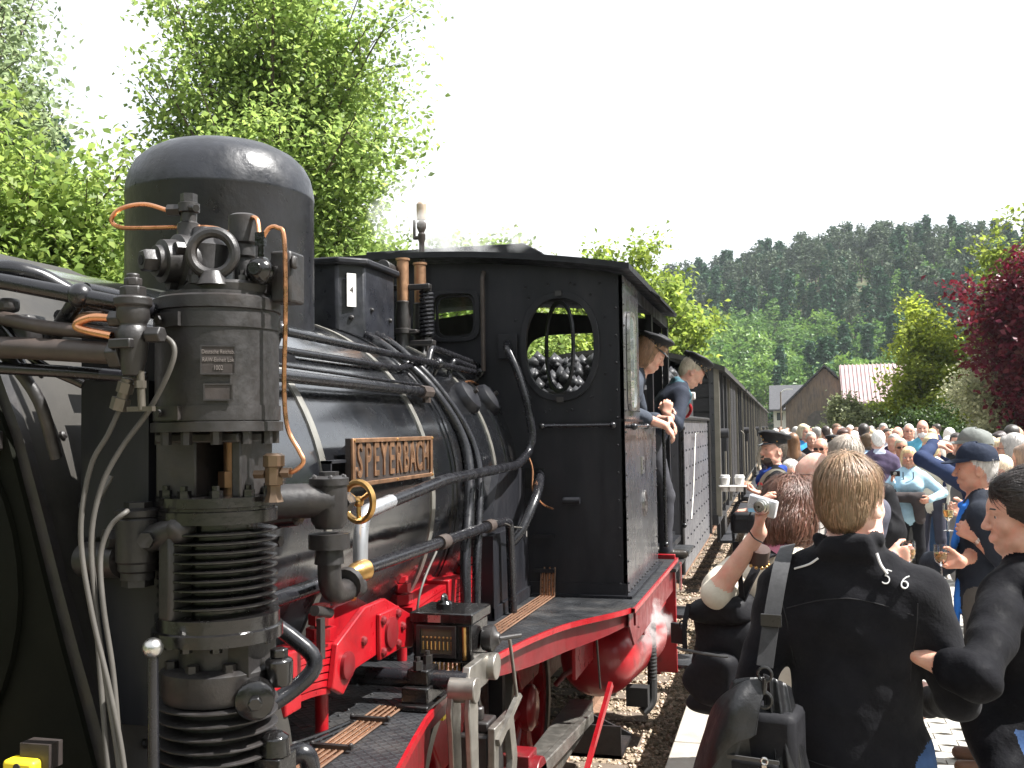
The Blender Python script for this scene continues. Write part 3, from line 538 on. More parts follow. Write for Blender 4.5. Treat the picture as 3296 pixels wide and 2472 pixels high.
# ---- cab
YC = 5.75; cab = empty('cab'); cab.parent = loco
AX = ((1, 0, 0), (0, 0, 1))
roofz = lambda x: 2.90 - .135 * (abs(x) / 1.5) ** 2.0
outer = [(1.48, .875), (1.48, 2.74)] + [(x, roofz(x) - .02) for x in np.linspace(1.4, -1.4, 15)] + [(-1.48, 2.74), (-1.48, .875)]
ov = superell(1.105, 2.335, .205, .285, 2.3); rw = superell(.452, 2.545, .135, .135, 4.5); rw2 = superell(-.09, 2.545, .135, .135, 4.5); ov2 = superell(-1.105, 2.335, .205, .285, 2.3)
plate_holes('front_wall', outer, [ov, rw, rw2, ov2], -.02, (0, YC, 0), AX, K_PAINT, cab)
for h_, c_, s_, nm_ in ((ov, (1.105, 2.335), 1.17, 'oval_window'), (rw, (.452, 2.545), 1.22, 'square_window'), (rw2, (-.09, 2.545), 1.22, 'square_window')):
    m = MB(); m.ring([(c_[0] + (p[0] - c_[0]) * s_, c_[1] + (p[1] - c_[1]) * (1 + (s_ - 1) * .8)) for p in h_], h_, .016, (0, YC - .001, 0), AX); w_ = m.build(nm_, K_PAINT, cab, bev=.003)
    m = MB(); Mr = np.array(Matrix.Rotation(R(-52 if nm_ == 'oval_window' else 0), 3, 'Z')); yy = YC + (.02 if nm_ == 'oval_window' else .03); ux = Mr @ V(1, 0, 0)
    a = [((p[0] - c_[0]) * .95, (p[1] - c_[1]) * .96) for p in h_]; b = [((p[0] - c_[0]) * .84, (p[1] - c_[1]) * .88) for p in h_]
    m.ring(a, b, .014, (c_[0], yy, c_[1]), (ux, (0, 0, 1))); m.build('pivot_frame', K_PAINT, w_)
    if nm_ != 'oval_window': m = MB(); m.prism(b, .004, (c_[0], yy, c_[1]), (ux, (0, 0, 1))); m.build('pane', K_GLASS, w_)
    if nm_ == 'oval_window': m = MB(); m.box((c_[0], YC - .014, c_[1] + .315), (.04, .02, .03)); m.box((c_[0], YC - .014, c_[1] - .315), (.04, .02, .03)); m.split('pivot_block', K_IRON, w_)
m = MB()
for i in range(14): a = 2 * math.pi * i / 14; m.bolt((1.105 + .30 * math.cos(a), YC, 2.335 + .385 * math.sin(a)), (0, -1, 0), .009, .008)
for z in np.arange(.95, 2.75, .16): m.bolt((1.44, YC, z), (0, -1, 0), .008, .008)
for x in np.arange(.75, 1.42, .13): m.bolt((x, YC, 1.95), (0, -1, 0), .008, .007); m.bolt((x, YC, .92), (0, -1, 0), .008, .007)
for x in (.9, 1.2, 1.35): m.bolt((x, YC, 2.70), (0, -1, 0), .009, .008)
m.build('front_rivets', K_PAINT, cab)
m = MB(); m.bx(.9, 1.475, YC - .006, YC - .001, 1.888, 1.90); m.bx(.9, 1.475, YC - .03, YC - .001, .872, .885); m.bx(.9, 1.475, YC - .008, YC - .001, .885, .95); m.split('front_seam', K_PAINT, cab)
m = MB(); m.cyl((1.0, YC - .05, 1.865), (1.42, YC - .05, 1.865), .011)
for x in (1.0, 1.42): m.ball((x, YC - .05, 1.865), .02); m.cyl((x, YC - .05, 1.865), (x, YC, 1.865), .01)
m.build('front_handrail', K_PIPE, cab)
m = MB(); m.bx(.76, 1.0, YC - .012, YC - .002, 1.50, 1.62); m.build('pipe_slot', mat('slot_dark', (.004, .004, .004), .9), cab)
m = MB(); m.cyl((1.12, YC - .05, 1.43), (1.22, YC - .05, 1.43), .02); m.box((1.0, YC - .03, 1.02), (.12, .03, .02)); m.box((1.0, YC - .03, 1.22), (.12, .03, .02)); m.split('brackets', K_PAINT, cab)
# side wall
SX = 1.48; side = [(YC, .875), (7.22, .875), (7.22, 1.90), (6.42, 1.90), (6.42, 2.745), (YC, 2.745)]
sw = None
for s in (1, -1):
    m = MB(); m.prism(side, .02 * 1, (SX * s - (.02 if s > 0 else 0), 0, 0), ((0, 1, 0), (0, 0, 1))); w_ = m.build('side_wall', K_SIDE, cab); sw = w_ if s > 0 else sw
    m = MB(); m.bx(s * 1.43, s * 1.475, 7.16, 7.22, 1.9, 2.74); m.bx(s * 1.43, s * 1.475, 8.2, 8.26, .9, 2.74); m.bx(s * 1.43, s * 1.475, 6.42, 8.26, 2.66, 2.738); m.split('door_post', K_PAINT, cab)
m = MB()
for z in np.arange(.95, 2.75, .125): m.bolt((SX, YC + .04, z), (1, 0, 0), .008, .008)
for y in np.arange(YC + .04, 7.2, .12): m.bolt((SX, y, .90), (1, 0, 0), .008, .008)
for z in np.arange(.95, 1.9, .12): m.bolt((SX, 7.19, z), (1, 0, 0), .008, .008)
for y in np.arange(YC + .1, 7.2, .06): m.bolt((SX, y, 1.955 if y < 6.42 else 1.88), (1, 0, 0), .006, .006)
m.build('rivets', K_IRON, sw)
m = MB(); m.bx(SX, SX + .03, YC - .03, 7.24, .871, .885); m.bx(SX, SX + .008, YC, 7.22, 1.885, 1.90); m.build('side_seam', K_PAINT, cab)
m = MB(); m.ring(superell(6.03, 2.25, .145, .30, 5), superell(6.03, 2.25, .125, .28, 5), .018, (SX + .004, 0, 0), ((0, 1, 0), (0, 0, 1))); wsf = m.build('wind_screen', K_STEEL, cab); m = MB(); m.prism(superell(6.03, 2.25, .124, .279, 5), .004, (SX + .01, 0, 0), ((0, 1, 0), (0, 0, 1))); m.build('pane', mat('mirror_glass', (.25, .28, .27), .04, metal=.6, var=0, rvar=0), wsf)
m = MB(); m.cyl((SX + .05, 5.8, 1.855), (SX + .05, 7.1, 1.855), .011)
for y in (5.8, 6.35, 7.1): m.ball((SX + .05, y, 1.855), .021); m.cyl((SX, y, 1.855), (SX + .05, y, 1.855), .01)
m.build('side_handrail', K_PIPE, cab)
for y, z1_ in ((7.3, 1.88), (8.72, 1.84)):
    m = MB(); m.cyl((1.53, y, .98), (1.53, y, z1_), .013); m.ball((1.53, y, z1_), .026); m.ball((1.53, y, 1.0), .022); m.tube([(1.53, y, z1_), (1.45, y, z1_)], .01); m.build('grab_rail', K_PIPE, cab)
m = MB(); m.bx(SX + .002, SX + .01, 6.42, 6.52, 1.55, 1.66); pq = m.build('number_plate', K_STEEL, cab); text_mesh('print', '7', .09, K_PLATE, pq, axes((0, 1, 0), (0, 0, 1), (1, 0, 0), (SX + .011, 6.47, 1.605)), .001)
m = MB(); m.prism(superell(6.55, 1.355, .075, .085, 2), .008, (SX + .002, 0, 0), ((0, 1, 0), (0, 0, 1))); pq = m.build('builder_plate', K_STEEL, cab); m = MB(); m.ring(superell(6.55, 1.355, .066, .075, 2), superell(6.55, 1.355, .05, .058, 2), .002, (SX + .0102, 0, 0), ((0, 1, 0), (0, 0, 1))); m.box((SX + .011, 6.55, 1.355), (.003, .07, .03)); m.build('print', K_PLATE, pq)
# cab rear wall and floor
RH = [superell(.78, 2.27, .52, .38, 5), superell(-.78, 2.27, .52, .38, 5)]
plate_holes('rear_wall', [(1.42, .9), (1.42, 2.74), (0, 2.88), (-1.42, 2.74), (-1.42, .9)], RH, -.02, (0, 8.24, 0), AX, K_PAINT, cab)
m = MB(); m.bx(-1.45, 1.45, YC + .03, 9.2, .82, .868); m.build('floor', K_PAINT, cab)
m = MB(); m.lathe((0, YC + .02, 1.6), [(.6, 0), (.6, .25), (.001, .26)], 40, (0, 1, 0)); m.box((.3, 6.0, 2.2), (.5, .1, .3)); m.cyl((.55, 6.05, 1.9), (.55, 6.05, 2.4), .03); m.build('backhead', K_PAINT, cab)
# roof
n = 24; xsn = np.linspace(-1.54, 1.54, n); m = MB(); top = [(x, roofz(x) + .035) for x in xsn]; bot = [(x, roofz(x)) for x in xsn[::-1]]; m.prism(top + bot, 2.66, (0, 8.30, 0), AX); roof = m.build('roof', K_PAINT, cab)
m = MB(); m.prism([(1.46, roofz(1.5) + .04), (1.60, roofz(1.5) - .06), (1.60, roofz(1.5) - .045), (1.46, roofz(1.5) + .055)], 1.1, (0, 7.75, 0), AX); m.build('rain_gutter', K_PAINT, roof)
m = MB(); m.bx(-.2, .84, 6.2, 7.5, 2.90, 3.0); m.prism([(-.28, 3.0), (.92, 2.955), (.92, 2.97), (.80, 3.035), (-.28, 3.04)], 1.5, (0, 7.6, 0), AX); m.build('roof_vent', K_PAINT, roof, bev=.006)
# ---- running board, edge profile seen from above
edge = [(1.30, 1.2), (1.30, 2.45), (1.27, 2.65), (1.13, 3.45), (1.13, 4.1), (1.15, 4.35), (1.21, 4.67), (1.30, 4.97), (1.47, 5.28), (1.545, 5.46), (1.56, 5.6), (1.575, 7.45), (1.575, 7.5)]
edge = [tuple(p[:2]) for p in spline([(x, y, 0) for x, y in edge], 4)]
for s in (1, -1):
    pl_ = [(s * x, y) for x, y in edge]; poly_ = pl_ + [(s * .55, 7.5), (s * .55, 1.2)]; m = MB()
    m.prism(poly_ if s > 0 else poly_[::-1], .03, (0, 0, .838)); rb = part(m, 'running_board', K_CHECK)
    m = MB()
    for i in range(len(pl_) - 1):
        (x0, y0), (x1, y1) = pl_[i], pl_[i + 1]; dpt = .026
        dpt2 = .026
        nn = unit(V(y1 - y0, -(x1 - x0), 0)) * s * .012
        a_, b_ = V(x0, y0, .8705), V(x1, y1, .8705); m.add([a_, b_, b_ - V(0, 0, dpt2), a_ - V(0, 0, dpt), a_ + nn, b_ + nn, b_ + nn - V(0, 0, dpt2), a_ + nn - V(0, 0, dpt)], [(0, 1, 5, 4), (4, 5, 6, 7), (7, 6, 2, 3), (3, 2, 1, 0)])
    m.build('edge_valance', K_RED, rb); m = MB()
    for i in range(len(pl_) - 1):
        (x0, y0), (x1, y1) = pl_[i], pl_[i + 1]; dp = [.30 if y < 3.3 else .07 + .05 * math.sin(min(1, max(0, (y - 4.2) / 1.2)) * math.pi) if y < 5.5 else .20 for y in (y0, y1)]; nn = unit(V(y1 - y0, -(x1 - x0), 0)) * s
        a_, b_ = V(x0, y0, .8375) - nn * .035, V(x1, y1, .8375) - nn * .035; nn = nn * .012; m.add([a_, b_, b_ - V(0, 0, dp[1]), a_ - V(0, 0, dp[0]), a_ + nn, b_ + nn, b_ + nn - V(0, 0, dp[1]), a_ + nn - V(0, 0, dp[0])], [(0, 1, 5, 4), (4, 5, 6, 7), (7, 6, 2, 3), (3, 2, 1, 0)])
    m.build('inner_valance', K_REDD, rb)  # darker red puts the shade behind the board edge into the colour
    m = MB()
    for y in np.arange(2.3, 5.7, .07): m.bolt((s * .86, y, .868), (0, 0, 1), .008, .006)
    m.build('rivets', K_CHECK, rb)
m = MB(); m.bx(.52, .56, 1.4, 9.0, -.1, .90); m.bx(-.56, -.52, 1.4, 9.0, -.1, .90); m.split('main_frame', K_REDD, loco)
m = MB(); m.bx(-.5, .5, 2.3, 5.7, .2, .75); m.lathe((0, 2.4, BZ), [(BR + .001, 0), (BR + .001, 3.3)], 40, (0, 1, 0), cap=False) if False else None; part(m, 'ash_pan', K_PAINT)
m = MB(); m.bx(1.2, 1.22, 5.5, 7.5, .45, .838); m.bx(1.46, 1.50, 6.3, 7.5, .55, .836); m.split('cab_valance', K_RED, loco)
m = MB(); m.bx(1.38, 1.57, 7.52, 7.56, .03, .90); m.bx(1.40, 1.44, 7.56, 8.0, .0, .86); sp_ = part(m, 'step_plate', K_RED, bev=.004)
m = MB(); m.bx(1.45, 1.68, 7.57, 7.95, .05, .075); m.bx(1.45, 1.66, 7.57, 7.95, .42, .445); m.bx(1.42, 1.60, 7.3, 8.8, .80, .825); m.bx(1.42, 1.44, 7.6, 8.8, .5, .80); m.build('step', K_CHECK, sp_)
# side toolbox / firebox wrapper between boiler and cab
m = MB(); m.bx(.55, .90, 4.95, 5.74, .87, 1.30); m.prism([(4.95, 1.30), (5.74, 1.30), (5.74, 1.62), (5.2, 1.62)], .28, (.60, 0, 0), ((0, 1, 0), (0, 0, 1))); fw = part(m, 'firebox_side', K_PAINT)
m = MB()
for z in np.arange(.93, 1.3, .07): m.bolt((.90, 4.99, z), (1, 0, 0), .007, .007); m.bolt((.90, 5.4, z), (1, 0, 0), .007, .007)
for y in np.arange(5, 5.7, .1): m.bolt((.90, y, .9), (1, 0, 0), .007, .007)
m.bx(.90, .912, 4.95, 5.02, .88, 1.3); m.bx(.90, .915, 4.95, 5.74, .871, .93); m.build('rivets', K_PAINT, fw)
# ---- name plate with bronze frame and letters
npl = empty('name_plate'); npl.parent = loco; NX = .875; ny0, ny1, nz0, nz1 = 3.28, 4.12, 1.65, 1.825
m = MB(); m.bx(NX - .02, NX, ny0, ny1, nz0, nz1); m.build('backing', K_PLATE, npl)
m = MB(); m.ring([(ny0, nz0), (ny1, nz0), (ny1, nz1), (ny0, nz1)], [(ny0 + .022, nz0 + .016), (ny1 - .022, nz0 + .016), (ny1 - .022, nz1 - .016), (ny0 + .022, nz1 - .016)], .012, (NX, 0, 0), ((0, 1, 0), (0, 0, 1))); m.build('frame', K_BRONZE, npl, bev=.003)
word = 'SPEYERBACH'; cw = (ny1 - ny0 - .07) / len(word)
for i, ch in enumerate(word):
    o = text_mesh('letter', ch, .178, K_BRONZE, npl, axes((0, 1, 0), (0, 0, 1), (1, 0, 0), (NX + .001, ny0 + .035 + (i + .5) * cw, (nz0 + nz1) / 2)), .005, .60, bold=.002); o['label'] = 'raised bronze letter ' + ch
m = MB()
for y in (ny0 + .01, (ny0 + ny1) / 2, ny1 - .01):
    for z in (nz0 + .008, nz1 - .008): m.bolt((NX + .012, y, z), (1, 0, 0), .006, .005)
m.build('screws', K_BRASS, npl)
m = MB(); m.bx(.79, .86, 3.15, 3.29, 1.74, 1.75); m.bx(.79, .86, 3.15, 3.16, 1.68, 1.75); m.bx(.75, .86, 4.0, 4.03, 1.66, 1.8); m.bx(.75, .86, 3.4, 3.43, 1.66, 1.8); m.split('bracket', K_PAINT, npl)
# ---- long pipes and rails along the boiler
m = MB(); m.cyl((.62, 2.2, 2.23), (.62, 5.74, 2.19), .017)
for y in (3.24, 4.96, 5.72): m.ball((.62, y, 2.232 - .0113 * (y - 2.2)), .033); m.cyl((.62, y, 2.225 - .0113 * (y - 2.2)), onb(45, y), .014)
part(m, 'boiler_handrail', K_PIPE)
pipe('feed_pipe', [(.62, 2.1, 2.15), (.62, 4.42, 2.145), (.60, 4.62, 2.18), (.52, 4.75, 2.2)], .015, rad=.06)
pipe('sand_pipe_cover', [(.75, 2.1, 2.045), (.75, 4.40, 2.03)], .022); m = MB(); m.cyl((.75, 4.34, 2.03), (.75, 4.46, 2.03), .03, n=8); m.hexn((.75, 4.42, 1.98), (0, 0, 1), .02, .05); part(m, 'pipe_union', K_PIPEB)
pipe('rod_linkage', [(.73, 2.4, 2.085), (.73, 4.38, 2.062)], .007); pipe('blower_pipe', [(.60, 4.46, 2.03), (.60, 4.85, 2.035), (.6, 4.95, 2.1), (.60, 5.17, 2.04), (.60, 5.2, 2.17), (.62, 5.21, 2.235), (.62, 5.6, 2.215)], .017, rad=.04)
pipe('steam_pipe', [(.56, 4.70, 2.08), (.60, 4.84, 2.16), (.60, 4.91, 2.285), (.60, 5.62, 2.25), (.6, 5.75, 2.24)], .017, rad=.05)
pipe('sander_hose', [(.26, 4.80, 2.36), (.40, 4.66, 2.30), (.52, 4.62, 2.22), (.64, 4.66, 2.11), (.735, 4.70, 1.98), (.815, 4.74, 1.82), (.86, 4.72, 1.66), (.885, 4.62, 1.45), (.90, 4.52, 1.25), (.92, 4.46, .93)], .027, sm=True)
pipe('sander_hose', [(.30, 4.88, 2.36), (.44, 4.74, 2.30), (.56, 4.71, 2.21), (.67, 4.75, 2.09), (.765, 4.79, 1.95), (.84, 4.83, 1.79), (.885, 4.81, 1.63), (.91, 4.71, 1.42), (.925, 4.62, 1.2), (.93, 4.58, .9)], .022, sm=True)
m = MB(); m.box((.25, 4.77, 2.37), (.08, .12, .05)); m.hexn((.27, 4.74, 2.39), (0, 0, 1), .014, .02); m.hexn((.29, 4.83, 2.39), (0, 0, 1), .014, .02); part(m, 'sander_flange', K_IRON, bev=.005)
m = MB(); m.bx(.73, .85, YC - .03, YC - .001, 2.27, 2.42); fl = part(m, 'pipe_flange', K_PAINT, bev=.004)
pipe('injector_pipe', [(.79, 5.72, 2.36), (.815, 5.62, 2.33), (.875, 5.6, 2.21), (.945, 5.6, 1.99), (.97, 5.6, 1.80), (.945, 5.58, 1.71), (.98, 5.2, 1.655), (.98, 4.0, 1.64), (.98, 3.3, 1.585)], .024, rad=.08)
pipe('injector_riser', [(.98, 3.4, 1.594), (.98, 3.15, 1.572), (.985, 3.115, 1.5), (.99, 3.1, 1.40)], .026, mat('galvanised_pipe', (.4, .41, .43), .3, metal=.7, var=.2), .06)
pipe('drain_pipe', [(.95, 2.5, 1.372), (.95, 4.55, 1.374), (.95, 5.0, 1.372), (.955, 5.12, 1.36), (.96, 5.14, .88)], .024, rad=.05)
m = MB()
for y in (3.0, 4.05, 4.75): m.cyl((.95, y - .045, 1.373), (.95, y + .045, 1.373), .032, n=12)
m.split('pipe_sleeve', K_PIPEB, loco)
pipe('reverser_arm', [(.98, YC - .02, 1.585), (1.03, 5.45, 1.48), (.96, 5.3, 1.27), (.87, 5.25, 1.18), (.73, 5.22, 1.11)], .028, rad=.14); m = MB(); m.box((.73, 5.21, 1.09), (.05, .06, .13)); part(m, 'reverser_joint', K_IRON, bev=.008)
pipe('whistle_pipe', [(.645, YC - .02, 2.80), (.645, YC - .045, 2.76), (.645, YC - .045, 2.2)], .014, K_PIPEB, .03)
pipe('copper_line', [(.93, 5.6, 1.72), (.965, 5.6, 1.62), (.97, 5.58, 1.50), (1.02, 5.6, 1.42), (1.06, 5.7, 1.38)], .006, K_COPPER, sm=True)
pipe('copper_line', [(.60, 5.42, 2.12), (.62, 5.55, 2.13), (.64, 5.68, 2.10)], .007, K_COPPER, sm=True)
pipe('wire', [(.96, 4.78, 1.40), (.97, 5.0, 1.36), (.965, 5.15, 1.33), (.98, 5.35, 1.30), (1.0, 5.3, 1.26)], .004, K_HOSE, sm=True)
pipe('wire', [(.975, 3.9, 1.35), (.985, 3.75, 1.28), (.98, 3.68, 1.2), (.97, 3.68, 1.10), (.97, 3.72, 1.02)], .005, K_HOSE, sm=True)
m = MB(); m.prism([(0, 0), (.10, .02), (.34, .0), (.36, -.03), (.25, -.05)], .004, (.66, 3.0, 2.13), ((-.1, 1, 0), (0.2, 0, 1))); part(m, 'cladding_flap', K_PAINT)
# ---- boiler check valve with hand wheel
cv = empty('check_valve'); cv.parent = loco
m = MB(); m.lathe((.84, 2.72, 1.62), [(.135, 0), (.135, .016), (.07, .02), (.055, .07), (.05, .12)], 32, (1, 0, 0)); m.build('flange', K_GLOSS, cv)
m = MB()
for i in range(8): a = i * math.pi / 4 + .3; m.hexn((.855, 2.72 + .105 * math.cos(a), 1.62 + .105 * math.sin(a)), (1, 0, 0), .018, .03)
m.split('flange_nut', K_IRON, cv)
m = MB(); m.cyl((.9, 2.66, 1.645), (1.05, 2.76, 1.645), .052); m.lathe((1.04, 2.76, 0), [(.04, 1.56), (.055, 1.585), (.055, 1.69), (.06, 1.69), (.06, 1.71), (.05, 1.715), (.02, 1.72)], 20); m.hexn((1.04, 2.76, 1.715), (0, 0, 1), .03, .015); [m.bolt((1.04 + .05 * math.cos(k), 2.76 + .05 * math.sin(k), 1.709), (0, 0, 1), .009, .012) for k in np.arange(0, 6.2, 1.05)]; m.tube([(1.04, 2.76, 1.62), (1.045, 2.90, 1.635)], .02, 12); m.hexn((1.042, 2.83, 1.63), (0, 1, .05), .034, .045); m.build('valve_body', K_IRON, cv)
m = MB(); m.lathe((1.04, 2.76, 0), [(.05, 1.54), (.055, 1.50), (.062, 1.50), (.062, 1.545)], 12); m.lathe((1.04, 2.76, 0), [(.04, 1.50), (.045, 1.455)], 16); m.tube(bend([(1.04, 2.76, 1.50), (1.04, 2.76, 1.36), (1.045, 2.95, 1.36)], .09), .036, 14); m.lathe((1.043, 2.87, 1.375), [(.05, 0), (.05, .025), (.035, .03)], 16, (0, 1, .2)); m.build('elbow', K_IRON, cv)
wc = V(1.045, 2.965, 1.625); wd = unit(V(.35, 1, 0)); m = MB(); m.torus(wc, wd, .062, .011, 32, 8); u_, w__, _ = frame(wd)
for i in range(3): a = i * 2 * math.pi / 3 + .5; m.cyl(wc, wc + .06 * (math.cos(a) * u_ + math.sin(a) * w__), .008, n=8)
m.ball(wc, .018); m.build('hand_wheel', K_BRASS, cv)
m = MB(); m.lathe((1.05, 2.95, 1.405), [(.014, -.05), (.03, -.02), (.034, 0), (.034, .035), (.014, .04)], 20, (.3, 1, .05)); m.cyl((1.05, 2.92, 1.38), (1.06, 2.88, 1.33), .012); m.build('drain_cock', K_BRASS, cv)
m = MB(); m.cyl((1.02, 2.70, 1.325), (1.02, 2.80, 1.30), .016); m.box((1.03, 2.72, 1.24), (.014, .03, .12)); m.build('drain_lever', K_IRON, cv)
# ---- leaf springs in red
def leaf_spring(y0, y1, zc, x=.72, n=7):
    o = empty('leaf_spring'); o.parent = loco; L_ = y1 - y0; ym = (y0 + y1) / 2
    for i in range(n):
        h = L_ * (.5 - .022 * i); z = zc - i * .021; pts = [(ym + h * t, z + .03 * (1 - t * t) - .03) for t in np.linspace(-1, 1, 9)]; m = MB()
        m.prism(pts + [(p[0], p[1] - .018) for p in pts[::-1]], .13, (x - .0, 0, 0), ((0, 1, 0), (0, 0, 1))); m.build('leaf', K_RED, o)
    m = MB(); m.bx(x - .015, x + .145, ym - .05, ym + .05, zc - .16, zc + .02); m.build('buckle', K_RED, o, bev=.006)
    for s in (-1, 1):
        m = MB(); yy = ym + s * L_ * .46; m.cyl((x + .065, yy, .86), (x + .065, yy, zc + .08), .022, n=12); m.hexn((x + .065, yy, zc - .02), (0, 0, 1), .05, .04); m.hexn((x + .065, yy, zc + .03), (0, 0, 1), .042, .035); m.hexn((x + .065, yy, zc + .07), (0, 0, 1), .03, .025); m.build('hanger', K_RED, o)
leaf_spring(2.3, 3.05, 1.19, x=.82); leaf_spring(4.0, 4.98, 1.13, x=.70)
bl = empty('balance_beam'); bl.parent = loco; m = MB()
bp = [(2.92, 1.04), (2.96, 1.17), (3.18, 1.25), (3.36, 1.25), (3.66, 1.13), (3.70, 1.06), (3.62, 1.02), (3.36, 1.07), (3.1, 1.06), (3.0, 1.0)]
for x in (.84, .95): m.prism(bp, .022, (x, 0, 0), ((0, 1, 0), (0, 0, 1)))
m.split('side_plate', K_RED, bl, bev=.004); m = MB(); m.bx(.862, .95, 3.05, 3.6, 1.08, 1.15); m.bx(.972, .99, 3.27, 3.45, 1.05, 1.21); m.build('block', K_RED, bl, bev=.005)
m = MB()
for y, z, r in ((3.02, 1.09, .045), (3.36, 1.13, .055)): m.lathe((.985 if y > 3.2 else .97, y, z), [(r, 0), (r, .015), (r * .7, .02)], 20, (1, 0, 0))
for y, z in ((3.29, 1.075), (3.43, 1.075), (3.29, 1.185), (3.43, 1.185), (3.52, 1.12), (3.16, 1.14)): m.bolt((.99 if 3.2 < y < 3.5 else .972, y, z), (1, 0, 0), .018, .014)
m.split('pin', K_REDD, bl)
m = MB(); m.tube(bend([(1.08, 2.20, 1.40), (1.12, 2.28, 1.37), (1.235, 2.32, 1.27), (1.15, 2.26, 1.19), (1.08, 2.15, 1.16)], .06), .021, 12); part(m, 'pump_delivery_pipe', K_PIPE)
pipe('pump_suction_pipe', [(1.08, 2.05, 1.02), (1.16, 2.15, 1.05), (1.25, 2.18, 1.10), (1.26, 2.2, 1.05), (1.22, 2.22, .95), (1.15, 2.25, .87)], .024, rad=.04)
# ---- reversing shaft on the running board and valve gear
m = MB(); m.cyl((.60, 3.42, .955), (1.26, 3.42, .955), .034, n=18); rs = part(m, 'reversing_shaft', K_PIPE)
m = MB(); m.bx(1.04, 1.14, 3.33, 3.51, .87, .945); m.bx(1.05, 1.13, 3.36, 3.48, .945, 1.0); m.bx(1.03, 1.15, 3.30, 3.54, .869, .89); m.build('bearing', K_OILY, rs, bev=.006); m = MB()
for y in (3.37, 3.47): m.hexn((1.09, y, 1.0), (0, 0, 1), .018, .03); m.cyl((1.09, y, 1.0), (1.09, y, 1.045), .009, n=8)
m.split('bearing_nut', K_IRON, rs)
lv = [(3.36, .96), (3.40, 1.01), (3.46, 1.01), (3.72, .99), (3.75, .95), (3.72, .90), (3.5, .90), (3.40, .91)]
m = MB(); m.prism([(3.38, .93), (3.42, 1.005), (3.66, 1.005), (3.72, .97), (3.70, .92), (3.62, .90), (3.44, .90)], .03, (1.24, 0, 0), ((0, 1, 0), (0, 0, 1))); m.cyl((1.2, 3.40, .93), (1.30, 3.40, .93), .045, n=20); m.cyl((1.2, 3.66, .955), (1.30, 3.66, .955), .05, n=20); part(m, 'reversing_lever', K_ROD, bev=.004)
rodp = [(3.37, .93), (3.345, .86), (3.36, .78), (3.375, .62), (3.36, .48), (3.36, .36), (3.47, .36), (3.47, .48), (3.455, .62), (3.45, .78), (3.455, .86), (3.43, .93)]
for x in (1.20, 1.265): m = MB(); m.prism(rodp, .022, (x, 0, 0), ((0, 1, 0), (0, 0, 1))); part(m, 'hanging_link', K_ROD, bev=.004)
m = MB(); m.bx(1.15, 1.27, 3.62, 3.84, .42, .70); m.bx(1.16, 1.26, 3.66, 3.78, .70, .74); m.cyl((1.21, 3.70, .74), (1.21, 3.70, .79), .022); m.cyl((1.21, 3.70, .79), (1.21, 3.70, .83), .008); cb = part(m, 'crosshead_block', K_IRON, bev=.012)
m = MB(); m.ring([(3.58, .40), (3.88, .40), (3.92, .55), (3.86, .74), (3.60, .74)], [(3.64, .46), (3.82, .46), (3.85, .55), (3.81, .68), (3.65, .68)], .03, (1.275, 0, 0), ((0, 1, 0), (0, 0, 1))); m.build('strap', K_ROD, cb, bev=.004)
m = MB(); m.bx(1.1, 1.24, 3.2, 5.9, .12, .24); part(m, 'coupling_rod', K_ROD, bev=.008); m = MB(); m.prism([(3.9, .40), (5.6, .26), (5.6, .20), (3.9, .33)], .04, (1.26, 0, 0), ((0, 1, 0), (0, 0, 1))); part(m, 'connecting_rod', K_ROD, bev=.006)
m = MB(); m.cyl((1.05, 4.35, .30), (1.30, 4.35, .30), .10, n=20); m.box((1.2, 4.35, .38), (.12, .14, .08)); part(m, 'crank_pin_box', K_REDD, bev=.006)
m = MB(); m.prism([(3.60, .70), (3.92, .79), (3.95, .77), (3.62, .67)], .02, (1.30, 0, 0), ((0, 1, 0), (0, 0, 1))); part(m, 'drive_arm', K_ROD)
pipe('drive_rod', [(1.31, 3.90, .78), (1.31, 3.80, 1.03)], .007, K_ROD)
# wheels
def wheel(y):
    o = empty('wheel', None, None, (0, y, .12)); o.parent = loco
    m = MB(); m.lathe((.68, 0, 0), [(.46, 0), (.545, 0), (.545, .03), (.52, .035), (.515, .14), (.46, .14)], 64, (1, 0, 0), cap=False); m.build('tyre', K_BAND, o)
    m = MB(); m.lathe((.70, 0, 0), [(.40, 0), (.462, 0), (.462, .10), (.40, .10), (.40, 0)], 64, (1, 0, 0), cap=False); m.build('rim', K_RED, o)
    m = MB(); m.lathe((.69, 0, 0), [(.14, 0), (.14, .13), (.11, .15), (.001, .152)], 32, (1, 0, 0)); m.build('hub', K_RED, o)
    m = MB()
    for i in range(12):
        a = 2 * math.pi * i / 12; m.tube([(.75, .1 * math.cos(a), .1 * math.sin(a)), (.75, .42 * math.cos(a), .42 * math.sin(a))], [.036, .026], 8)
    m.build('spoke', K_RED, o)
    cwp = [(.46 * math.cos(R(a)), .46 * math.sin(R(a))) for a in range(45, 136, 6)] + [(-.2, .16), (.2, .16)]; m = MB(); m.prism(cwp, .09, (.725, 0, 0), ((0, 1, 0), (0, 0, 1))); m.build('counterweight', K_RED, o, bev=.01)
    return o
w0 = wheel(4.60)
for y in (3.12, 6.08):
    w_ = copy_tree(w0, loco); w_.location.y = y
for y in (3.12, 4.60, 6.08, 8.2):
    w_ = copy_tree(w0, loco); w_.location.y = y; w_.rotation_euler.z = math.pi
m = MB()
for y in (4.02, 5.42): m.prism([(y, .78), (y + .06, .78), (y + .04, .1), (y, -.02), (y - .02, .1)], .08, (.74, 0, 0), ((0, 1, 0), (0, 0, 1)))
m.split('brake_hanger', K_PAINT, loco)
m = MB(); m.prism([(0, 0), (.03, .04), (.95, .62), (.98, .59)], .03, (1.3, 4.75, -.15), ((0.12, .72, 0), (0, 0, 1))); part(m, 'guard_rod', K_RED)
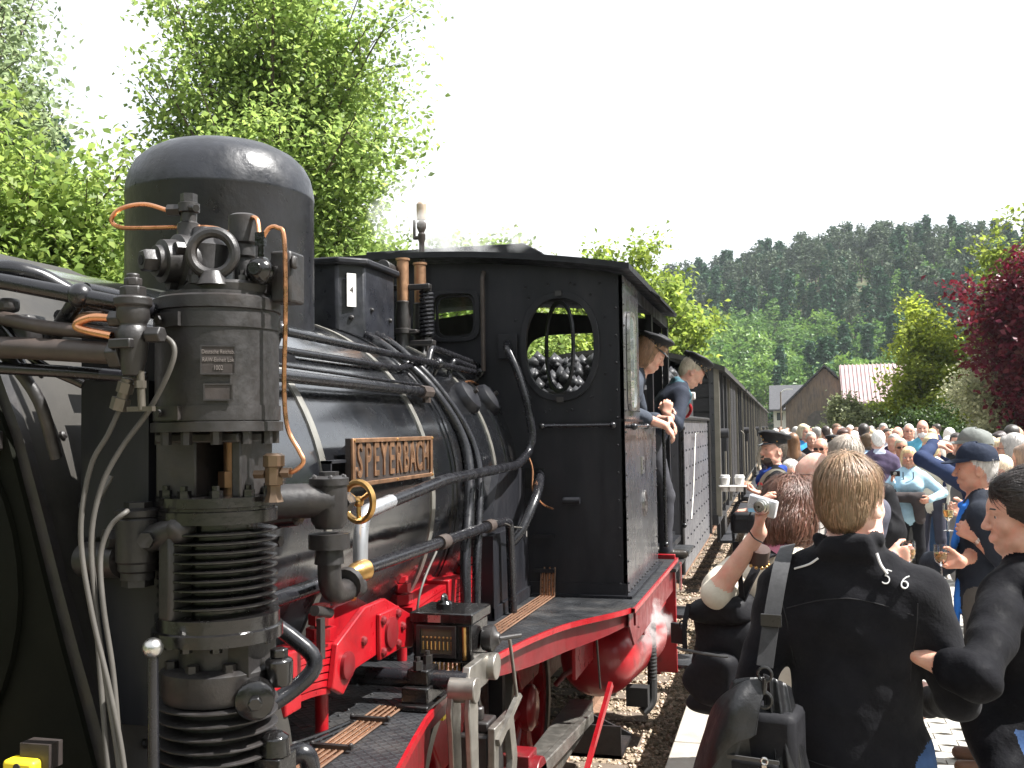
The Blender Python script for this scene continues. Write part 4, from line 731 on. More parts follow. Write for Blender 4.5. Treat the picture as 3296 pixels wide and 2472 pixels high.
pipe('guard_wire', [(1.37, 5.43, .43), (1.36, 5.40, .70)], .006, K_PIPEB); m = MB(); m.box((.86, 4.30, .58), (.02, .07, .05)); m.box((1.26, 5.0, .08), (.05, .05, .05)); m.split('yellow_marker', K_YELLOW, loco)
m = MB(); m.bx(1.10, 1.45, 5.6, 5.62, .0, .18); m.bx(1.10, 1.45, 5.6, 6.0, .0, .02); m.prism([(1.1, .18), (1.45, .03), (1.45, .0), (1.1, .0)], .02, (0, 6.0, 0), AX); part(m, 'lower_step', K_IRON)
# air reservoir under the cab (cylinder lying across)
m = MB(); prf = [(.001, -.02), (.1, -.01), (.18, .03), (.225, .09), (.24, .17), (.24, 1.0), (.2, 1.1)]
m.lathe((1.20, 6.05, .42), prf, 48, (.12, 1, 0)); rv = part(m, 'air_reservoir', K_RED); m = MB(); m.hexn((1.12, 6.10, .40), (-.1, -1, -.1), .035, .05); m.tube([(1.12, 6.02, .4), (1.05, 5.95, .36), (1.0, 5.95, .3)], .016); m.build('drain_fitting', K_REDD, rv)
m = MB(); m.lathe((1.42, 6.35, .72), [(.02, 0), (.05, .01), (.05, .05), (.03, .08), (.03, .16)], 16, (0, -1, -.2)); part(m, 'steam_valve', K_RED)
m = MB(); zz = np.linspace(.65, .2, 40); m.tube([(1.50, 6.62, z) for z in zz], [.030 + .004 * (i % 2) for i in range(40)], 10); m.tube(bend([(1.50, 6.62, .2), (1.50, 6.6, .05), (1.44, 6.55, .0)], .08), .032); m.box((1.42, 6.5, .12), (.14, .1, .12)); part(m, 'brake_hose', mat('rubber', (.015, .015, .015), .6, var=.2))
# ---- mechanical lubricator
lb = empty('lubricator'); lb.parent = loco; lx0, lx1, ly0, ly1, lz0, lz1 = .985, 1.235, 3.56, 3.80, .98, 1.165
m = MB(); m.bx(lx0 + .01, lx1 - .01, ly0 + .01, ly1 - .01, lz0, lz1 - .04); m.build('tank', K_OILY, lb, bev=.006); m = MB(); m.bx(lx0, lx1, ly0, ly1, lz1 - .039, lz1); ld = m.build('lid', K_OILY, lb, bev=.005); m = MB(); m.lathe((1.09, 3.66, lz1), [(.03, -.002), (.032, .02), (.024, .03), (.001, .033)], 16); m.torus((1.09, 3.66, lz1 + .03), (1, 0, 0), .022, .007, 16, 6, 0, 180); m.build('filler_cap', K_OILY, ld)
m = MB(); m.bx(1.06, 1.11, ly0 - .004, ly0 - .001, lz1 - .034, lz1 - .008); m.build('maker_plate', K_STEEL, ld)
m = MB(); m.bx(lx0 + .035, lx1 - .075, ly0 + .002, ly0 + .009, lz0 + .03, lz1 - .052); m.build('sight_glass', K_LGLASS, lb); m = MB(); m.ring([(lx0 + .03, lz0 + .022), (lx1 - .065, lz0 + .022), (lx1 - .065, lz1 - .046), (lx0 + .03, lz1 - .046)], [(lx0 + .045, lz0 + .034), (lx1 - .08, lz0 + .034), (lx1 - .08, lz1 - .058), (lx0 + .045, lz1 - .058)], .012, (0, ly0 + .003, 0), AX); m.build('glass_frame', K_IRON, lb)
m = MB(); m.cyl((lx1 - .035, ly0 + .005, lz0 + .015), (lx1 - .035, ly0 + .005, lz1 - .05), .008); m.build('gauge_tube', K_BRASS, lb); m = MB()
for i in range(8): m.ball((lx0 + .055 + i * .016, ly0 - .002, lz0 + .095), .005); m.cyl((lx0 + .055 + i * .016, ly0 - .001, lz0 + .05), (lx0 + .055 + i * .016, ly0 - .001, lz0 + .08), .0035, n=6)
for i in range(9): m.cyl((lx0 + .05 + i * .017, ly0 + .03, lz0 - .03), (lx0 + .05 + i * .017, ly0 + .03, lz0), .006, n=6)
m.build('feed_nipple', K_BRASS, lb); m = MB(); m.bx(lx0 + .02, lx0 + .07, 3.60, 3.78, .868, .98); m.bx(lx1 - .07, lx1 - .02, 3.60, 3.78, .868, .98); m.split('foot', K_OILY, lb)
m = MB(); m.lathe((lx1 - .01, 3.70, 1.05), [(.02, 0), (.045, .01), (.05, .03), (.05, .05), (.03, .06), (.02, .075)], 20, (1, 0, 0)); m.cyl((lx1 + .06, 3.7, 1.05), (lx1 + .12, 3.80, 1.045), .009); m.prism([(3.68, 1.02), (3.72, 1.02), (3.715, .93), (3.69, .93)], .012, (lx1 + .02, 0, 0), ((0, 1, 0), (0, 0, 1))); m.build('ratchet', K_IRON, lb)
# ---- bundle of oil lines on the running board
ol = empty('oil_lines'); ol.parent = loco
for i in range(9):
    x = .955 + i * .0105; m = MB(); m.tube([(x, 2.3, .8755), (x + .005, 3.33, .8755)], .0045, 6); m.tube([(x - .01, 3.85, .8755), (x, 4.7, .8755), (x + .02, 5.70, .8755), (x + .02, 5.73, 1.0 + .02 * (i % 3))], .0045, 6); m.build('oil_line', K_COPPER if i % 2 else mat('oil_line_dull', (.22, .13, .085), .5, metal=.5, var=.3), ol)
m = MB()
for y in (2.55, 2.85, 3.15, 4.1): m.box((1.0, y, .885), (.14, .018, .012)); m.bolt((.935, y, .89), (0, 0, 1), .009, .008); m.bolt((1.065, y, .89), (0, 0, 1), .009, .008)
m.split('clamp', K_IRON, ol); m = MB()
for dy in (0, .12, .24, .36): m.tube(bend([(.66, 2.45 + dy, .88), (.86, 2.5 + dy, .878), (.90, 2.62 + dy, .876), (.94, 2.78 + dy, .876)], .04), .006, 6)
m.split('branch_line', K_OILY, ol)
# ---- double finned air pump beside the smokebox
ap_ = empty('air_pump'); ap_.parent = loco; cx, cy = 1.14, 1.985; A = (cx, cy, 0)
m = MB(); m.lathe(A, [(.13, 1.853), (.143, 1.854), (.143, 1.874), (.134, 1.876), (.134, 2.118), (.139, 2.12), (.139, 2.145), (.13, 2.15), (.001, 2.152)], 64); uc = m.build('steam_cylinder', K_IRON, ap_)
for z in (1.878, 2.078):
    m = MB(); m.lathe(A, [(.13, z), (.1375, z), (.1375, z + .032), (.13, z + .032)], 64, cap=False); b_ = m.build('strap_band', K_IRON, uc); d_ = unit(V(-.28, -1, 0)); q = V(cx, cy, z + .016) + d_ * .138; M3 = np.array([[-d_[1], -d_[0], 0], [d_[0], -d_[1], 0], [0, 0, 1]]).T
    m = MB(); m.box(q, (.07, .010, .03), M3.T); m.hexn(q + d_ * .004 - V(.018, 0, 0), d_, .009, .008); m.build('band_clip', K_IRON, b_)
m = MB(); nbt = 12
for i in range(nbt): a = 2 * math.pi * i / nbt; m.hexn((cx + .122 * math.cos(a), cy + .122 * math.sin(a), 1.826), (0, 0, 1), .012, .028)
m.build('head_bolts', K_IRON, uc)
for zc_, hw, hh, txt in ((2.005, .036, .031, ('Deutsche Reichsb.', 'RAW-Einheit Lok', '1002')), (1.937, .030, .018, ('',))):
    dv = unit(V(.62, -1, 0)); q = V(cx, cy, zc_) + dv * .136; tx = V(-dv[1], dv[0], 0); m = MB(); m.prism([(-hw, -hh), (hw, -hh), (hw, hh), (-hw, hh)], .006, q, (tx, (0, 0, 1))); pz = m.build('maker_plate', K_PLATE, uc, bev=.002)
    m = MB(); m.ring([(-hw, -hh), (hw, -hh), (hw, hh), (-hw, hh)], [(-hw + .003, -hh + .003), (hw - .003, -hh + .003), (hw - .003, hh - .003), (-hw + .003, hh - .003)], .002, q + dv * .006, (tx, (0, 0, 1))); m.build('rim', K_IRON, pz)
    for k, t_ in enumerate(txt):
        if t_: text_mesh('lettering', t_, .0125 if k < 2 else .014, mat('plate_letter', (.16, .14, .13), .5, var=.1), pz, axes(tx, (0, 0, 1), dv, q + dv * .007 + V(0, 0, .017 - .017 * k)), .0008, .72)
# top head
m = MB(); m.lathe(A, [(.125, 2.15), (.125, 2.158), (.10, 2.16)], 48); m.lathe((cx + .03, cy, 0), [(.098, 2.158), (.10, 2.175), (.094, 2.182), (.001, 2.183)], 40); th = m.build('top_head', K_IRON, ap_)
m = MB(); m.lathe((cx - .035, cy, 0), [(.07, 2.15), (.062, 2.2), (.066, 2.27), (.05, 2.285), (.032, 2.29), (.03, 2.31), (.026, 2.315)], 24); d_ = unit(V(-.62, -1, -.06)); q = V(cx - .045, cy - .01, 2.235); m.lathe(q, [(.058, .0), (.062, .05), (.05, .055), (.048, .085), (.036, .088), (.034, .10)], 24, d_); m.tube([q + d_ * .095, q + d_ * .124, q + d_ * .13], [.026, .026, .022], 6); m.build('valve_chest', K_IRON, ap_); m = MB(); m.cyl(q + d_ * .126, q + d_ * .1315, .011); m.build('plug_hole', MATS['slot_dark'], ap_)
m = MB()
for i in range(3): a = i * 2.1 + .5; u_, w__, _ = frame(d_); m.hexn(q + d_ * .052 + .05 * (math.cos(a) * u_ + math.sin(a) * w__), d_, .014, .02)
for x, y in ((.0, -.09), (.09, -.05), (-.10, -.04), (.12, .02)): m.hexn((cx + x, cy + y, 2.175 if x >= 0 else 2.15), (0, 0, 1), .014, .018); m.cyl((cx + x, cy + y, 2.18), (cx + x, cy + y, 2.205), .007, n=8)
m.build('nuts', K_IRON, th)
m = MB(); m.lathe((cx - .068, cy - .01, 0), [(.03, 2.285), (.026, 2.30), (.026, 2.325), (.018, 2.33), (.018, 2.35), (.024, 2.352), (.024, 2.372), (.019, 2.374)], 12); m.hexn((cx - .068, cy - .01, 2.372), (0, 0, 1), .019, .022); m.hexn((cx - .115, cy - .02, 2.358), (1, .15, 0), .014, .03); m.cyl((cx - .06, cy - .02, 2.36), (cx - .03, cy - .04, 2.353), .008); m.build('oil_nipple', K_IRON, ap_)
m = MB(); ec = V(cx + .04, cy - .085, 2.24); ed = unit(V(.35, -1, 0)); m.torus(ec, ed, .046, .0125, 36, 10); m.lathe((ec[0], ec[1], 2.17), [(.035, 0), (.03, .012), (.02, .03)], 16); m.build('lifting_eye', K_IRON, ap_)
m = MB(); m.lathe((cx + .065, cy + .0, 0), [(.02, 2.17), (.02, 2.24), (.026, 2.245), (.026, 2.27), (.033, 2.275), (.033, 2.335), (.024, 2.34)], 20); m.build('governor_cap', K_IRON, ap_)
m = MB(); m.ball((cx + .125, cy - .03, 2.205), .032); m.cyl((cx + .125, cy - .03, 2.205), (cx + .13, cy - .07, 2.205), .014, n=8); m.cyl((cx + .125, cy - .03, 2.23), (cx + .125, cy - .03, 2.265), .007); m.box((cx + .125, cy - .03, 2.275), (.022, .014, .03)); m.build('oil_ball', K_OILY, ap_)
m = MB(); m.box((cx + .158, cy + .03, 2.195), (.05, .07, .115)); m.box((cx + .19, cy + .0, 2.225), (.012, .02, .03)); m.build('oil_box', K_IRON, ap_, bev=.008)
for pts in ([(cx - .115, cy - .02, 2.358), (cx - .17, cy - .03, 2.374), (cx - .225, cy - .04, 2.366), (cx - .25, cy - .04, 2.342), (cx - .235, cy - .03, 2.326), (cx - .18, cy - .02, 2.322), (cx - .03, cy, 2.318), (cx + .03, cy, 2.30)], [(cx + .065, cy, 2.29), (cx + .085, cy - .01, 2.325), (cx + .11, cy - .02, 2.322), (cx + .122, cy - .03, 2.28)], [(cx + .128, cy - .03, 2.275), (cx + .145, cy - .03, 2.298), (cx + .165, cy - .03, 2.298), (cx + .182, cy - .03, 2.27), (cx + .184, cy - .03, 2.1), (cx + .18, cy - .03, 1.95), (cx + .188, cy - .03, 1.86), (cx + .215, cy - .03, 1.81), (cx + .225, cy - .03, 1.785), (cx + .20, cy - .03, 1.765), (cx + .17, cy - .02, 1.765)]):
    m = MB(); m.tube(spline(pts, 6), .0052, 8); m.build('copper_oil_pipe', K_COPPER, ap_)
# middle frame and lower oil nipple
m = MB(); m.bx(cx - .105, cx - .005, cy - .08, cy + .08, 1.712, 1.853); m.bx(cx + .075, cx + .098, cy - .07, cy + .07, 1.712, 1.853); m.bx(cx - .01, cx + .08, cy + .05, cy + .08, 1.712, 1.853); m.bx(cx - .105, cx + .1, cy - .085, cy + .085, 1.83, 1.851); m.build('distance_piece', K_IRON, ap_, bev=.004)
m = MB(); m.cyl((cx + .035, cy, 1.70), (cx + .035, cy, 1.86), .018); m.hexn((cx + .035, cy, 1.73), (0, 0, 1), .03, .035); m.build('piston_rod', mat('rod_bronze', (.30, .17, .10), .4, metal=.8, var=.3), ap_)
m = MB(); m.lathe((cx + .155, cy - .03, 0), [(.022, 1.70), (.015, 1.72), (.015, 1.735), (.02, 1.737), (.02, 1.775), (.024, 1.777), (.024, 1.80), (.016, 1.805)], 8); m.hexn((cx + .175, cy - .03, 1.763), (1, 0, 0), .012, .02); m.hexn((cx + .115, cy - .04, 1.76), (1, 0, 0), .010, .025); m.build('oil_nipple', mat('nipple_bronze', (.16, .11, .075), .35, metal=.8, var=.3), ap_)
lc = MB(); lc.lathe(A, [(.10, 1.655), (.13, 1.656), (.13, 1.682), (.126, 1.684), (.126, 1.69), (.132, 1.692), (.132, 1.712), (.10, 1.714), (.001, 1.715)], 64); lc.lathe(A, [(.086, 1.40), (.086, 1.66)], 48, cap=False); lc.lathe(A, [(.12, 1.398), (.141, 1.40), (.141, 1.425), (.134, 1.428), (.134, 1.455), (.1, 1.46), (.001, 1.461)], 64)
lcy = lc.build('air_cylinder', K_OILY, ap_); m = MB()
for i in range(10): a = 2 * math.pi * i / 10 + .2; m.hexn((cx + .112 * math.cos(a), cy + .112 * math.sin(a), 1.712), (0, 0, 1), .015, .016); m.cyl((cx + .112 * math.cos(a), cy + .112 * math.sin(a), 1.72), (cx + .112 * math.cos(a), cy + .112 * math.sin(a), 1.738), .008, n=8); m.hexn((cx + .105 * math.cos(a), cy + .105 * math.sin(a), 1.385), (0, 0, 1), .013, .02)
m.build('flange_nuts', K_OILY, lcy); fin = MB(); fin.lathe((0, 0, 0), [(.084, -.002), (.126, -.003), (.1295, -.001), (.1295, .002), (.126, .004), (.084, .006)], 64, cap=False); fm = fin.mesh('cooling_fin'); fm.materials.append(K_OILY)
for i in range(9): o = link('cooling_fin', fm, lcy); o.location = (cx, cy, 1.478 + i * .0195)
m = MB(); dv = unit(V(-.45, -1, 0)); m.box(V(cx, cy, 1.55) + dv * .10, (.05, .07, .20), np.array(Matrix.Rotation(R(-24), 3, 'Z'))); m.build('rib', K_IRON, lcy, bev=.01)
m = MB(); m.lathe(A, [(.085, 1.335), (.085, 1.40)], 40, cap=False); m.bx(cx - .11, cx - .04, cy - .06, cy + .06, 1.33, 1.40); m.bx(cx + .04, cx + .11, cy - .06, cy + .06, 1.33, 1.40); m.lathe(A, [(.115, 1.27), (.122, 1.285), (.122, 1.335), (.11, 1.343), (.001, 1.344)], 56); m.lathe(A, [(.086, .98), (.086, 1.28)], 40, cap=False); m.lathe(A, [(.13, .87), (.13, .99), (.09, 1.0), (.001, 1.0)], 48); lc2 = m.build('lower_cylinder', K_IRON, ap_)
fm2 = fm.copy(); fm2.materials.clear(); fm2.materials.append(K_IRON)
for i in range(9): o = link('cooling_fin', fm2, lc2); o.location = (cx, cy, 1.045 + i * .027)
m = MB()
for i in range(8): a = 2 * math.pi * i / 8; m.hexn((cx + .1 * math.cos(a), cy + .1 * math.sin(a), 1.342), (0, 0, 1), .014, .016)
m.build('lower_nuts', K_IRON, lc2)
# suction valve at the left, fittings at the right
m = MB(); m.lathe((.995, 1.90, 0), [(.036, 1.535), (.036, 1.55), (.042, 1.555), (.042, 1.57), (.046, 1.575), (.048, 1.665), (.044, 1.67), (.048, 1.672), (.048, 1.685), (.03, 1.69)], 28); m.hexn((.995, 1.90, 1.69), (0, 0, 1), .03, .012); m.hexn((.995, 1.90, 1.52), (0, 0, 1), .034, .02); m.cyl((1.02, 1.895, 1.62), (1.11, 1.88, 1.645), .03, n=20); m.ball((1.115, 1.88, 1.645), .033); m.hexn((.945, 1.885, 1.625), (-.5, -1, 0), .022, .02); m.hexn((1.045, 1.865, 1.625), (.3, -1, 0), .018, .02); m.cyl((.96, 1.9, 1.575), (.84, 1.93, 1.57), .04, n=20); m.build('suction_valve', K_IRON, ap_)
m = MB(); m.lathe((cx + .15, cy + .0, 0), [(.025, 1.30), (.03, 1.31), (.03, 1.355), (.022, 1.36)], 16); m.hexn((cx + .15, cy, 1.36), (0, 0, 1), .02, .02); m.lathe((cx + .12, cy - .05, 1.285), [(.02, -.03), (.042, -.02), (.042, .03), (.034, .035)], 20, (.5, -1, 0)); m.hexn((cx + .14, cy - .085, 1.285), (.5, -1, 0), .016, .02); m.box((cx + .135, cy + .01, 1.10), (.06, .08, .10)); m.lathe((cx + .14, cy + .0, 0), [(.034, 1.15), (.03, 1.19), (.016, 1.2)], 14); m.build('delivery_valve', K_OILY, ap_, bev=.003)
m = MB(); m.box((cx + .05, cy - .14, .965), (.16, .08, .08)); m.cyl((cx + .02, cy - .18, .99), (cx + .08, cy - .2, .985), .025); m.build('lower_fitting', K_IRON, ap_, bev=.02)
m = MB(); m.bx(.80, 1.06, 1.96, 2.02, 1.2, 2.08); m.build('mounting_bracket', K_PAINT, ap_); m = MB(); m.bx(.78, 1.02, 2.05, 2.2, 1.2, 2.0); m.build('mounting_plate', K_PAINT, ap_)
# ---- steam valve and pipe cluster left of the pump
vl = empty('steam_stop_valve'); vl.parent = loco; vx, vy = 1.075, 1.77
m = MB(); m.lathe((vx, vy, 0), [(.02, 1.97), (.026, 2.0), (.032, 2.04), (.034, 2.06), (.026, 2.075), (.034, 2.09), (.032, 2.112), (.038, 2.114), (.038, 2.132), (.028, 2.135)], 20); m.hexn((vx, vy, 2.133), (0, 0, 1), .027, .022); m.hexn((vx, vy, 2.155), (0, 0, 1), .019, .018); m.cyl((vx, vy, 2.17), (vx, vy, 2.182), .013); m.hexn((vx + .035, vy, 2.053), (1, 0, 0), .018, .035); m.hexn((vx - .045, vy - .01, 2.088), (1, 0, 0), .018, .03); m.hexn((vx - .045, vy, 2.018), (1, 0, 0), .035, .03); m.box((vx - .005, vy - .01, 2.035), (.05, .06, .02)); m.build('body', K_IRON, vl, bev=.003)
m = MB(); m.cyl((vx - .012, vy, 1.965), (vx - .03, vy, 1.905), .012); m.hexn((vx - .014, vy, 1.957), (-.3, 0, -1), .017, .022); m.hexn((vx - .026, vy, 1.925), (-.3, 0, -1), .019, .025); m.cyl((vx + .018, vy, 1.98), (vx + .022, vy, 1.90), .008); m.hexn((vx + .018, vy, 1.945), (0, 0, 1), .012, .015); m.box((vx + .02, vy, 1.902), (.06, .012, .01)); m.build('outlet', mat('outlet_metal', (.13, .115, .095), .4, metal=.6, var=.2), vl)
pipe('main_steam_pipe', [(.50, 1.80, 2.045), (.76, 1.76, 2.04), (1.03, 1.765, 2.018)], .024, K_PIPEB)
pipe('front_handrail', [(.55, 1.72, 2.20), (.763, 1.75, 2.18), (1.036, 1.80, 2.122), (1.10, 2.1, 2.10)], .018, rad=.02); m = MB(); m.ball((.94, 1.78, 2.144), .027); m.cyl((.94, 1.78, 2.144), (.80, 1.86, 2.06), .018); part(m, 'rail_bracket', K_PIPE)
pipe('exhaust_pipe', [(.6, 1.8, 2.22), (.76, 1.78, 2.21), (.80, 1.82, 2.2), (.87, 1.9, 2.14), (.95, 1.95, 2.11)], .022, rad=.04)
pipe('small_pipe', [(.72, 1.79, 2.11), (.86, 1.77, 2.078), (.95, 1.78, 2.068), (1.02, 1.80, 2.06)], .016, K_PIPEB); pipe('small_pipe', [(.70, 1.78, 2.0), (.9, 1.80, 1.985), (1.05, 1.85, 1.97)], .014)
pipe('copper_pipe', [(1.035, 1.76, 2.09), (.99, 1.75, 2.092), (.955, 1.75, 2.08), (.97, 1.75, 2.068), (1.04, 1.75, 2.052)], .009, K_COPPER, sm=True); pipe('copper_pipe', [(.98, 1.80, 2.10), (.93, 1.8, 2.10), (.90, 1.82, 2.08)], .011, K_BRONZE, sm=True)
hs = [[(1.105, 1.78, 2.054), (1.13, 1.79, 2.053), (1.158, 1.79, 2.03), (1.15, 1.79, 1.985), (1.10, 1.79, 1.90), (1.04, 1.78, 1.82), (1.0, 1.77, 1.74), (.985, 1.76, 1.63), (1.0, 1.76, 1.48), (1.03, 1.75, 1.35), (1.06, 1.75, 1.19), (1.08, 1.75, 1.0)], [(1.043, 1.77, 1.90), (1.02, 1.765, 1.85), (.985, 1.76, 1.79), (.97, 1.75, 1.69), (.972, 1.75, 1.60), (1.0, 1.75, 1.47), (1.038, 1.75, 1.337), (1.072, 1.75, 1.19), (1.09, 1.75, 1.0)],
      [(.98, 1.86, 1.675), (1.04, 1.80, 1.69), (1.015, 1.78, 1.66), (1.0, 1.77, 1.6), (1.015, 1.76, 1.50), (1.04, 1.76, 1.36), (1.065, 1.75, 1.18), (1.08, 1.75, 1.0)], [(.95, 1.87, 1.76), (.93, 1.84, 1.68), (.945, 1.82, 1.55), (.975, 1.80, 1.38), (1.01, 1.78, 1.19), (1.03, 1.78, 1.0)]]
for i, p in enumerate(hs): pipe('oil_conduit', p, .0055, K_HOSE, sm=True)
m = MB(); m.cyl((1.107, 1.80, .95), (1.103, 1.80, 1.40), .0125, .011); hl = part(m, 'hand_lever', K_PIPE); m = MB(); m.ball((1.103, 1.80, 1.412), .021, 20, 12); m.build('knob', K_STEEL, hl)
m = MB(); m.box((.86, 1.72, 1.18), (.075, .04, .035)); yt = part(m, 'yellow_tool', K_YELLOW, bev=.008); m = MB(); m.cyl((.86, 1.70, 1.185), (.86, 1.698, 1.185), .008); m.box((.88, 1.745, 1.20), (.07, .04, .05)); m.build('tool_body', K_PLATE, yt)
pipe('lubricator_pipe', [(.40, 2.0, 2.33), (.55, 1.90, 2.24), (.68, 1.84, 2.10), (.74, 1.86, 1.98)], .012, K_OILY, sm=True); pipe('lubricator_pipe', [(.50, 1.95, 2.28), (.66, 1.82, 2.16), (.80, 1.80, 2.02), (.90, 1.84, 1.96)], .010, K_OILY, sm=True); pipe('lubricator_pipe', [(.45, 1.85, 2.16), (.65, 1.80, 2.09), (.78, 1.83, 1.95), (.80, 1.88, 1.80)], .014, K_IRON, sm=True)
m = MB(); m.box((.74, 1.83, 2.08), (.10, .06, .07)); m.hexn((.74, 1.80, 2.12), (0, 0, 1), .025, .03); m.hexn((.70, 1.79, 2.08), (0, -1, 0), .02, .03); part(m, 'pipe_manifold', K_IRON, bev=.008); m = MB(); m.bx(.83, 1.0, 1.93, 1.96, 1.62, 1.97); part(m, 'pump_bracket_plate', K_PAINT)
# ---- coal bunker
bk = empty('coal_bunker'); bk.parent = loco; BY0, BY1, BX = 9.25, 12.9, 1.45
m = MB(); m.bx(-BX, BX, BY0, BY1, .45, 1.93); m.build('tank', mat('bunker_glare', (.10, .097, .105), .36, var=.2, vscale=4, rvar=.12, bump=.08, bscale=9), bk, bev=.02)  # pale base colour paints the sun's reflection on the bunker side
m = MB(); m.tube(bend([(BX + .015, BY0, .5), (BX + .015, BY0, 1.94), (BX + .015, BY1, 1.94), (BX + .015, BY1, .5)], .05), .018, 8); m.bx(-BX, BX, BY0 + .02, BY0 + .05, 1.9, 2.2); m.build('rim', K_IRON, bk)
m = MB()
for y in np.arange(BY0 + .25, BY1, .36):
    for z in np.arange(.6, 1.85, .17): m.bolt((BX, y, z), (1, 0, 0), .013, .011)
for z in np.arange(.52, 1.9, .07): m.bolt((BX, BY0 + .06, z), (1, 0, 0), .009, .009); m.bolt((BX, BY1 - .06, z), (1, 0, 0), .009, .009)
m.build('rivets', K_PAINT, bk); pipe('chain_rail', [(BX + .04, BY0 + 1.7, 1.78), (BX + .04, BY0 + 1.3, 1.78), (BX + .04, BY0 + .9, 1.2), (BX + .04, BY0 + .6, .95)], .007, K_BAND, .02, parent=bk)
m = MB(); m.bx(-1.35, 1.35, 7.4, 13.1, .40, .84); m.bx(1.25, 1.40, 8.95, 9.2, .2, .9); m.build('under_frame', K_PAINT, bk); m = MB(); m.lathe((1.3, 9.0, .5), [(.1, 0), (.1, .1), (.14, .12)], 16, (0, -1, 0)); m.build('red_box', K_RED, bk, bev=.01)
g = np.random.default_rng(5); n_ = 900; base = np.array([[1, 0, 0], [-1, 0, 0], [0, 1, 0], [0, -1, 0], [0, 0, 1], [0, 0, -1]], float); fcs = np.array([[0, 2, 4], [2, 1, 4], [1, 3, 4], [3, 0, 4], [2, 0, 5], [1, 2, 5], [3, 1, 5], [0, 3, 5]])
px_ = g.uniform(-1.3, 1.3, n_); py_ = BY0 + .15 + 2.6 * g.random(n_) ** 1.5; pz_ = 1.97 + .52 * np.clip((py_ - BY0) / .5, 0, 1) * np.cos(px_ * .6) + g.normal(0, .03, n_)
Pc = base[None] * (g.uniform(.05, .10, n_)[:, None, None] * g.uniform(.6, 1.25, (n_, 6, 3))); an = g.uniform(0, 6.28, n_); xx = Pc[..., 0] * np.cos(an)[:, None] - Pc[..., 1] * np.sin(an)[:, None]; yy = Pc[..., 0] * np.sin(an)[:, None] + Pc[..., 1] * np.cos(an)[:, None]
Pc = np.stack([xx, yy, Pc[..., 2]], -1) + np.stack([px_, py_, pz_], -1)[:, None]; co = npmesh('coal', Pc.reshape(-1, 3), (fcs[None] + 6 * np.arange(n_)[:, None, None]).reshape(-1, 3), K_COAL); tag(co, 'heap of shiny black coal in the bunker seen through the cab windows', 'coal', kind='stuff')
m = MB(); m.bx(-1.3, 1.3, BY0 + .5, BY1 - .3, 1.9, 2.2); m.build('coal_core', K_COAL, bk)
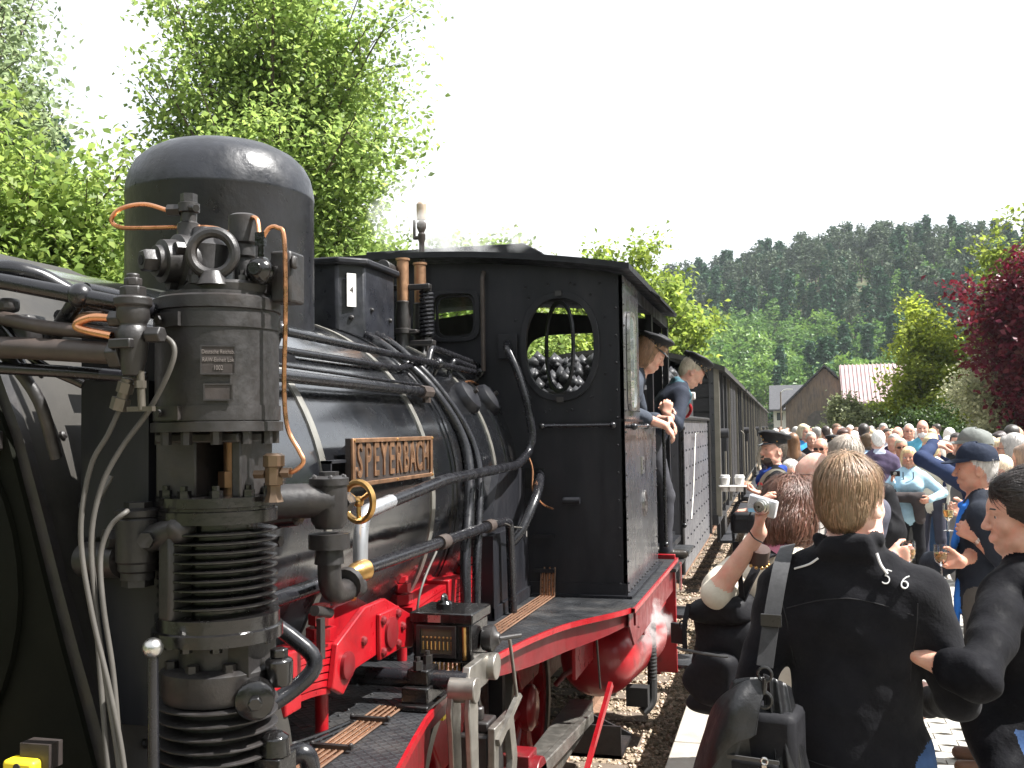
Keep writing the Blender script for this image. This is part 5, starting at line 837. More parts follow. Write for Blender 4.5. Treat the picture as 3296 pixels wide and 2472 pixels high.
# ================================================================== wagons behind the locomotive
T_WOOD = mat('wagon_plank', (.014, .0135, .0145), .65, var=.3, vscale=5, bump=.3, bscale=15, stretch=(1, 1, 6)); T_GREY = mat('wagon_grey', (.02, .02, .023), .5, var=.25, vscale=4); T_RED = mat('wagon_brown_red', (.11, .03, .023), .6, var=.25, vscale=4)
T_POST = mat('wagon_post', (.04, .04, .043), .5, var=.25, vscale=6); T_ROOF = mat('wagon_roof', (.035, .033, .03), .8, var=.3, vscale=6, bump=.3, bscale=25); T_CREAM = mat('coach_trim', (.17, .155, .125), .5, var=.15)
def wagon(y0, L_, style, label):
    w = empty('railway_wagon', label, 'wagon', (0, y0, 0), group='wagons coupled behind the locomotive'); hx = 1.48; body = {'goods': T_WOOD, 'coach': T_GREY, 'red': T_RED}[style]; ze = 2.66
    m = MB(); m.bx(-hx + .03, hx - .03, .06, L_ - .06, .62, ze); m.build('body', body, w)
    npk = 10; hpk = (ze - .64) / npk; pm_ = MB(); pm_.bx(-hx + .06, hx - .06, .0, .05, .006, hpk - .006); pmm = pm_.mesh('end_plank'); pmm.materials.append(body)
    for i in range(npk): o = link('end_plank', pmm, w); o.location = (0, random.uniform(-.006, .004), .64 + i * hpk)
    for x in (-hx + .0, hx - .09): m = MB(); m.bx(x, x + .09, -.03, .06, .5, ze + .02); q = m.build('corner_post', T_POST, w); m = MB(); [m.bolt((x + .045, -.03, z), (0, -1, 0), .014, .012) for z in np.arange(.7, 2.6, .22)]; m.build('rivets', T_GREY, q)
    rp_ = [(x, ze + .02 + .30 * (1 - (x / 1.62) ** 2)) for x in np.linspace(-1.62, 1.62, 15)]; m = MB(); m.prism(rp_ + [(p[0], p[1] - .07) for p in rp_[::-1]], L_ + .24, (0, L_ + .12, 0), AX); m.build('roof', T_ROOF, w)
    m = MB(); m.prism(rp_[1:-1] + [(-hx + .02, ze - .05), (hx - .02, ze - .05)][::1], .05, (0, .055, 0), AX); m.build('end_gable', T_POST, w)
    ribs = int(L_ / (.9 if style == 'goods' else .75))
    for i in range(ribs + 1):
        y = i * L_ / ribs; m = MB(); m.bx(hx - .02, hx + .05, y - .035, y + .035, .6, ze); m.build('side_post', T_POST if i % 3 else T_CREAM, w)
        if i < ribs:
            if style == 'goods':
                m = MB(); yy = y + L_ / ribs / 2; m.bx(hx - .03, hx + (.06 if i in (3, 4) else .01), y + .05, y + L_ / ribs - .05, .66, ze - .04); m.build('door' if i in (3, 4) else 'side_panel', body, w)
            else:
                m = MB(); m.bx(hx - .03, hx + .012, y + .05, y + L_ / ribs - .05, .66, 1.5); m.build('side_panel', body, w); m = MB(); m.ring([(y + .06, 1.55), (y + L_ / ribs - .06, 1.55), (y + L_ / ribs - .06, 2.45), (y + .06, 2.45)], [(y + .11, 1.6), (y + L_ / ribs - .11, 1.6), (y + L_ / ribs - .11, 2.4), (y + .11, 2.4)], .05, (hx - .025, 0, 0), ((0, 1, 0), (0, 0, 1))); f_ = m.build('window', T_CREAM, w); m = MB(); m.bx(hx - .025, hx - .01, y + .1, y + L_ / ribs - .1, 1.59, 2.41); m.build('pane', M_WIN, f_)
    m = MB(); m.bx(-hx, hx, -.04, L_ + .04, .48, .62); m.bx(hx - .0, hx + .18, .4, L_ - .4, .18, .22); m.bx(hx - .05, hx, .4, .5, .2, .6); m.bx(hx - .05, hx, L_ - .5, L_ - .4, .2, .6); m.build('under_frame', T_GREY, w)
    for y in (.35, L_ - .35): m = MB(); m.tube(bend([(hx + .04, y, .75), (hx + .10, y, .8), (hx + .10, y, 1.7), (hx + .04, y, 1.75)], .04), .014, 6); m.build('grab_rail', T_CREAM, w)
    m = MB(); m.cyl((hx + .02, .15, 1.75), (hx + .16, .15, 1.75), .07); m.box((hx + .1, .15, 1.6), (.06, .06, .2)); m.build('side_lamp', T_GREY, w)
    for x in (-.87, .87):
        m = MB(); m.cyl((x, 0, .66), (x, -.42, .66), .07); m.cyl((x, -.42, .66), (x, -.46, .66), .19, n=24); m.build('buffer', K_IRON, w)
    for y in (1.5, L_ - 1.5):
        for s in (-1, 1): m = MB(); m.lathe((s * .70, y, .05), [(.1, 0), (.45, .02), (.45, .11), (.3, .12), (.08, .18)], 28, (s, 0, 0)); m.build('wheel', T_GREY, w)
    m = MB(); m.bx(hx - .1, hx + .02, 1.2, 1.8, .1, .5); m.build('axle_box', K_IRON, w); return w
wagon(14.2, 8.0, 'goods', 'dark planked goods wagon coupled right behind the locomotive bunker'); wagon(23.2, 9.5, 'coach', 'dark coach with pale window frames, second wagon of the train'); wagon(33.7, 9.5, 'coach', 'third wagon of the train, a dark windowed coach'); wagon(44.2, 9.5, 'red', 'brownish red wagon near the end of the train'); wagon(54.7, 9.5, 'red', 'farthest brownish red wagon, last of the train')
# ================================================================== people: signed-distance bodies, meshed as one continuous surface
def _cap(a, b, ra, rb, m, k=.02, fl=None, sub=False): return dict(t='c', a=V(*a), b=V(*b), ra=ra, rb=rb, m=m, k=k, fl=fl, sub=sub)
def _ell(c, r, m, k=.015, Rm=None, sub=False): return dict(t='e', c=V(*c), r=V(*r), m=m, k=k, R=Rm, sub=sub)
EYE4 = np.eye(4)
def xf(pr, M):
    Rm = M[:3, :3]; T = M[:3, 3]; q = dict(pr)
    if pr['t'] == 'c':
        q['a'] = Rm @ pr['a'] + T; q['b'] = Rm @ pr['b'] + T
        if pr['fl'] is not None: q['fl'] = (Rm @ V(*pr['fl'][0]), pr['fl'][1])
    else: q['c'] = Rm @ pr['c'] + T; q['R'] = Rm if pr['R'] is None else Rm @ pr['R']
    return q
def sdf_mesh(prims, h, wr=None, wrmats=()):
    lo = np.min([(np.minimum(p['a'] - p['ra'], p['b'] - p['rb']) if p['t'] == 'c' else p['c'] - p['r'].max()) for p in prims if not p['sub']], 0) - .03
    hi = np.max([(np.maximum(p['a'] + p['ra'], p['b'] + p['rb']) if p['t'] == 'c' else p['c'] + p['r'].max()) for p in prims if not p['sub']], 0) + .03
    n = np.ceil((hi - lo) / h).astype(int) + 1; ax_ = [(lo[i] + h * np.arange(n[i])).astype(np.float32) for i in range(3)]
    D = np.full(n, 1.0, np.float32); B = np.full(n, 1.0, np.float32); Mt = np.zeros(n, np.int8)
    for p in prims:
        pad = max(p['k'], 2.5 * h) + .004
        if p['t'] == 'c': l_ = np.minimum(p['a'] - p['ra'], p['b'] - p['rb']) - pad; h_ = np.maximum(p['a'] + p['ra'], p['b'] + p['rb']) + pad
        else: l_ = p['c'] - p['r'].max() - pad; h_ = p['c'] + p['r'].max() + pad
        i0 = np.clip(np.floor((l_ - lo) / h).astype(int), 0, n); i1 = np.clip(np.ceil((h_ - lo) / h).astype(int) + 1, 0, n)
        if np.any(i1 <= i0): continue
        sl_ = tuple(slice(i0[i], i1[i]) for i in range(3)); X = ax_[0][sl_[0]][:, None, None]; Y = ax_[1][sl_[1]][None, :, None]; Z = ax_[2][sl_[2]][None, None, :]
        if p['t'] == 'c':
            a, b = p['a'].astype(np.float32), p['b'].astype(np.float32); ba = b - a; L2 = float(ba @ ba) + 1e-9; px, py, pz = X - a[0], Y - a[1], Z - a[2]
            t = np.clip((px * ba[0] + py * ba[1] + pz * ba[2]) / L2, 0, 1); vx, vy, vz = px - ba[0] * t, py - ba[1] * t, pz - ba[2] * t; q = vx * vx + vy * vy + vz * vz
            if p['fl'] is not None:
                nv, kf = p['fl']; dn_ = vx * nv[0] + vy * nv[1] + vz * nv[2]; q = q + dn_ * dn_ * (1 / kf ** 2 - 1)
            d = np.sqrt(q) - (p['ra'] + (p['rb'] - p['ra']) * t)
        else:
            c, r = p['c'], p['r']; px, py, pz = X - c[0], Y - c[1], Z - c[2]
            if p['R'] is not None:
                Q = p['R'].T; px, py, pz = Q[0, 0] * px + Q[0, 1] * py + Q[0, 2] * pz, Q[1, 0] * px + Q[1, 1] * py + Q[1, 2] * pz, Q[2, 0] * px + Q[2, 1] * py + Q[2, 2] * pz
            k0 = np.sqrt((px / r[0]) ** 2 + (py / r[1]) ** 2 + (pz / r[2]) ** 2); k1 = np.sqrt((px / r[0] ** 2) ** 2 + (py / r[1] ** 2) ** 2 + (pz / r[2] ** 2) ** 2); d = k0 * (k0 - 1) / (k1 + 1e-6)
        d = d.astype(np.float32); Ds = D[sl_]; k = p['k']
        if p['sub']:
            hh = np.clip(.5 - .5 * (Ds + d) / k, 0, 1); D[sl_] = Ds * (1 - hh) + (-d) * hh + k * hh * (1 - hh)
        else:
            hh = np.clip(.5 + .5 * (Ds - d) / k, 0, 1); D[sl_] = Ds * (1 - hh) + d * hh - k * hh * (1 - hh); w = d < B[sl_]; B[sl_][w] = d[w]; Mt[sl_][w] = p['m']
    if wr:
        X, Y, Z = ax_[0][:, None, None], ax_[1][None, :, None], ax_[2][None, None, :]; ph = wr[1]
        f = np.sin(31 * X + 14 * Z + 2.2 * np.sin(9 * Z + ph) + 1.4 * np.sin(17 * Y)) * .5 + np.sin(-22 * X + 27 * Z + 2.0 * np.sin(11 * Y + 7 * X + ph)) * .5 + .35 * np.sin(60 * Z + 25 * X + 3 * np.sin(19 * Y + ph))
        D += np.where(np.isin(Mt, wrmats), wr[0] * f, 0).astype(np.float32)
    S = D < 0; c8 = [(i, j, k) for i in (0, 1) for j in (0, 1) for k in (0, 1)]; N1 = n - 1
    cnt = sum(S[i:N1[0] + i, j:N1[1] + j, k:N1[2] + k].astype(np.int8) for i, j, k in c8); act = (cnt > 0) & (cnt < 8); I = np.argwhere(act); idg = np.full(N1, -1, np.int32); idg[act] = np.arange(len(I))
    cv_ = np.stack([D[I[:, 0] + i, I[:, 1] + j, I[:, 2] + k] for i, j, k in c8], 1); acc = np.zeros((len(I), 3)); num = np.zeros(len(I)); co = np.array(c8, float)
    for a in range(8):
        for b in range(a + 1, 8):
            if np.abs(co[a] - co[b]).sum() != 1: continue
            va, vb = cv_[:, a], cv_[:, b]; cr = (va < 0) != (vb < 0); t = np.where(cr, va / np.where(cr, va - vb, 1), 0); acc += np.where(cr[:, None], co[a] + (co[b] - co[a]) * t[:, None], 0); num += cr
    P = lo + h * (I + acc / num[:, None]); F = []
    for ax in range(3):
        o1, o2 = [(1, 2), (2, 0), (0, 1)][ax]; sa = [slice(None)] * 3; sb_ = [slice(None)] * 3; sa[ax] = slice(0, -1); sb_[ax] = slice(1, None); ch = S[tuple(sa)] != S[tuple(sb_)]
        E_ = np.argwhere(ch); E_ = E_[(E_[:, o1] > 0) & (E_[:, o2] > 0) & (E_[:, o1] < N1[o1]) & (E_[:, o2] < N1[o2])]; fl = S[tuple(E_.T)]
        def cid(d1, d2): q = E_.copy(); q[:, o1] += d1; q[:, o2] += d2; return idg[tuple(q.T)]
        q = np.stack([cid(-1, -1), cid(0, -1), cid(0, 0), cid(-1, 0)], 1); q[~fl] = q[~fl][:, ::-1]; F.append(q)
    F = np.concatenate(F); F = F[(F >= 0).all(1)]; fcn = P[F].mean(1); gi_ = np.clip(np.round((fcn - lo) / h).astype(int), 0, n - 1); fm_ = Mt[tuple(gi_.T)]
    W_ = np.eye(9, dtype=np.float32)[fm_]; keep = (fm_ >= 6) & (fm_ <= 7)
    for _ in range(3):      # smooth the seams between skin and cloth
        vw = np.zeros((len(P), 9), np.float32); [np.add.at(vw, F[:, c], W_) for c in range(4)]; W_ = vw[F].sum(1); W_ /= W_.sum(1, keepdims=True)
    return P, F, np.where(keep, fm_, W_.argmax(1))
# ---- material slots shared by all people: 0 skin, 1 top, 2 bottom, 3 shoe, 4 hair, 5 lips, 6 eye white, 7 iris/dark, 8 second top colour
def skin_m(name, c): c = tuple(q * .92 for q in c); return mat(name, c, .5, var=.1, vscale=25, rvar=.08, spec=.35, bump=.1, bscale=120, bdist=.002, sss=.2, col2=(c[0] * 1.02, c[1] * .78, c[2] * .76), c2=(.45, .7), c2scale=22)
SKIN = skin_m('skin_light', (.62, .36, .27)); SKIN2 = skin_m('skin_tan', (.50, .26, .18)); SKIN3 = skin_m('skin_pale', (.72, .47, .38)); LIPS = skin_m('lips', (.45, .16, .14)); EYEW = mat('eye_white', (.42, .40, .38), .2, var=0, rvar=0); IRIS = mat('eye_dark', (.03, .025, .02), .15, var=0, rvar=0)
_cm = {}
def cloth(c, rough=.85, name=None):
    key = tuple(round(q, 3) for q in c) + (rough,)
    if key not in _cm: _cm[key] = mat('cloth_%d' % len(_cm), tuple(q * .88 for q in c), rough, var=.16, vscale=9, rvar=.05, spec=.2, bump=.35, bscale=26, bdist=.012)
    return _cm[key]
def hairm(c): return mat('hair_%s' % '_'.join('%d' % (q * 1000) for q in c), c, .42, var=.3, vscale=30, rvar=.1, spec=.6, stretch=(3, 3, .6), bump=.6, bscale=45, bdist=.006, island=.3)
def rotM(yaw=0, pitch=0, tilt=0, piv=(0, 0, 0)):
    M = Matrix.Translation(piv) @ Matrix.Rotation(R(yaw), 4, 'Z') @ Matrix.Rotation(R(-pitch), 4, 'X') @ Matrix.Rotation(R(tilt), 4, 'Y') @ Matrix.Translation([-q for q in piv]); return np.array(M)
def ap3(M, p): return M[:3, :3] @ np.asarray(p, float) + M[:3, 3]
def hand_prims(w, f, n, side, curl=.35, rf=.0088, m=0, spread=.0):
    f = unit(f); n = np.asarray(n, float); n = unit(n - f * (n @ f)); t = np.cross(f, n) * (1 if side > 0 else -1); o = []
    for q, L_, ln in ((.030, .088, .070), (.010, .094, .078), (-.011, .090, .072), (-.031, .080, .056)):
        kn = w + f * L_ + t * q; o.append(_cap(w + f * .012 + t * q * .55, kn, .016, .0135, m, .014, (n, .85))); d = f + t * q * spread * 8; p = kn; c = curl * (1.0 + .12 * (1 - q / .03))
        for sgm in range(3):
            ang = c * (sgm + .65) * 1.05; dd = unit(d) * math.cos(ang) + n * math.sin(ang); e = p + dd * ln * (.45, .31, .24)[sgm]; o.append(_cap(p, e, rf * (1.08 - .08 * sgm), rf * (1.0 - .08 * sgm), m, .004)); p = e
    b = w + f * .022 + t * .024; k1 = b + f * .034 + t * .026 + n * .012; k2 = k1 + f * .028 + t * .010 + n * (.012 + .02 * curl); k3 = k2 + f * .022 - t * .004 * curl + n * .014 * curl
    return o + [_cap(b, k1, .017, .0125, m, .012), _cap(k1, k2, .0115, .0105, m, .005), _cap(k2, k3, .0105, .0085, m, .004)]
def head_prims(fem=False, hair='short', beard=False, jaw=1.0, fine=True, nose=1.0, smile=0.0, eyes=False):
    w = .95 if fem else 1.0; o = [_ell((0, -.012, 1.648), (.077 * w, .096, .103), 0, .02), _ell((0, .022, 1.598), (.064 * w * jaw, .070, .088), 0, .03), _ell((0, .058, 1.537), (.030 * jaw, .030, .024), 0, .03), _ell((0, .045, 1.66), (.062 * w, .050, .045), 0, .03)]
    for s in (-1, 1):
        o += [_ell((s * .040, .062, 1.600), (.024, .022, .022), 0, .02), _ell((s * .050 * jaw, .02, 1.552), (.022, .036, .022), 0, .03)]
        if fine: o += [_ell((s * .032, .100, 1.632), (.017, .014, .0125), 0, .012, sub=True)] + ([] if eyes else [_ell((s * .0315, .0755, 1.6315), (.0115, .0105, .0095), 6, .001), _ell((s * .0315, .0835, 1.6310), (.0060, .0040, .0060), 7, .001)]) + [_ell((s * .032, .0812, 1.6448), (.0165, .0078, .0050), 0, .004), _ell((s * .032, .0800, 1.6185), (.0155, .0068, .0042), 0, .004)] + ([] if eyes else [_cap((s * .018, .0915, 1.655), (s * .046, .0795, 1.658), .0042, .0032, 4, .002)])
        o += [_ell((s * (.0755 * w + .003), -.008, 1.612), (.0085, .021, .032), 0, .006, np.array(Matrix.Rotation(R(s * -22), 3, 'Z')))]
        if fine: o += [_ell((s * (.0835 * w + .003), -.003, 1.616), (.006, .011, .017), 0, .006, np.array(Matrix.Rotation(R(s * -22), 3, 'Z')), sub=True)]
    nl = .107 + .006 * nose
    o += [_cap((0, .088, 1.645), (0, nl - .001, 1.603), .0075, .0095, 0, .012), _ell((-.0105, nl - .011, 1.596), (.0080, .010, .0075), 0, .006), _ell((.0105, nl - .011, 1.596), (.0080, .010, .0075), 0, .006), _ell((0, nl - .004, 1.599), (.0090, .0105, .0085), 0, .006)]
    if fine:
        o += [_ell((0, .084, 1.562), (.028, .018, .017), 0, .012), _cap((-.021 - smile * .006, .0895, 1.5635 + smile * .005), (0, .0990, 1.5645), .0032, .0046, 5, .002), _cap((.021 + smile * .006, .0895, 1.5635 + smile * .005), (0, .0990, 1.5645), .0032, .0046, 5, .002), _cap((-.014, .0915, 1.5540), (.014, .0915, 1.5540), .0050, .0050, 5, .003, None), _ell((0, .094, 1.543), (.022, .010, .005), 0, .006, sub=True), _ell((0, .112, 1.5592), (.026, .016, .0016), 5, .002, sub=True)]
    else: o += [_cap((-.02, .092, 1.558), (.02, .092, 1.558), .005, .005, 5, .003)]
    if beard: o += [_ell((0, .045, 1.545), (.058, .056, .034), 4, .008), _ell((0, .100, 1.5735), (.026, .009, .006), 4, .004)]
    H = []
    if hair == 'short': H = [_ell((0, -.026, 1.668), (.0845 * w, .094, .096), 4, .012), _ell((0, -.060, 1.612), (.068, .046, .058), 4, .02), _ell((0, .045, 1.715), (.055, .034, .026), 4, .02)]
    elif hair == 'crop': H = [_ell((0, -.024, 1.660), (.081 * w, .094, .097), 4, .01), _ell((0, -.060, 1.605), (.066, .044, .05), 4, .02)]
    elif hair == 'bald': H = [_ell((0, -.058, 1.610), (.073, .046, .042), 4, .015)]
    elif hair in ('bob', 'tousle'): H = [_ell((0, -.026, 1.674), (.093, .104, .100), 4, .015), _ell((0, -.066, 1.590), (.080, .058, .085), 4, .03), _ell((0, .052, 1.712), (.062, .036, .032), 4, .02)] + [_ell((s * .078, -.018, 1.60), (.024, .062, .078), 4, .02) for s in (-1, 1)]
    elif hair == 'long': H = [_ell((0, -.026, 1.672), (.089, .100, .098), 4, .015), _cap((0, -.07, 1.62), (0, -.085, 1.40), .068, .05, 4, .03, ((0, 1, 0), .5))] + [_cap((s * .075, -.03, 1.62), (s * .08, -.05, 1.42), .03, .028, 4, .02) for s in (-1, 1)]
    elif hair == 'updo': H = [_ell((0, -.024, 1.676), (.092, .103, .100), 4, .015), _ell((0, .048, 1.718), (.058, .036, .028), 4, .02), _ell((-.074, -.03, 1.632), (.022, .048, .04), 4, .015), _ell((.074, -.03, 1.632), (.022, .048, .04), 4, .015), _ell((0, -.085, 1.63), (.060, .050, .062), 4, .03), _ell((0, -.06, 1.59), (.068, .046, .05), 4, .02)] + [_ell((s * .066, -.02, 1.655), (.022, .05, .048), 4, .02) for s in (-1, 1)]
    return o, H
def person(name, label, px, face, h=1.75, fem=False, top=(.05, .05, .06), bottom=(.03, .04, .08), skin=None, hair='short', hairc=(.09, .06, .04), shoe=(.03, .025, .02), arms=None, head=(0, 0, 0), lean=0, wide=1.0, vox=.012,
           sleeve='long', belly=0.0, bust=0.0, jacket=0.0, top2=None, beard=False, jaw=1.0, z0=0.0, extra=(), stance=.1, hands=None, wr=.004, group=None, legs=None, collar=False, smile=0.0, nose=1.0, topmat=None, botmat=None, strands=0, hem=.93):
    s = h / 1.75; rt_ = empty(name, label, 'person', (px[0], px[1], z0), R(face), group=group); fine = vox <= .0085; P = []
    fy = ((0, 1, 0), .76); W = wide * (.93 if fem else 1.0); M1 = 1
    LN = rotM(0, lean, 0, (0, 0, .95)); U = lambda p: ap3(LN, p); j = jacket
    tors = [_cap((-.085 * W, -.005, 1.315), (.085 * W, -.005, 1.315), .112 + j, .112 + j, M1, .05, ((0, 1, 0), .88)), _cap((0, -.014, 1.412), (.148 * W, -.012, 1.378), .062 + j, .056 + j, M1, .06), _cap((0, -.014, 1.412), (-.148 * W, -.012, 1.378), .062 + j, .056 + j, M1, .06), _cap((0, 0, 1.02), (0, 0, 1.27), (.142 + j) * W, (.148 + j) * W, M1, .05, fy), _cap((0, -.005, hem), (0, -.002, 1.06), (.160 + j * 1.4) * W, (.150 + j) * W, M1, .03, fy), _cap((-.09 * W, -.02, 1.43), (.09 * W, -.02, 1.43), .05 + j, .05 + j, M1, .05), _cap((-.05, -.018, 1.46), (.05, -.018, 1.46), .042 + j, .042 + j, M1, .05)]
    if belly: tors.append(_ell((0, .055, 1.10), (.145 * W, .075 + belly, .14), M1, .06))
    if bust: tors += [_ell((q * .072, .085, 1.275), (.068 + bust, .058 + bust, .065 + bust), M1, .05) for q in (-1, 1)]
    if collar: tors += [_cap((-.05, -.04, 1.475), (-.045, .03, 1.465), .022, .018, 8 if top2 else 1, .02), _cap((.05, -.04, 1.475), (.045, .03, 1.465), .022, .018, 8 if top2 else 1, .02), _cap((-.04, -.062, 1.485), (.04, -.062, 1.485), .022, .022, 8 if top2 else 1, .02)]
    tors.append(_cap((0, -.022, 1.42), (0, -.004, 1.56), .058 if not fem else .048, .052 if not fem else .044, 0, .03))
    P += [xf(p, LN) for p in tors]; HM = LN @ rotM(head[0], head[1], head[2], (0, -.01, 1.50)); hp_, hh_ = head_prims(fem, hair, beard, jaw, vox <= .0125, nose, smile, fine); P += [xf(p, HM) for p in hp_ + hh_]
    P.append(_cap((-.075 * W, -.005, .925), (.075 * W, -.005, .925), .122, .122, 2, .04, ((0, 1, 0), .85)))
    lg = legs or {}
    for sd_, q in (('l', -1), ('r', 1)):
        kn = lg.get(sd_ + 'k', (q * (stance + .005), .02, .49)); an = lg.get(sd_ + 'a', (q * (stance + .01), -.01, .085)); hpj = (q * .088 * W, 0, .92); P += [_cap(hpj, kn, .092 * W, .066, 2, .03), _cap(kn, an, .064, .052, 2, .02), _cap((an[0], an[1] - .03, an[2] - .045), (an[0] + q * .015, an[1] + .145, an[2] - .048), .040, .036, 3, .015), _cap((an[0], an[1], an[2]), (an[0], an[1], an[2] - .03), .045, .042, 3, .02)]
    ar = arms or {}; fy2 = None; wrists = {}
    for sd_, q in (('l', -1), ('r', 1)):
        a = ar.get(sd_, ((q * .235, -.03, 1.13), (q * .235, .06, .90))); sh = U((q * .172 * W, -.012, 1.380)); el, wr_ = V(*a[0]), V(*a[1]); fo_ = 0 if sleeve in ('short', 'none') else 1; up_ = 0 if sleeve == 'none' else 1
        P += [_cap(sh, el, .060 + j, .047 + j * .8, up_, .035), _cap(el, wr_, (.045 if fo_ else .040) + j * .7 * fo_, (.034 if fo_ else .027) + j * .4 * fo_, fo_, .018)]
        if sleeve == 'short': P.append(_cap(sh, sh + (el - sh) * .72, .064 + j, .060 + j, 1, .03))
        if sleeve == 'roll': mid = el + (wr_ - el) * .45; P[-1] = _cap(el, mid, .046 + j, .043 + j, 1, .018); P.append(_cap(el, wr_, .038, .027, 0, .01))
        if fo_ and sleeve == 'long': P.append(_cap(el + (wr_ - el) * .85, wr_, .036 + j * .4, .034 + j * .4, 1, .012))
        fd = a[2] if len(a) > 2 else unit(wr_ - el); nn = a[3] if len(a) > 3 else V(-q * .8, .25, 0); cu = a[4] if len(a) > 4 else .35; f0 = unit(fd)
        P += hand_prims(wr_ - f0 * .012, f0, nn, q, cu, max(.0088, vox * .72)); wrists[sd_] = wr_
    P += list(extra)
    Pv, F, mi = sdf_mesh(P, vox / s if s else vox, (wr, face * .1 + h) if wr and vox <= .016 else None, (1, 2, 8))
    sm = SKIN if skin is None else skin; mats = [sm, topmat or cloth(top), botmat or cloth(bottom), cloth(shoe, .4), hairm(hairc), LIPS, EYEW, IRIS, cloth(top2 or top)]
    bd = npmesh('body', Pv * s, F, mats, rt_, True, mi); rt_['_s'] = s; hx = empty('head_frame'); COL.objects.unlink(hx); bpy.data.objects.remove(hx)
    if fine:
        for q in (-1, 1):
            c_ = V(q * .0315, .0742, 1.6312); b = MB(); b.ball(c_, .0118, 14, 10); headpart(b, 'eye', EYEW, rt_, HM, s); b = MB(); b.ball(c_ + V(0, .0078, 0), .0062, 12, 8, (1, .8, 1)); headpart(b, 'iris', IRIS, rt_, HM, s); b = MB(); b.tube(spline([(q * .014, .0935, 1.6525), (q * .028, .0925, 1.657), (q * .046, .0815, 1.6555)], 5), [.0030] * 10 + [.0012], 6); headpart(b, 'eyebrow', hairm(tuple(k * .7 for k in hairc)), rt_, HM, s)
    if strands: hair_strands(rt_, HM, s, hair, strands, hairm(hairc), Pv, F, mi)
    return rt_, HM, s
def hair_strands(rt_, HM, s, style, n, m, Pv, F, mi):
    g = np.random.default_rng(1 + n); Hi = np.linalg.inv(HM); hf = np.flatnonzero(mi == 4); C_ = Pv[F[hf]].mean(1); Nn = np.cross(Pv[F[hf, 2]] - Pv[F[hf, 0]], Pv[F[hf, 3]] - Pv[F[hf, 1]]); Nn /= np.linalg.norm(Nn, axis=1)[:, None] + 1e-9
    C_ = C_ @ Hi[:3, :3].T + Hi[:3, 3]; Nn = Nn @ Hi[:3, :3].T; ok = ~((C_[:, 1] > .06) & (C_[:, 2] < 1.69)); C_, Nn = C_[ok], Nn[ok]
    if not len(C_): return
    Nn *= np.sign((Nn * (C_ - V(0, -.02, 1.63))).sum(1))[:, None]; k = g.integers(0, len(C_), n); p = C_[k] + g.normal(0, .003, (n, 3)); nr = Nn[k]; crown = V(.012, -.05, 1.77); seg = 6; ru = {'short': .38, 'crop': .5, 'tousle': 1.15, 'bob': 1.0}.get(style, .8)
    ln = {'short': .05, 'crop': .022, 'tousle': .065}.get(style, .075) * g.uniform(.5, 1.3, n); lift = g.uniform(.02, .30, n) * ru; pts = [p - nr * .002]; cur = p.copy(); jit = g.normal(0, .30, (n, 3)) * ru; lump = np.sin(p @ np.array([[55, 20, 9], [-30, 60, 22], [40, 25, -50]]).T * 1.0)
    for i in range(seg):
        fl = cur - crown; fl /= np.linalg.norm(fl, axis=1)[:, None] + 1e-6; fl[:, 2] -= .35
        if style == 'updo': fl = V(0, -.13, 1.64) - cur; fl /= np.linalg.norm(fl, axis=1)[:, None] + 1e-6
        fl = fl + jit * .5 + lump * .28 * ru; fl -= nr * (fl * nr).sum(1)[:, None]; fl /= np.linalg.norm(fl, axis=1)[:, None] + 1e-6; st = (ln / seg)[:, None]
        cur = cur + (fl + nr * (lift[:, None] - st * i / .085 * 1.1)) * st; pts.append(cur.copy())
    Q = np.stack(pts, 1); tg = np.gradient(Q, axis=1); sdv = np.cross(tg, nr[:, None, :]); sdv /= np.linalg.norm(sdv, axis=2)[..., None] + 1e-9; wd = np.linspace(.0014, .0004, seg + 1)[None, :, None] * g.uniform(.6, 1.4, n)[:, None, None]
    Vv = np.concatenate([Q - sdv * wd, Q + sdv * wd], 2).reshape(n, seg + 1, 2, 3).reshape(-1, 3); Vv = (Vv @ HM[:3, :3].T + HM[:3, 3]) * s
    b = (np.arange(n) * (seg + 1) * 2)[:, None] + np.arange(seg)[None] * 2; Fq = np.stack([b, b + 1, b + 3, b + 2], -1).reshape(-1, 4); return npmesh('hair', Vv, Fq, m, rt_, True)
def hmat(HM, s): return Matrix([[*(HM[i, :3] * s), HM[i, 3] * s] for i in range(3)] + [[0, 0, 0, 1]])
def headpart(mb, name, m, rt_, HM, s, bev=0, sharp=45):
    o = mb.build(name, m, rt_, sharp=sharp, bev=bev); o.data.transform(hmat(HM, s)); return o
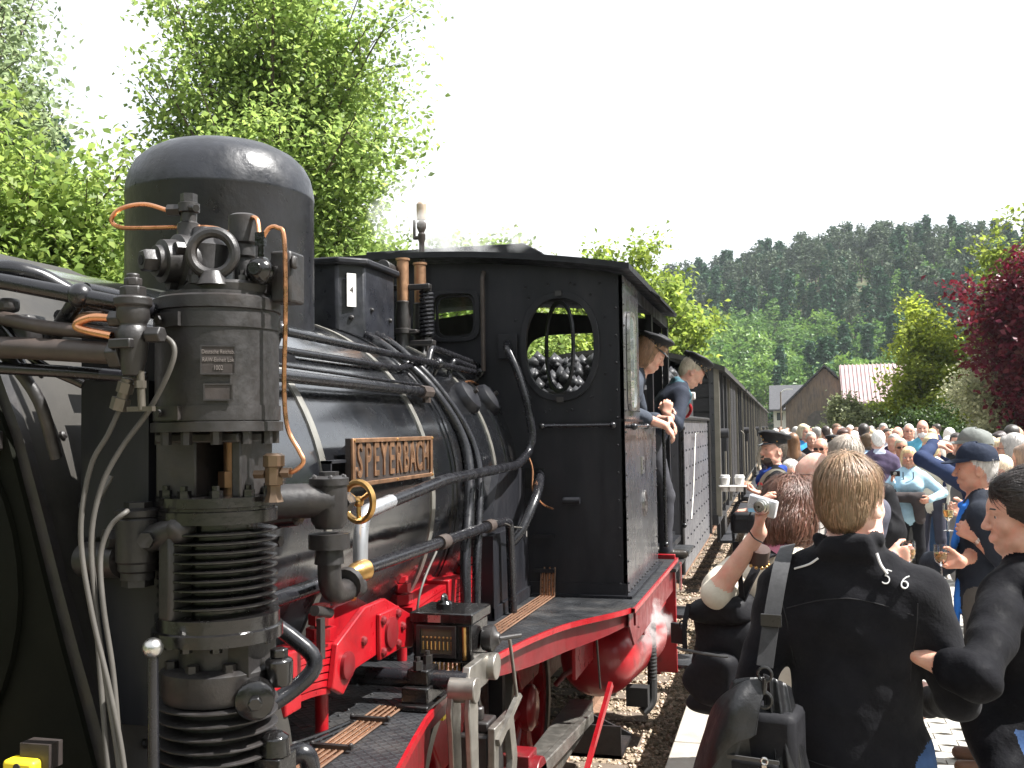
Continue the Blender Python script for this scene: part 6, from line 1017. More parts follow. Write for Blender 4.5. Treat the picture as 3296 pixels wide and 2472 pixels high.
def ball_cap(rt_, HM, s, col, z=0.0):
    m = cloth(col); b = MB(); n = 28; rows = []
    for i in range(9):
        a = i / 8 * math.pi / 2; rows.append([(.094 * math.cos(t) * math.cos(a) ** .75, -.012 + .112 * math.sin(t) * math.cos(a) ** .75, 1.675 + .098 * math.sin(a) ** .9 + .006 * math.sin(t) + .004 * math.sin(5 * t + i)) for t in [2 * math.pi * k / n for k in range(n)]])
    b.add([p for r_ in rows for p in r_], [(i * n + k, i * n + (k + 1) % n, (i + 1) * n + (k + 1) % n, (i + 1) * n + k) for i in range(8) for k in range(n)]); b.ball((0, -.012, 1.774), .008); c = headpart(b, 'cap', m, rt_, HM, s, sharp=80)
    v = MB(); A_ = []; B_ = []
    for k in range(13):
        t = R(25 + 130 * k / 12); A_.append((.095 * math.cos(t), -.012 + .110 * math.sin(t), 1.690)); e = .075 * math.sin(R(180 * k / 12)) ** .7; B_.append((.100 * math.cos(t), -.012 + .112 * math.sin(t) + e, 1.690 - .020 * e / .075 - .012 * abs(math.cos(t))))
    nA = len(A_); v.add(A_ + B_ + [(p[0], p[1], p[2] - .005) for p in A_ + B_], [(k, k + 1, nA + k + 1, nA + k) for k in range(nA - 1)] + [(2 * nA + k + 1, 2 * nA + k, 3 * nA + k, 3 * nA + k + 1) for k in range(nA - 1)] + [(nA + k, nA + k + 1, 3 * nA + k + 1, 3 * nA + k) for k in range(nA - 1)]); o = headpart(v, 'cap_visor', m, rt_, HM, s, sharp=60); return c
def peak_cap(rt_, HM, s, col=(.02, .02, .022), badge=True, tiltb=0.0):
    m = cloth(col, .55); b = MB(); n = 36; prof_ = [(.088, 1.685), (.091, 1.715), (.090, 1.722), (.114, 1.745), (.121, 1.757), (.115, 1.769), (.088, 1.778), (.04, 1.783), (.001, 1.784)]; rows = []
    for r_, z in prof_: rows.append([(r_ * .96 * math.cos(t), -.014 + r_ * 1.12 * math.sin(t), z + (.016 * math.sin(t) - .004) * min(1, max(0, (z - 1.715) / .03)) + .003 * math.sin(7 * t) * (r_ > .1)) for t in [2 * math.pi * k / n for k in range(n)]])
    b.add([p for r_ in rows for p in r_], [(i * n + k, i * n + (k + 1) % n, (i + 1) * n + (k + 1) % n, (i + 1) * n + k) for i in range(len(prof_) - 1) for k in range(n)]); headpart(b, 'cap', m, rt_, HM, s, sharp=60)
    v = MB(); A_ = []; B_ = []
    for k in range(13):
        t = R(22 + 136 * k / 12); A_.append((.087 * math.cos(t), -.014 + .100 * math.sin(t), 1.690)); e = .048 * math.sin(R(180 * k / 12)) ** .7; B_.append((.091 * math.cos(t), -.014 + .102 * math.sin(t) + e, 1.690 - .5 * e))
    nA = len(A_); v.add(A_ + B_ + [(p[0], p[1], p[2] - .004) for p in A_ + B_], [(k, k + 1, nA + k + 1, nA + k) for k in range(nA - 1)] + [(2 * nA + k + 1, 2 * nA + k, 3 * nA + k, 3 * nA + k + 1) for k in range(nA - 1)] + [(nA + k, nA + k + 1, 3 * nA + k + 1, 3 * nA + k) for k in range(nA - 1)]); headpart(v, 'cap_visor', mat('patent_leather', (.012, .012, .014), .15, var=0, rvar=.03, spec=.7), rt_, HM, s, sharp=60)
    v = MB(); v.torus((0, -.014, 1.694), (0, 0, 1), .096, .004, 32, 6, 200, 340) if False else None; v.ball((.084, .02, 1.698), .006); v.ball((-.084, .02, 1.698), .006); v.ball((0, .092, 1.712), .009, sc=(1, .5, 1)); v.ball((0, .112, 1.738), .008, sc=(1.3, .5, 1)); headpart(v, 'cap_badge', K_BRASS, rt_, HM, s)
def glasses(rt_, HM, s, dark=False):
    b = MB()
    for q in (-1, 1):
        if dark: b.prism(superell(q * .034, 1.629, .026, .017, 2.6, 16), .003, (0, .108, 0), ((1, 0, 0), (0, 0, 1)))
        else: b.ring(superell(q * .034, 1.629, .025, .016, 2.6, 16), superell(q * .034, 1.629, .0225, .0135, 2.6, 16), .003, (0, .108, 0), ((1, 0, 0), (0, 0, 1)))
        b.tube([(q * .06, .106, 1.634), (q * .076, .06, 1.633), (q * .082, -.005, 1.634), (q * .08, -.02, 1.62)], .0022, 6)
    b.tube([(-.010, .108, 1.632), (0, .112, 1.634), (.010, .108, 1.632)], .002, 6); headpart(b, 'glasses', mat('spectacle_frame', (.03, .02, .018), .25, var=0, rvar=0), rt_, HM, s)
def wl(rt_, s, p):     # local body point (1.75 m scale) to world
    a = rt_.rotation_euler.z; x, y, z = [float(q) * s for q in p]; return V(rt_.location[0] + x * math.cos(a) - y * math.sin(a), rt_.location[1] + x * math.sin(a) + y * math.cos(a), rt_.location[2] + z)
# ================================================================== people in the foreground
_cf = np.array(cam.matrix_world.to_3x3()); FPX = 2212 * 35 / 36
def at(px, py, d):      # a point d metres in front of the camera, from a position measured in the photograph
    r_ = -_cf[:, 2] + _cf[:, 0] * (px - 1106) / FPX - _cf[:, 1] * (py - 829.5) / FPX; return V(2.36, 0, 1.85) + r_ * d
class Fig:
    def __init__(s, loc, face, h, lean=0, W=1.0, z0=0.0): s.loc = V(loc[0], loc[1], z0); s.a = R(face); s.s = h / 1.75; s.LN = rotM(0, lean, 0, (0, 0, .95)); s.W = W; s.kw = dict(px=loc, face=face, h=h, lean=lean, wide=W, z0=z0)
    def l(s, w): d = (np.asarray(w, float) - s.loc) / s.s; c, q = math.cos(s.a), math.sin(s.a); return V(c * d[0] + q * d[1], -q * d[0] + c * d[1], d[2])
    def dl(s, w): c, q = math.cos(s.a), math.sin(s.a); return V(c * w[0] + q * w[1], -q * w[0] + c * w[1], w[2])
    def armx(s, el, wr, fd=None, n=None, curl=.4): e, w = s.l(el), s.l(wr); return (e, w, unit(w - e) if fd is None else V(*fd), V(.6, .25, 0) if n is None else V(*n), curl)
    def arm(s, side, wrist, pole, fd=None, n=None, curl=.4, world=True):
        q = -1 if side == 'l' else 1; w = s.l(wrist) if world else V(*wrist); sh = ap3(s.LN, (q * .172 * s.W, -.012, 1.380)); a, b = .30, .27; v = w - sh; d = np.linalg.norm(v)
        if d > (a + b) * .99: w = sh + v / d * (a + b) * .99; v = w - sh; d = np.linalg.norm(v)
        t = (a * a - b * b + d * d) / (2 * d); hh = math.sqrt(max(a * a - t * t, 1e-6)); u = v / d; p = V(*pole); p = unit(p - u * (p @ u)); el = sh + u * t + p * hh; f_ = unit(w - el) if fd is None else V(*fd); return (el, w, f_, V(-q * .8, .25, 0) if n is None else V(*n), curl)
GL = mat('clear_glass', (.95, .96, .96), .02, var=0, rvar=0, trans=1.0, ior=1.3); WINE = mat('sparkling_wine', (.85, .62, .25), .05, var=0, rvar=0, trans=.85, ior=1.33)
def wine_glass(p, label, hgt=.17):
    o = empty('wine_glass', label, 'glass', tuple(p), group='glasses of sparkling wine'); m = MB(); m.lathe((0, 0, 0), [(.034, 0), (.03, .003), (.006, .008), (.005, .06), (.012, .07), (.027, .085), (.033, .11), (.034, .14), (.032, hgt), (.0305, hgt), (.0325, .14), (.0315, .11), (.0255, .087), (.004, .074)], 24); m.build('bowl', GL, o); m = MB(); m.lathe((0, 0, 0), [(.003, .0745), (.025, .088), (.031, .11), (.032, .128), (.001, .128)], 24); m.build('wine', WINE, o); return o
BLK = (.006, .006, .008)
# --- man in the black sweater
f = Fig((2.535, 2.93), -8, 1.76, W=1.06); gw = at(1962, 1215, 3.25)
pm_, HM, s_ = person('person', 'man in black zip sweater and jeans seen from behind, bag on his left shoulder', fem=False, top=BLK, bottom=(.035, .07, .16), skin=SKIN3, hair='short', hairc=(.22, .14, .08), vox=.0062, head=(-22, 4, 0), jacket=.010, belly=.02, stance=.13, hem=.94, strands=9000, topmat=mat('knit_black', (.0055, .0055, .0075), .9, var=.3, vscale=9, bump=.45, bscale=14, bdist=.015, spec=.15, sheen=.04), botmat=mat('denim', (.035, .07, .16), .85, var=.3, vscale=16, bump=.3, bscale=90, bdist=.003, spec=.2),
    arms=dict(l=f.arm('l', (-.20, .20, .98), (-.35, -.9, 0), world=False), r=(V(.258, .0, 1.11), V(.19, .21, 1.04))), wr=.005,
    extra=[_cap((-.068, -.055, 1.47), (-.075, .02, 1.475), .026, .024, 1, .02), _cap((.068, -.055, 1.47), (.075, .02, 1.475), .026, .024, 1, .02), _cap((-.05, -.082, 1.50), (.05, -.082, 1.50), .024, .024, 1, .025), _cap((-.045, -.085, 1.525), (.045, -.085, 1.525), .016, .016, 1, .02), _cap((-.078, -.055, 1.53), (-.082, .01, 1.52), .016, .013, 1, .02), _cap((.078, -.055, 1.53), (.082, .01, 1.52), .016, .013, 1, .02)], **f.kw)
LINE = mat('print_white', (.6, .6, .6), .7, var=.05)
def back_of(rt, x, z, r=.012):      # the point of the body mesh facing backwards at (x, z), with its normal
    me = [c for c in rt.children if c.name.startswith('body')][0].data; n = len(me.vertices); co = np.empty(n * 3, np.float32); no = np.empty(n * 3, np.float32); me.vertices.foreach_get('co', co); me.vertex_normals.foreach_get('vector', no); co = co.reshape(-1, 3); no = no.reshape(-1, 3)
    k = np.flatnonzero((np.abs(co[:, 0] - x) < r) & (np.abs(co[:, 2] - z) < r) & (co[:, 1] < .05)); k = k[np.argmin(co[k, 1])]; return co[k].astype(float), no[k].astype(float)
for ch, x, z, rz in (('5', .108, 1.452, -16), ('6', .150, 1.438, -20)):
    p_, n_ = back_of(pm_, x, z); n_ = unit(n_ + V(0, -.2, .1)); tx = unit(V(math.cos(R(rz)), 0, math.sin(R(rz)))); tx = unit(tx - n_ * (tx @ n_)); text_mesh('sleeve_print', ch, .062, LINE, pm_, axes(tx, np.cross(n_, tx), n_, p_ + n_ * .006), .003, .85, bold=-.0014)
SEAM = mat('seam_thread', (.009, .009, .011), .8, var=.1)
for nm_, pts in (('yoke_seam', [(-.17, 1.36), (-.10, 1.385), (-.03, 1.395), (.03, 1.395), (.10, 1.385), (.17, 1.36)]), ('armhole_seam', [(.185, 1.37), (.175, 1.30), (.165, 1.22), (.16, 1.16)]), ('armhole_seam', [(-.185, 1.37), (-.175, 1.30), (-.165, 1.22), (-.16, 1.16)]), ('hem_seam', [(-.15, .965), (-.08, .96), (0, .958), (.08, .96), (.15, .965)])):
    q_ = [back_of(pm_, x, z, .014) for x, z in pts]; m = MB(); m.tube(spline([a + b * .0005 for a, b in q_], 5), .0016, 6); m.build(nm_, SEAM, pm_)
m = MB(); m.tube(spline([V(.075, -.105, 1.50) * s_, V(.085, -.108, 1.47) * s_, V(.10, -.105, 1.447) * s_], 5), .004, 6); m.tube(spline([V(-.075, -.10, 1.48) * s_, V(-.10, -.09, 1.462) * s_, V(-.14, -.08, 1.447) * s_], 5), .003, 6); m.split('collar_piping', LINE, pm_)
# his shoulder bag with a black leather jacket hung over it
BAGM = mat('bag_nylon', (.007, .007, .009), .7, var=.2, vscale=20, bump=.3, bscale=22, bdist=.008, spec=.25); LEATH = mat('black_leather', (.006, .006, .007), .4, var=.3, vscale=10, bump=.5, bscale=30, bdist=.006, spec=.55, rvar=.1)
bc = at(1648, 1608, 2.62); bg = empty('shoulder_bag', 'black nylon camera bag hanging at the black sweater man\'s left hip', 'bag', (bc[0], bc[1], bc[2]), R(-12))
m = MB(); m.bx(-.10, .10, -.075, .075, -.16, .10); m.build('bag_body', BAGM, bg, bev=.02); m = MB(); m.bx(-.085, .06, -.105, -.074, -.16, -.01); m.build('front_pocket', BAGM, bg, bev=.012)
m = MB(); m.bx(-.09, .065, -.110, -.104, -.012, -.003); m.build('zipper', mat('zip_grey', (.05, .05, .05), .4), bg); m = MB(); m.box((.03, -.115, -.04), (.012, .006, .05)); m.torus((.03, -.115, -.005), (0, 1, 0), .008, .003, 12, 6); m.build('zip_pull', K_STEEL, bg)
def strap(pts, w, t, nrm):
    P = [np.asarray(p, float) for p in pts]; m = MB(); n = len(P); vs_ = []
    for i in range(n):
        d = unit(P[min(i + 1, n - 1)] - P[max(i - 1, 0)]); nv = unit(V(*nrm) - d * (V(*nrm) @ d)); sx = np.cross(d, nv) * w / 2; vs_ += [P[i] - sx - nv * t / 2, P[i] + sx - nv * t / 2, P[i] + sx + nv * t / 2, P[i] - sx + nv * t / 2]
    m.add(vs_, [(i * 4 + k, i * 4 + (k + 1) % 4, i * 4 + 4 + (k + 1) % 4, i * 4 + 4 + k) for i in range(n - 1) for k in range(4)] + [(3, 2, 1, 0), tuple(range(4 * n - 4, 4 * n))]); return m
toL = lambda w: np.array((bg.matrix_basis.inverted() @ Vector(tuple(w))))
sp = [at(1702, 1178, 2.92), at(1694, 1200, 2.74), at(1684, 1240, 2.655), at(1668, 1330, 2.60), at(1652, 1440, 2.56)]
strap([toL(p) for p in spline(sp, 6)], .042, .004, (0.1, -1, .25)).build('strap', mat('strap_web', (.028, .028, .03), .8, var=.15, vscale=40, bump=.3, bscale=200, bdist=.001), bg)
m = MB(); q = toL(at(1666, 1340, 2.585)); m.box(q, (.052, .012, .03)); q = toL(at(1652, 1448, 2.55)); m.torus(q - V(0, 0, .01), (0, 1, 0), .018, .004, 16, 6); m.tube([q - V(0, 0, .02), q - V(0.004, 0, .06)], .007, 8); m.torus(q - V(.004, 0, .075), (0, 1, 0), .02, .005, 16, 6); m.build('buckle', mat('buckle_black', (.02, .02, .02), .3), bg)
def drape(pr, vox, amp, name, m, parent=None, loc=None, lin=None):
    P, F, mi = sdf_mesh(pr, vox); g_ = P.mean(0); sw = .9 - 1.6 * np.abs(np.sin(P[:, 0] * 24 + 5 * P[:, 2] + 1.6 * np.sin(P[:, 2] * 13))) ** .7 + np.sin(P[:, 0] * 33 - 28 * P[:, 2] + 30 * P[:, 1]) * .35; dv = P - g_; dv[:, 2] *= .3; dv /= np.linalg.norm(dv, axis=1)[:, None] + 1e-9; return npmesh(name, P + dv * (amp * sw)[:, None], F, m, parent, True)
def sheet(name, top_, bot_, nf, amp, bulge, m, nrm, parent=None, nu=90, nv=60, ph=0.0):
    top_ = np.array(spline(top_, 12)); bot_ = np.array(spline(bot_, 12)); u = np.linspace(0, 1, nu); rs = lambda P: np.stack([np.interp(u, np.linspace(0, 1, len(P)), P[:, k]) for k in range(3)], 1)
    T, B = rs(top_), rs(bot_); v = np.linspace(0, 1, nv)[:, None]; U = u[None, :]; f = np.cos(2 * np.pi * nf * (U + .06 * np.sin(5 * v + ph)) + ph + .9 * np.sin(3.1 * v + 2 * U)) * (.25 + .75 * v) ** .8 + .45 * np.cos(2 * np.pi * nf * 2.3 * U + 4 * v + 1.7 * ph) * v * (1 - .5 * v) + .5 * np.sin(9 * v + 7 * U + ph) * (1 - v)
    P = T[None] * (1 - v)[..., None] + B[None] * v[..., None] + np.array(nrm)[None, None] * ((bulge * np.sin(np.pi * (.12 + .8 * v)) * np.sin(np.pi * np.clip(U, .02, .98)) ** .6) + amp * f)[..., None]
    ii = np.arange(nu * nv).reshape(nv, nu); F = np.stack([ii[:-1, :-1], ii[1:, :-1], ii[1:, 1:], ii[:-1, 1:]], -1).reshape(-1, 4); o = npmesh(name, P.reshape(-1, 3), F, m, parent, True); so = o.modifiers.new('thickness', 'SOLIDIFY'); so.thickness = .005; return o
jk = empty('leather_jacket', 'black leather jacket draped over the camera bag', 'jacket', tuple(bg.location), R(-12))
sheet('left_panel', [(.02, -.03, .185), (-.03, -.05, .18), (-.06, -.02, .15), (-.05, .05, .13)], [(-.05, -.125, -.42), (-.15, -.13, -.42), (-.24, -.06, -.44), (-.22, .06, -.44)], 2.2, .012, .055, LEATH, (-.55, -.83, .1), jk); sheet('right_panel', [(.01, -.02, .19), (.035, -.03, .185), (.06, -.01, .17), (.07, .03, .15)], [(.06, -.13, -.42), (.10, -.14, -.43), (.16, -.10, -.44), (.20, .02, -.44)], 3.2, .013, .022, LEATH, (.35, -.93, .05), jk, ph=1.0)
sheet('sleeve_fold', [(.03, -.06, .19), (-.02, -.075, .175), (-.08, -.06, .13), (-.13, -.03, .06)], [(.01, -.12, .06), (-.05, -.135, .02), (-.13, -.12, -.10), (-.20, -.06, -.18)], 1.6, .008, .03, LEATH, (-.3, -.9, .3), jk, ph=2.2)
# --- woman with brown hair holding up a small camera
cpos = at(1647, 1093, 3.22); f = Fig((2.27, 3.50), -38, 1.68, lean=16, W=1.1)
pw, HM, s_ = person('person', 'brown haired woman in cream jacket raising a small camera', fem=True, top=(.62, .57, .47), bottom=(.06, .06, .07), skin=SKIN, hair='tousle', hairc=(.115, .05, .03), vox=.0066, head=(-8, 6, 0), strands=8000, sleeve='short', jacket=.008, bust=.01, top2=(.55, .2, .28), collar=True,
    arms=dict(l=f.arm('l', at(1640, 1150, 3.26), (-.6, -.4, -1), fd=(0, .1, 1), n=f.dl(V(.9, -.1, .2)), curl=.45), r=f.arm('r', (.12, .25, 1.2), (.8, -.2, -1), world=False)), **f.kw)
glasses(pw, HM, s_); m = MB(); m.ball((-.083, -.004, 1.566), .007, sc=(.7, .7, 1.6)); headpart(m, 'earring', K_STEEL, pw, HM, s_)
wp = f.l(at(1642, 1185, 3.27)) * s_; wp2 = f.l(at(1637, 1215, 3.29)) * s_; m = MB(); m.tube([wp, wp2], .034, 18); br = m.build('bracelet', mat('bracelet_leather', (.05, .03, .025), .5), pw); m = MB()
for i in range(12): a = i * .524; u_, w__, d_ = frame(wp2 - wp); m.ball(wp2 + .035 * (math.cos(a) * u_ + math.sin(a) * w__), .006)
m.build('bead_rivets', K_BRASS, br)
cm = empty('compact_camera', 'small silver compact camera held up by the brown haired woman', 'camera', tuple(cpos), R(-22)); m = MB(); m.box((0, 0, 0), (.098, .024, .058), np.array(Matrix.Rotation(R(14), 3, 'Y'))); m.build('body', mat('camera_silver', (.62, .63, .65), .3, metal=.5, var=.05), cm, bev=.006)
m = MB(); m.lathe((.006, -.012, 0), [(.026, 0), (.026, .012), (.022, .013), (.022, .024), (.017, .025), (.017, .032)], 24, (0, -1, 0)); ln = m.build('lens', K_STEEL, cm); m = MB(); m.lathe((.006, -.042, 0), [(.011, 0), (.001, .003)], 16, (0, -1, 0)); m.build('glass', IRIS, ln); m = MB(); m.box((-.028, -.0135, -.014), (.03, .002, .012)); m.build('front_label', mat('label_blue', (.25, .5, .7), .4), cm); m = MB(); m.tube(spline([(-.04, 0, -.02), (-.05, -.01, -.06), (-.03, -.01, -.10), (0, 0, -.12)], 6), .0022, 6); m.build('wrist_cord', BAGM, cm)
# her backpack
bkp = at(1566, 1394, 3.4); bp_ = empty('backpack', 'black backpack hanging on the camera woman\'s back by the platform edge', 'backpack', tuple(bkp), R(-30))
def squad(name, c, r_, e, m, parent, amp=.004, nu=44, nv=30, fq=24):
    th = np.linspace(-np.pi, np.pi, nu, endpoint=False)[None]; ph = np.linspace(-np.pi / 2, np.pi / 2, nv)[:, None]; S_ = lambda q: np.sign(q) * np.abs(q) ** e; P = np.stack([r_[0] * S_(np.cos(ph)) * S_(np.cos(th)), r_[1] * S_(np.cos(ph)) * S_(np.sin(th)), r_[2] * S_(np.sin(ph)) * np.ones_like(th)], -1)
    w = np.sin(P[..., 0] * fq + 9 * P[..., 2]) * np.sin(P[..., 2] * fq * 1.3 + 5 * P[..., 0]) + .6 * np.sin(P[..., 2] * fq * 2.1 - P[..., 0] * fq); P = P * (1 + amp / min(r_) * w)[..., None] + np.array(c); ii = np.arange(nu * nv).reshape(nv, nu); F = np.stack([ii[:-1], np.roll(ii, -1, 1)[:-1], np.roll(ii, -1, 1)[1:], ii[1:]], -1).reshape(-1, 4); return npmesh(name, P.reshape(-1, 3), F, m, parent, True)
squad('pack_body', (.01, .02, -.03), (.125, .09, .19), .62, BAGM, bp_, .007); squad('top_flap', (.01, -.005, .125), (.112, .10, .05), .7, BAGM, bp_, .006); squad('front_pocket', (-.0, -.085, -.09), (.09, .045, .085), .6, BAGM, bp_, .006); squad('lower_pocket', (.01, -.02, -.18), (.115, .09, .045), .7, BAGM, bp_, .006)
m = MB(); m.tube(spline([(-.10, -.135, .0), (-.06, -.148, .0), (.06, -.148, .0), (.10, -.135, .0)], 6), .005, 6); m.build('zipper', MATS['zip_grey'], bp_); strap(spline([(-.06, -.12, .15), (-.062, -.145, .08), (-.06, -.148, .0)], 6), .018, .004, (0, -1, .2)).build('flap_strap', BAGM, bp_)
m = MB(); m.box((-.15, -.06, .03), (.05, .02, .07)); m.torus((-.1, -.1, .07), (0, 1, 0), .015, .004, 14, 6); m.build('side_pocket', LEATH, bp_, bev=.006)
tb_ = lambda w: np.array(bp_.matrix_basis.inverted() @ Vector(tuple(w)))
strap([tb_(p) for p in spline([at(1600, 1300, 3.32), at(1622, 1250, 3.32), at(1650, 1205, 3.36), at(1690, 1190, 3.42)], 6)], .03, .008, (0, -1, .3)).build('strap', BAGM, bp_); strap([tb_(p) for p in spline([at(1603, 1290, 3.3), at(1598, 1240, 3.3), at(1590, 1170, 3.3)], 6)], .018, .004, (0, -1, .3)).build('loose_strap', BAGM, bp_)
# --- dark haired woman on the right, arm linked with his
dq = at(2212, 1020, 2.98); f = Fig((dq[0], dq[1]), 50, 1.69)
pd, HM, s_ = person('person', 'dark haired woman in black hooded top linking arms at the right edge', fem=True, top=BLK, bottom=(.035, .06, .13), skin=skin_m('skin_olive', (.56, .32, .235)), hair='updo', hairc=(.022, .016, .014), vox=.005, head=(42, 4, 0), strands=7000, sleeve='roll', jacket=.012, bust=.012, smile=.6, wr=.006, hem=.96, botmat=MATS['denim'], topmat=mat('velour_black', (.0045, .0045, .006), .8, var=.25, vscale=10, bump=.5, bscale=16, bdist=.016, spec=.12),
    arms=dict(l=f.armx(at(2112, 1470, 2.52), at(2004, 1424, 2.62), fd=f.dl(V(-.40, .9, .08)), n=f.dl(V(0, .3, 1)), curl=.35), r=f.arm('r', (.22, .2, 1.0), (.6, -.5, 0), world=False)), extra=[_cap((-.12, -.09, 1.42), (.12, -.09, 1.42), .05, .05, 1, .04), _cap((-.10, -.10, 1.38), (.10, -.10, 1.38), .06, .06, 1, .04), _cap((-.13, -.03, 1.44), (-.09, .05, 1.42), .035, .03, 1, .03), _cap((-.22, -.03, .86), (-.10, .08, 1.02), .06, .09, 1, .05)], **f.kw)
m = MB(); m.ball((-.082, -.002, 1.572), .006); headpart(m, 'earring', K_STEEL, pd, HM, s_)
# --- man in navy cap
nq = at(2108, 966, 5.4); f = Fig((nq[0], nq[1]), 84, 1.72); g2 = at(2045, 1206, 5.15)
pn, HM, s_ = person('person', 'man in navy baseball cap with blue scarf and wristwatch, in profile', top=(.018, .022, .032), bottom=(.10, .09, .08), skin=SKIN2, hair='crop', hairc=(.40, .38, .36), vox=.0066, head=(2, 2, 0), sleeve='short', jacket=.010, shoe=(.10, .05, .03), strands=900, nose=1.5,
    arms=dict(l=f.armx(at(2172, 1215, 5.15), at(2108, 1160, 5.22), fd=f.dl(V(-.75, .1, .5)), n=f.dl(V(-.2, 1, -.1)), curl=1.1), r=f.arm('r', g2 + V(.07, .01, -.02), (.8, -.4, -.6), fd=f.dl(V(-1, 0, .1)), n=f.dl(V(0, -1, .3)), curl=.75)),
    extra=[_cap((-.07, -.05, 1.46), (-.09, .07, 1.42), .022, .02, 8, .015), _cap((.07, -.05, 1.46), (.06, .08, 1.42), .022, .02, 8, .015), _cap((-.05, -.08, 1.475), (.05, -.08, 1.475), .022, .022, 8, .015), _cap((-.085, .08, 1.42), (-.07, .13, 1.22), .024, .03, 8, .015, ((0, 1, 0), .6)), _cap((-.06, .12, 1.0), (-.08, .13, .78), .03, .035, 8, .015, ((0, 1, 0), .5)), _cap((.15, .24, 1.08), (-.12, .18, 1.12), .07, .06, 1, .04), _cap((.05, .22, 1.05), (.0, .22, .88), .07, .06, 1, .04, ((0, 1, 0), .6))], top2=(.03, .16, .55), **f.kw)
ball_cap(pn, HM, s_, (.016, .022, .04)); wine_glass(g2 + V(-.03, -.015, -.10), 'glass of sparkling wine held low before the navy cap man'); a = f.l(at(2108, 1160, 5.22)) * s_; e_ = f.l(at(2172, 1215, 5.15)) * s_; d_ = unit(e_ - a); m = MB(); m.tube([a + d_ * .012, a + d_ * .03], .034, 18); m.lathe(a + d_ * .021 + unit(V(-.9, -.3, .3)) * .026, [(.02, 0), (.02, .01), (.017, .012)], 18, (-.9, -.3, .3)); m.build('wristwatch', K_STEEL, pn)
# --- man in grey cap with raised arm
gq = at(2100, 930, 6.7); f = Fig((gq[0], gq[1]), 80, 1.79); g3 = at(2060, 1112, 6.2)
pg, HM, s_ = person('person', 'man in grey cap with navy sleeve raised to his brow', top=(.022, .035, .085), bottom=(.05, .05, .055), skin=SKIN, hair='crop', hairc=(.3, .29, .28), vox=.0075, jacket=.002, head=(0, -2, 0), strands=400,
    arms=dict(l=f.armx(at(1990, 990, 6.45), at(2016, 960, 6.60), fd=f.dl(V(.8, .25, .1)), n=f.dl(V(.2, .3, -1)), curl=.7), r=f.arm('r', g3 + V(.07, .03, -.02), (.9, -.3, -.6), fd=f.dl(V(-1, -.1, .1)), n=f.dl(V(0, -1, .3)), curl=.7)), extra=[_cap((-.08, .09, 1.35), (-.06, .10, .9), .085, .10, 8, .03, ((0, 1, 0), .6)), _cap((.03, .10, 1.35), (.03, .11, .85), .07, .10, 8, .03, ((0, 1, 0), .6))], top2=(.22, .23, .24), **f.kw); ball_cap(pg, HM, s_, (.17, .18, .17)); wine_glass(g3 + V(-.03, .0, -.10), 'glass of sparkling wine held up beside the grey jacket')
# --- conductor with cups
cq = at(1668, 925, 8.0); f = Fig((cq[0], cq[1]), 96, 1.77); tray = at(1582, 1050, 7.75)
pc_, HM, s_ = person('person', 'smiling bearded conductor in peaked cap and blue scarf carrying paper cups', top=BLK, bottom=(.02, .02, .022), skin=SKIN, hair='crop', hairc=(.06, .045, .035), vox=.0075, beard=True, head=(26, -4, 4), smile=.8, sleeve='roll', jacket=.012, strands=300, belly=.0,
    arms=dict(r=f.arm('r', tray + V(.20, .03, -.06), (.5, -.3, -1), fd=f.dl(V(-1, -.1, .45)), n=f.dl(V(-.2, 0, 1)), curl=.4), l=f.arm('l', at(1618, 1104, 7.8), (-.7, -.4, -.6), fd=f.dl(V(-1, 0, -.1)), n=f.dl(V(0, .3, -1)), curl=.7)),
    extra=[_cap((-.075, -.04, 1.475), (-.06, .07, 1.455), .028, .03, 8, .015), _cap((.075, -.04, 1.475), (.06, .07, 1.455), .028, .03, 8, .015), _cap((-.05, -.075, 1.49), (.05, -.075, 1.49), .028, .028, 8, .015), _cap((-.05, .08, 1.445), (.05, .08, 1.445), .03, .03, 8, .015), _ell((0, .11, 1.40), (.06, .03, .05), 8, .02)], top2=(.02, .05, .24), **f.kw); peak_cap(pc_, HM, s_)
strap([p * s_ for p in spline([V(-.13, -.13, 1.02), V(-.14, -.14, 1.25), V(-.14, -.10, 1.43), V(-.135, .0, 1.478), V(-.125, .09, 1.42), V(-.12, .125, 1.28), V(-.11, .14, 1.0)], 6)], .03, .004, (-1, 0, .4)).build('braces', mat('brace_beige', (.25, .23, .18), .8), pc_)
text_mesh('chest_print', 'K B', .04, mat('print_pale', (.5, .5, .5), .7), pc_, axes((-.25, .0, 0), (0, 0, 1), (0, 1, 0), V(-.06, .155, 1.30) * s_) @ Matrix.Scale(1, 4), .002) if False else None
m = MB(); q = V(-.142, .085, 1.335) * s_; dn = unit(V(-.72, .70, .05)); tx = unit(V(-.70, -.72, 0)); text_mesh('chest_print', 'K B', .042, mat('print_pale', (.55, .55, .55), .7), pc_, axes(tx, (0, 0, 1), dn, V(-.118, .112, 1.33) * s_), .006); m.prism([(-.03, .0), (.03, .0), (.012, .022), (-.012, .022)], .006, V(-.118, .112, 1.365) * s_, (tx, (0, 0, 1))); m.build('chest_emblem', mat('print_red', (.5, .02, .03), .6), pc_)
PAPER = mat('paper_white', (.6, .58, .55), .8, var=.04); ct = tag(MB().build('cup_tray', PAPER) if False else (lambda b: (b.box((0, 0, 0), (.21, .11, .012)), b.box((0, 0, -.02), (.05, .09, .04)), b.build('cup_tray', PAPER, bev=.006))[-1])(MB()), 'white cardboard cup tray on the conductor\'s hand', 'tray'); ct.location = tuple(tray); ct.rotation_euler.z = R(8)
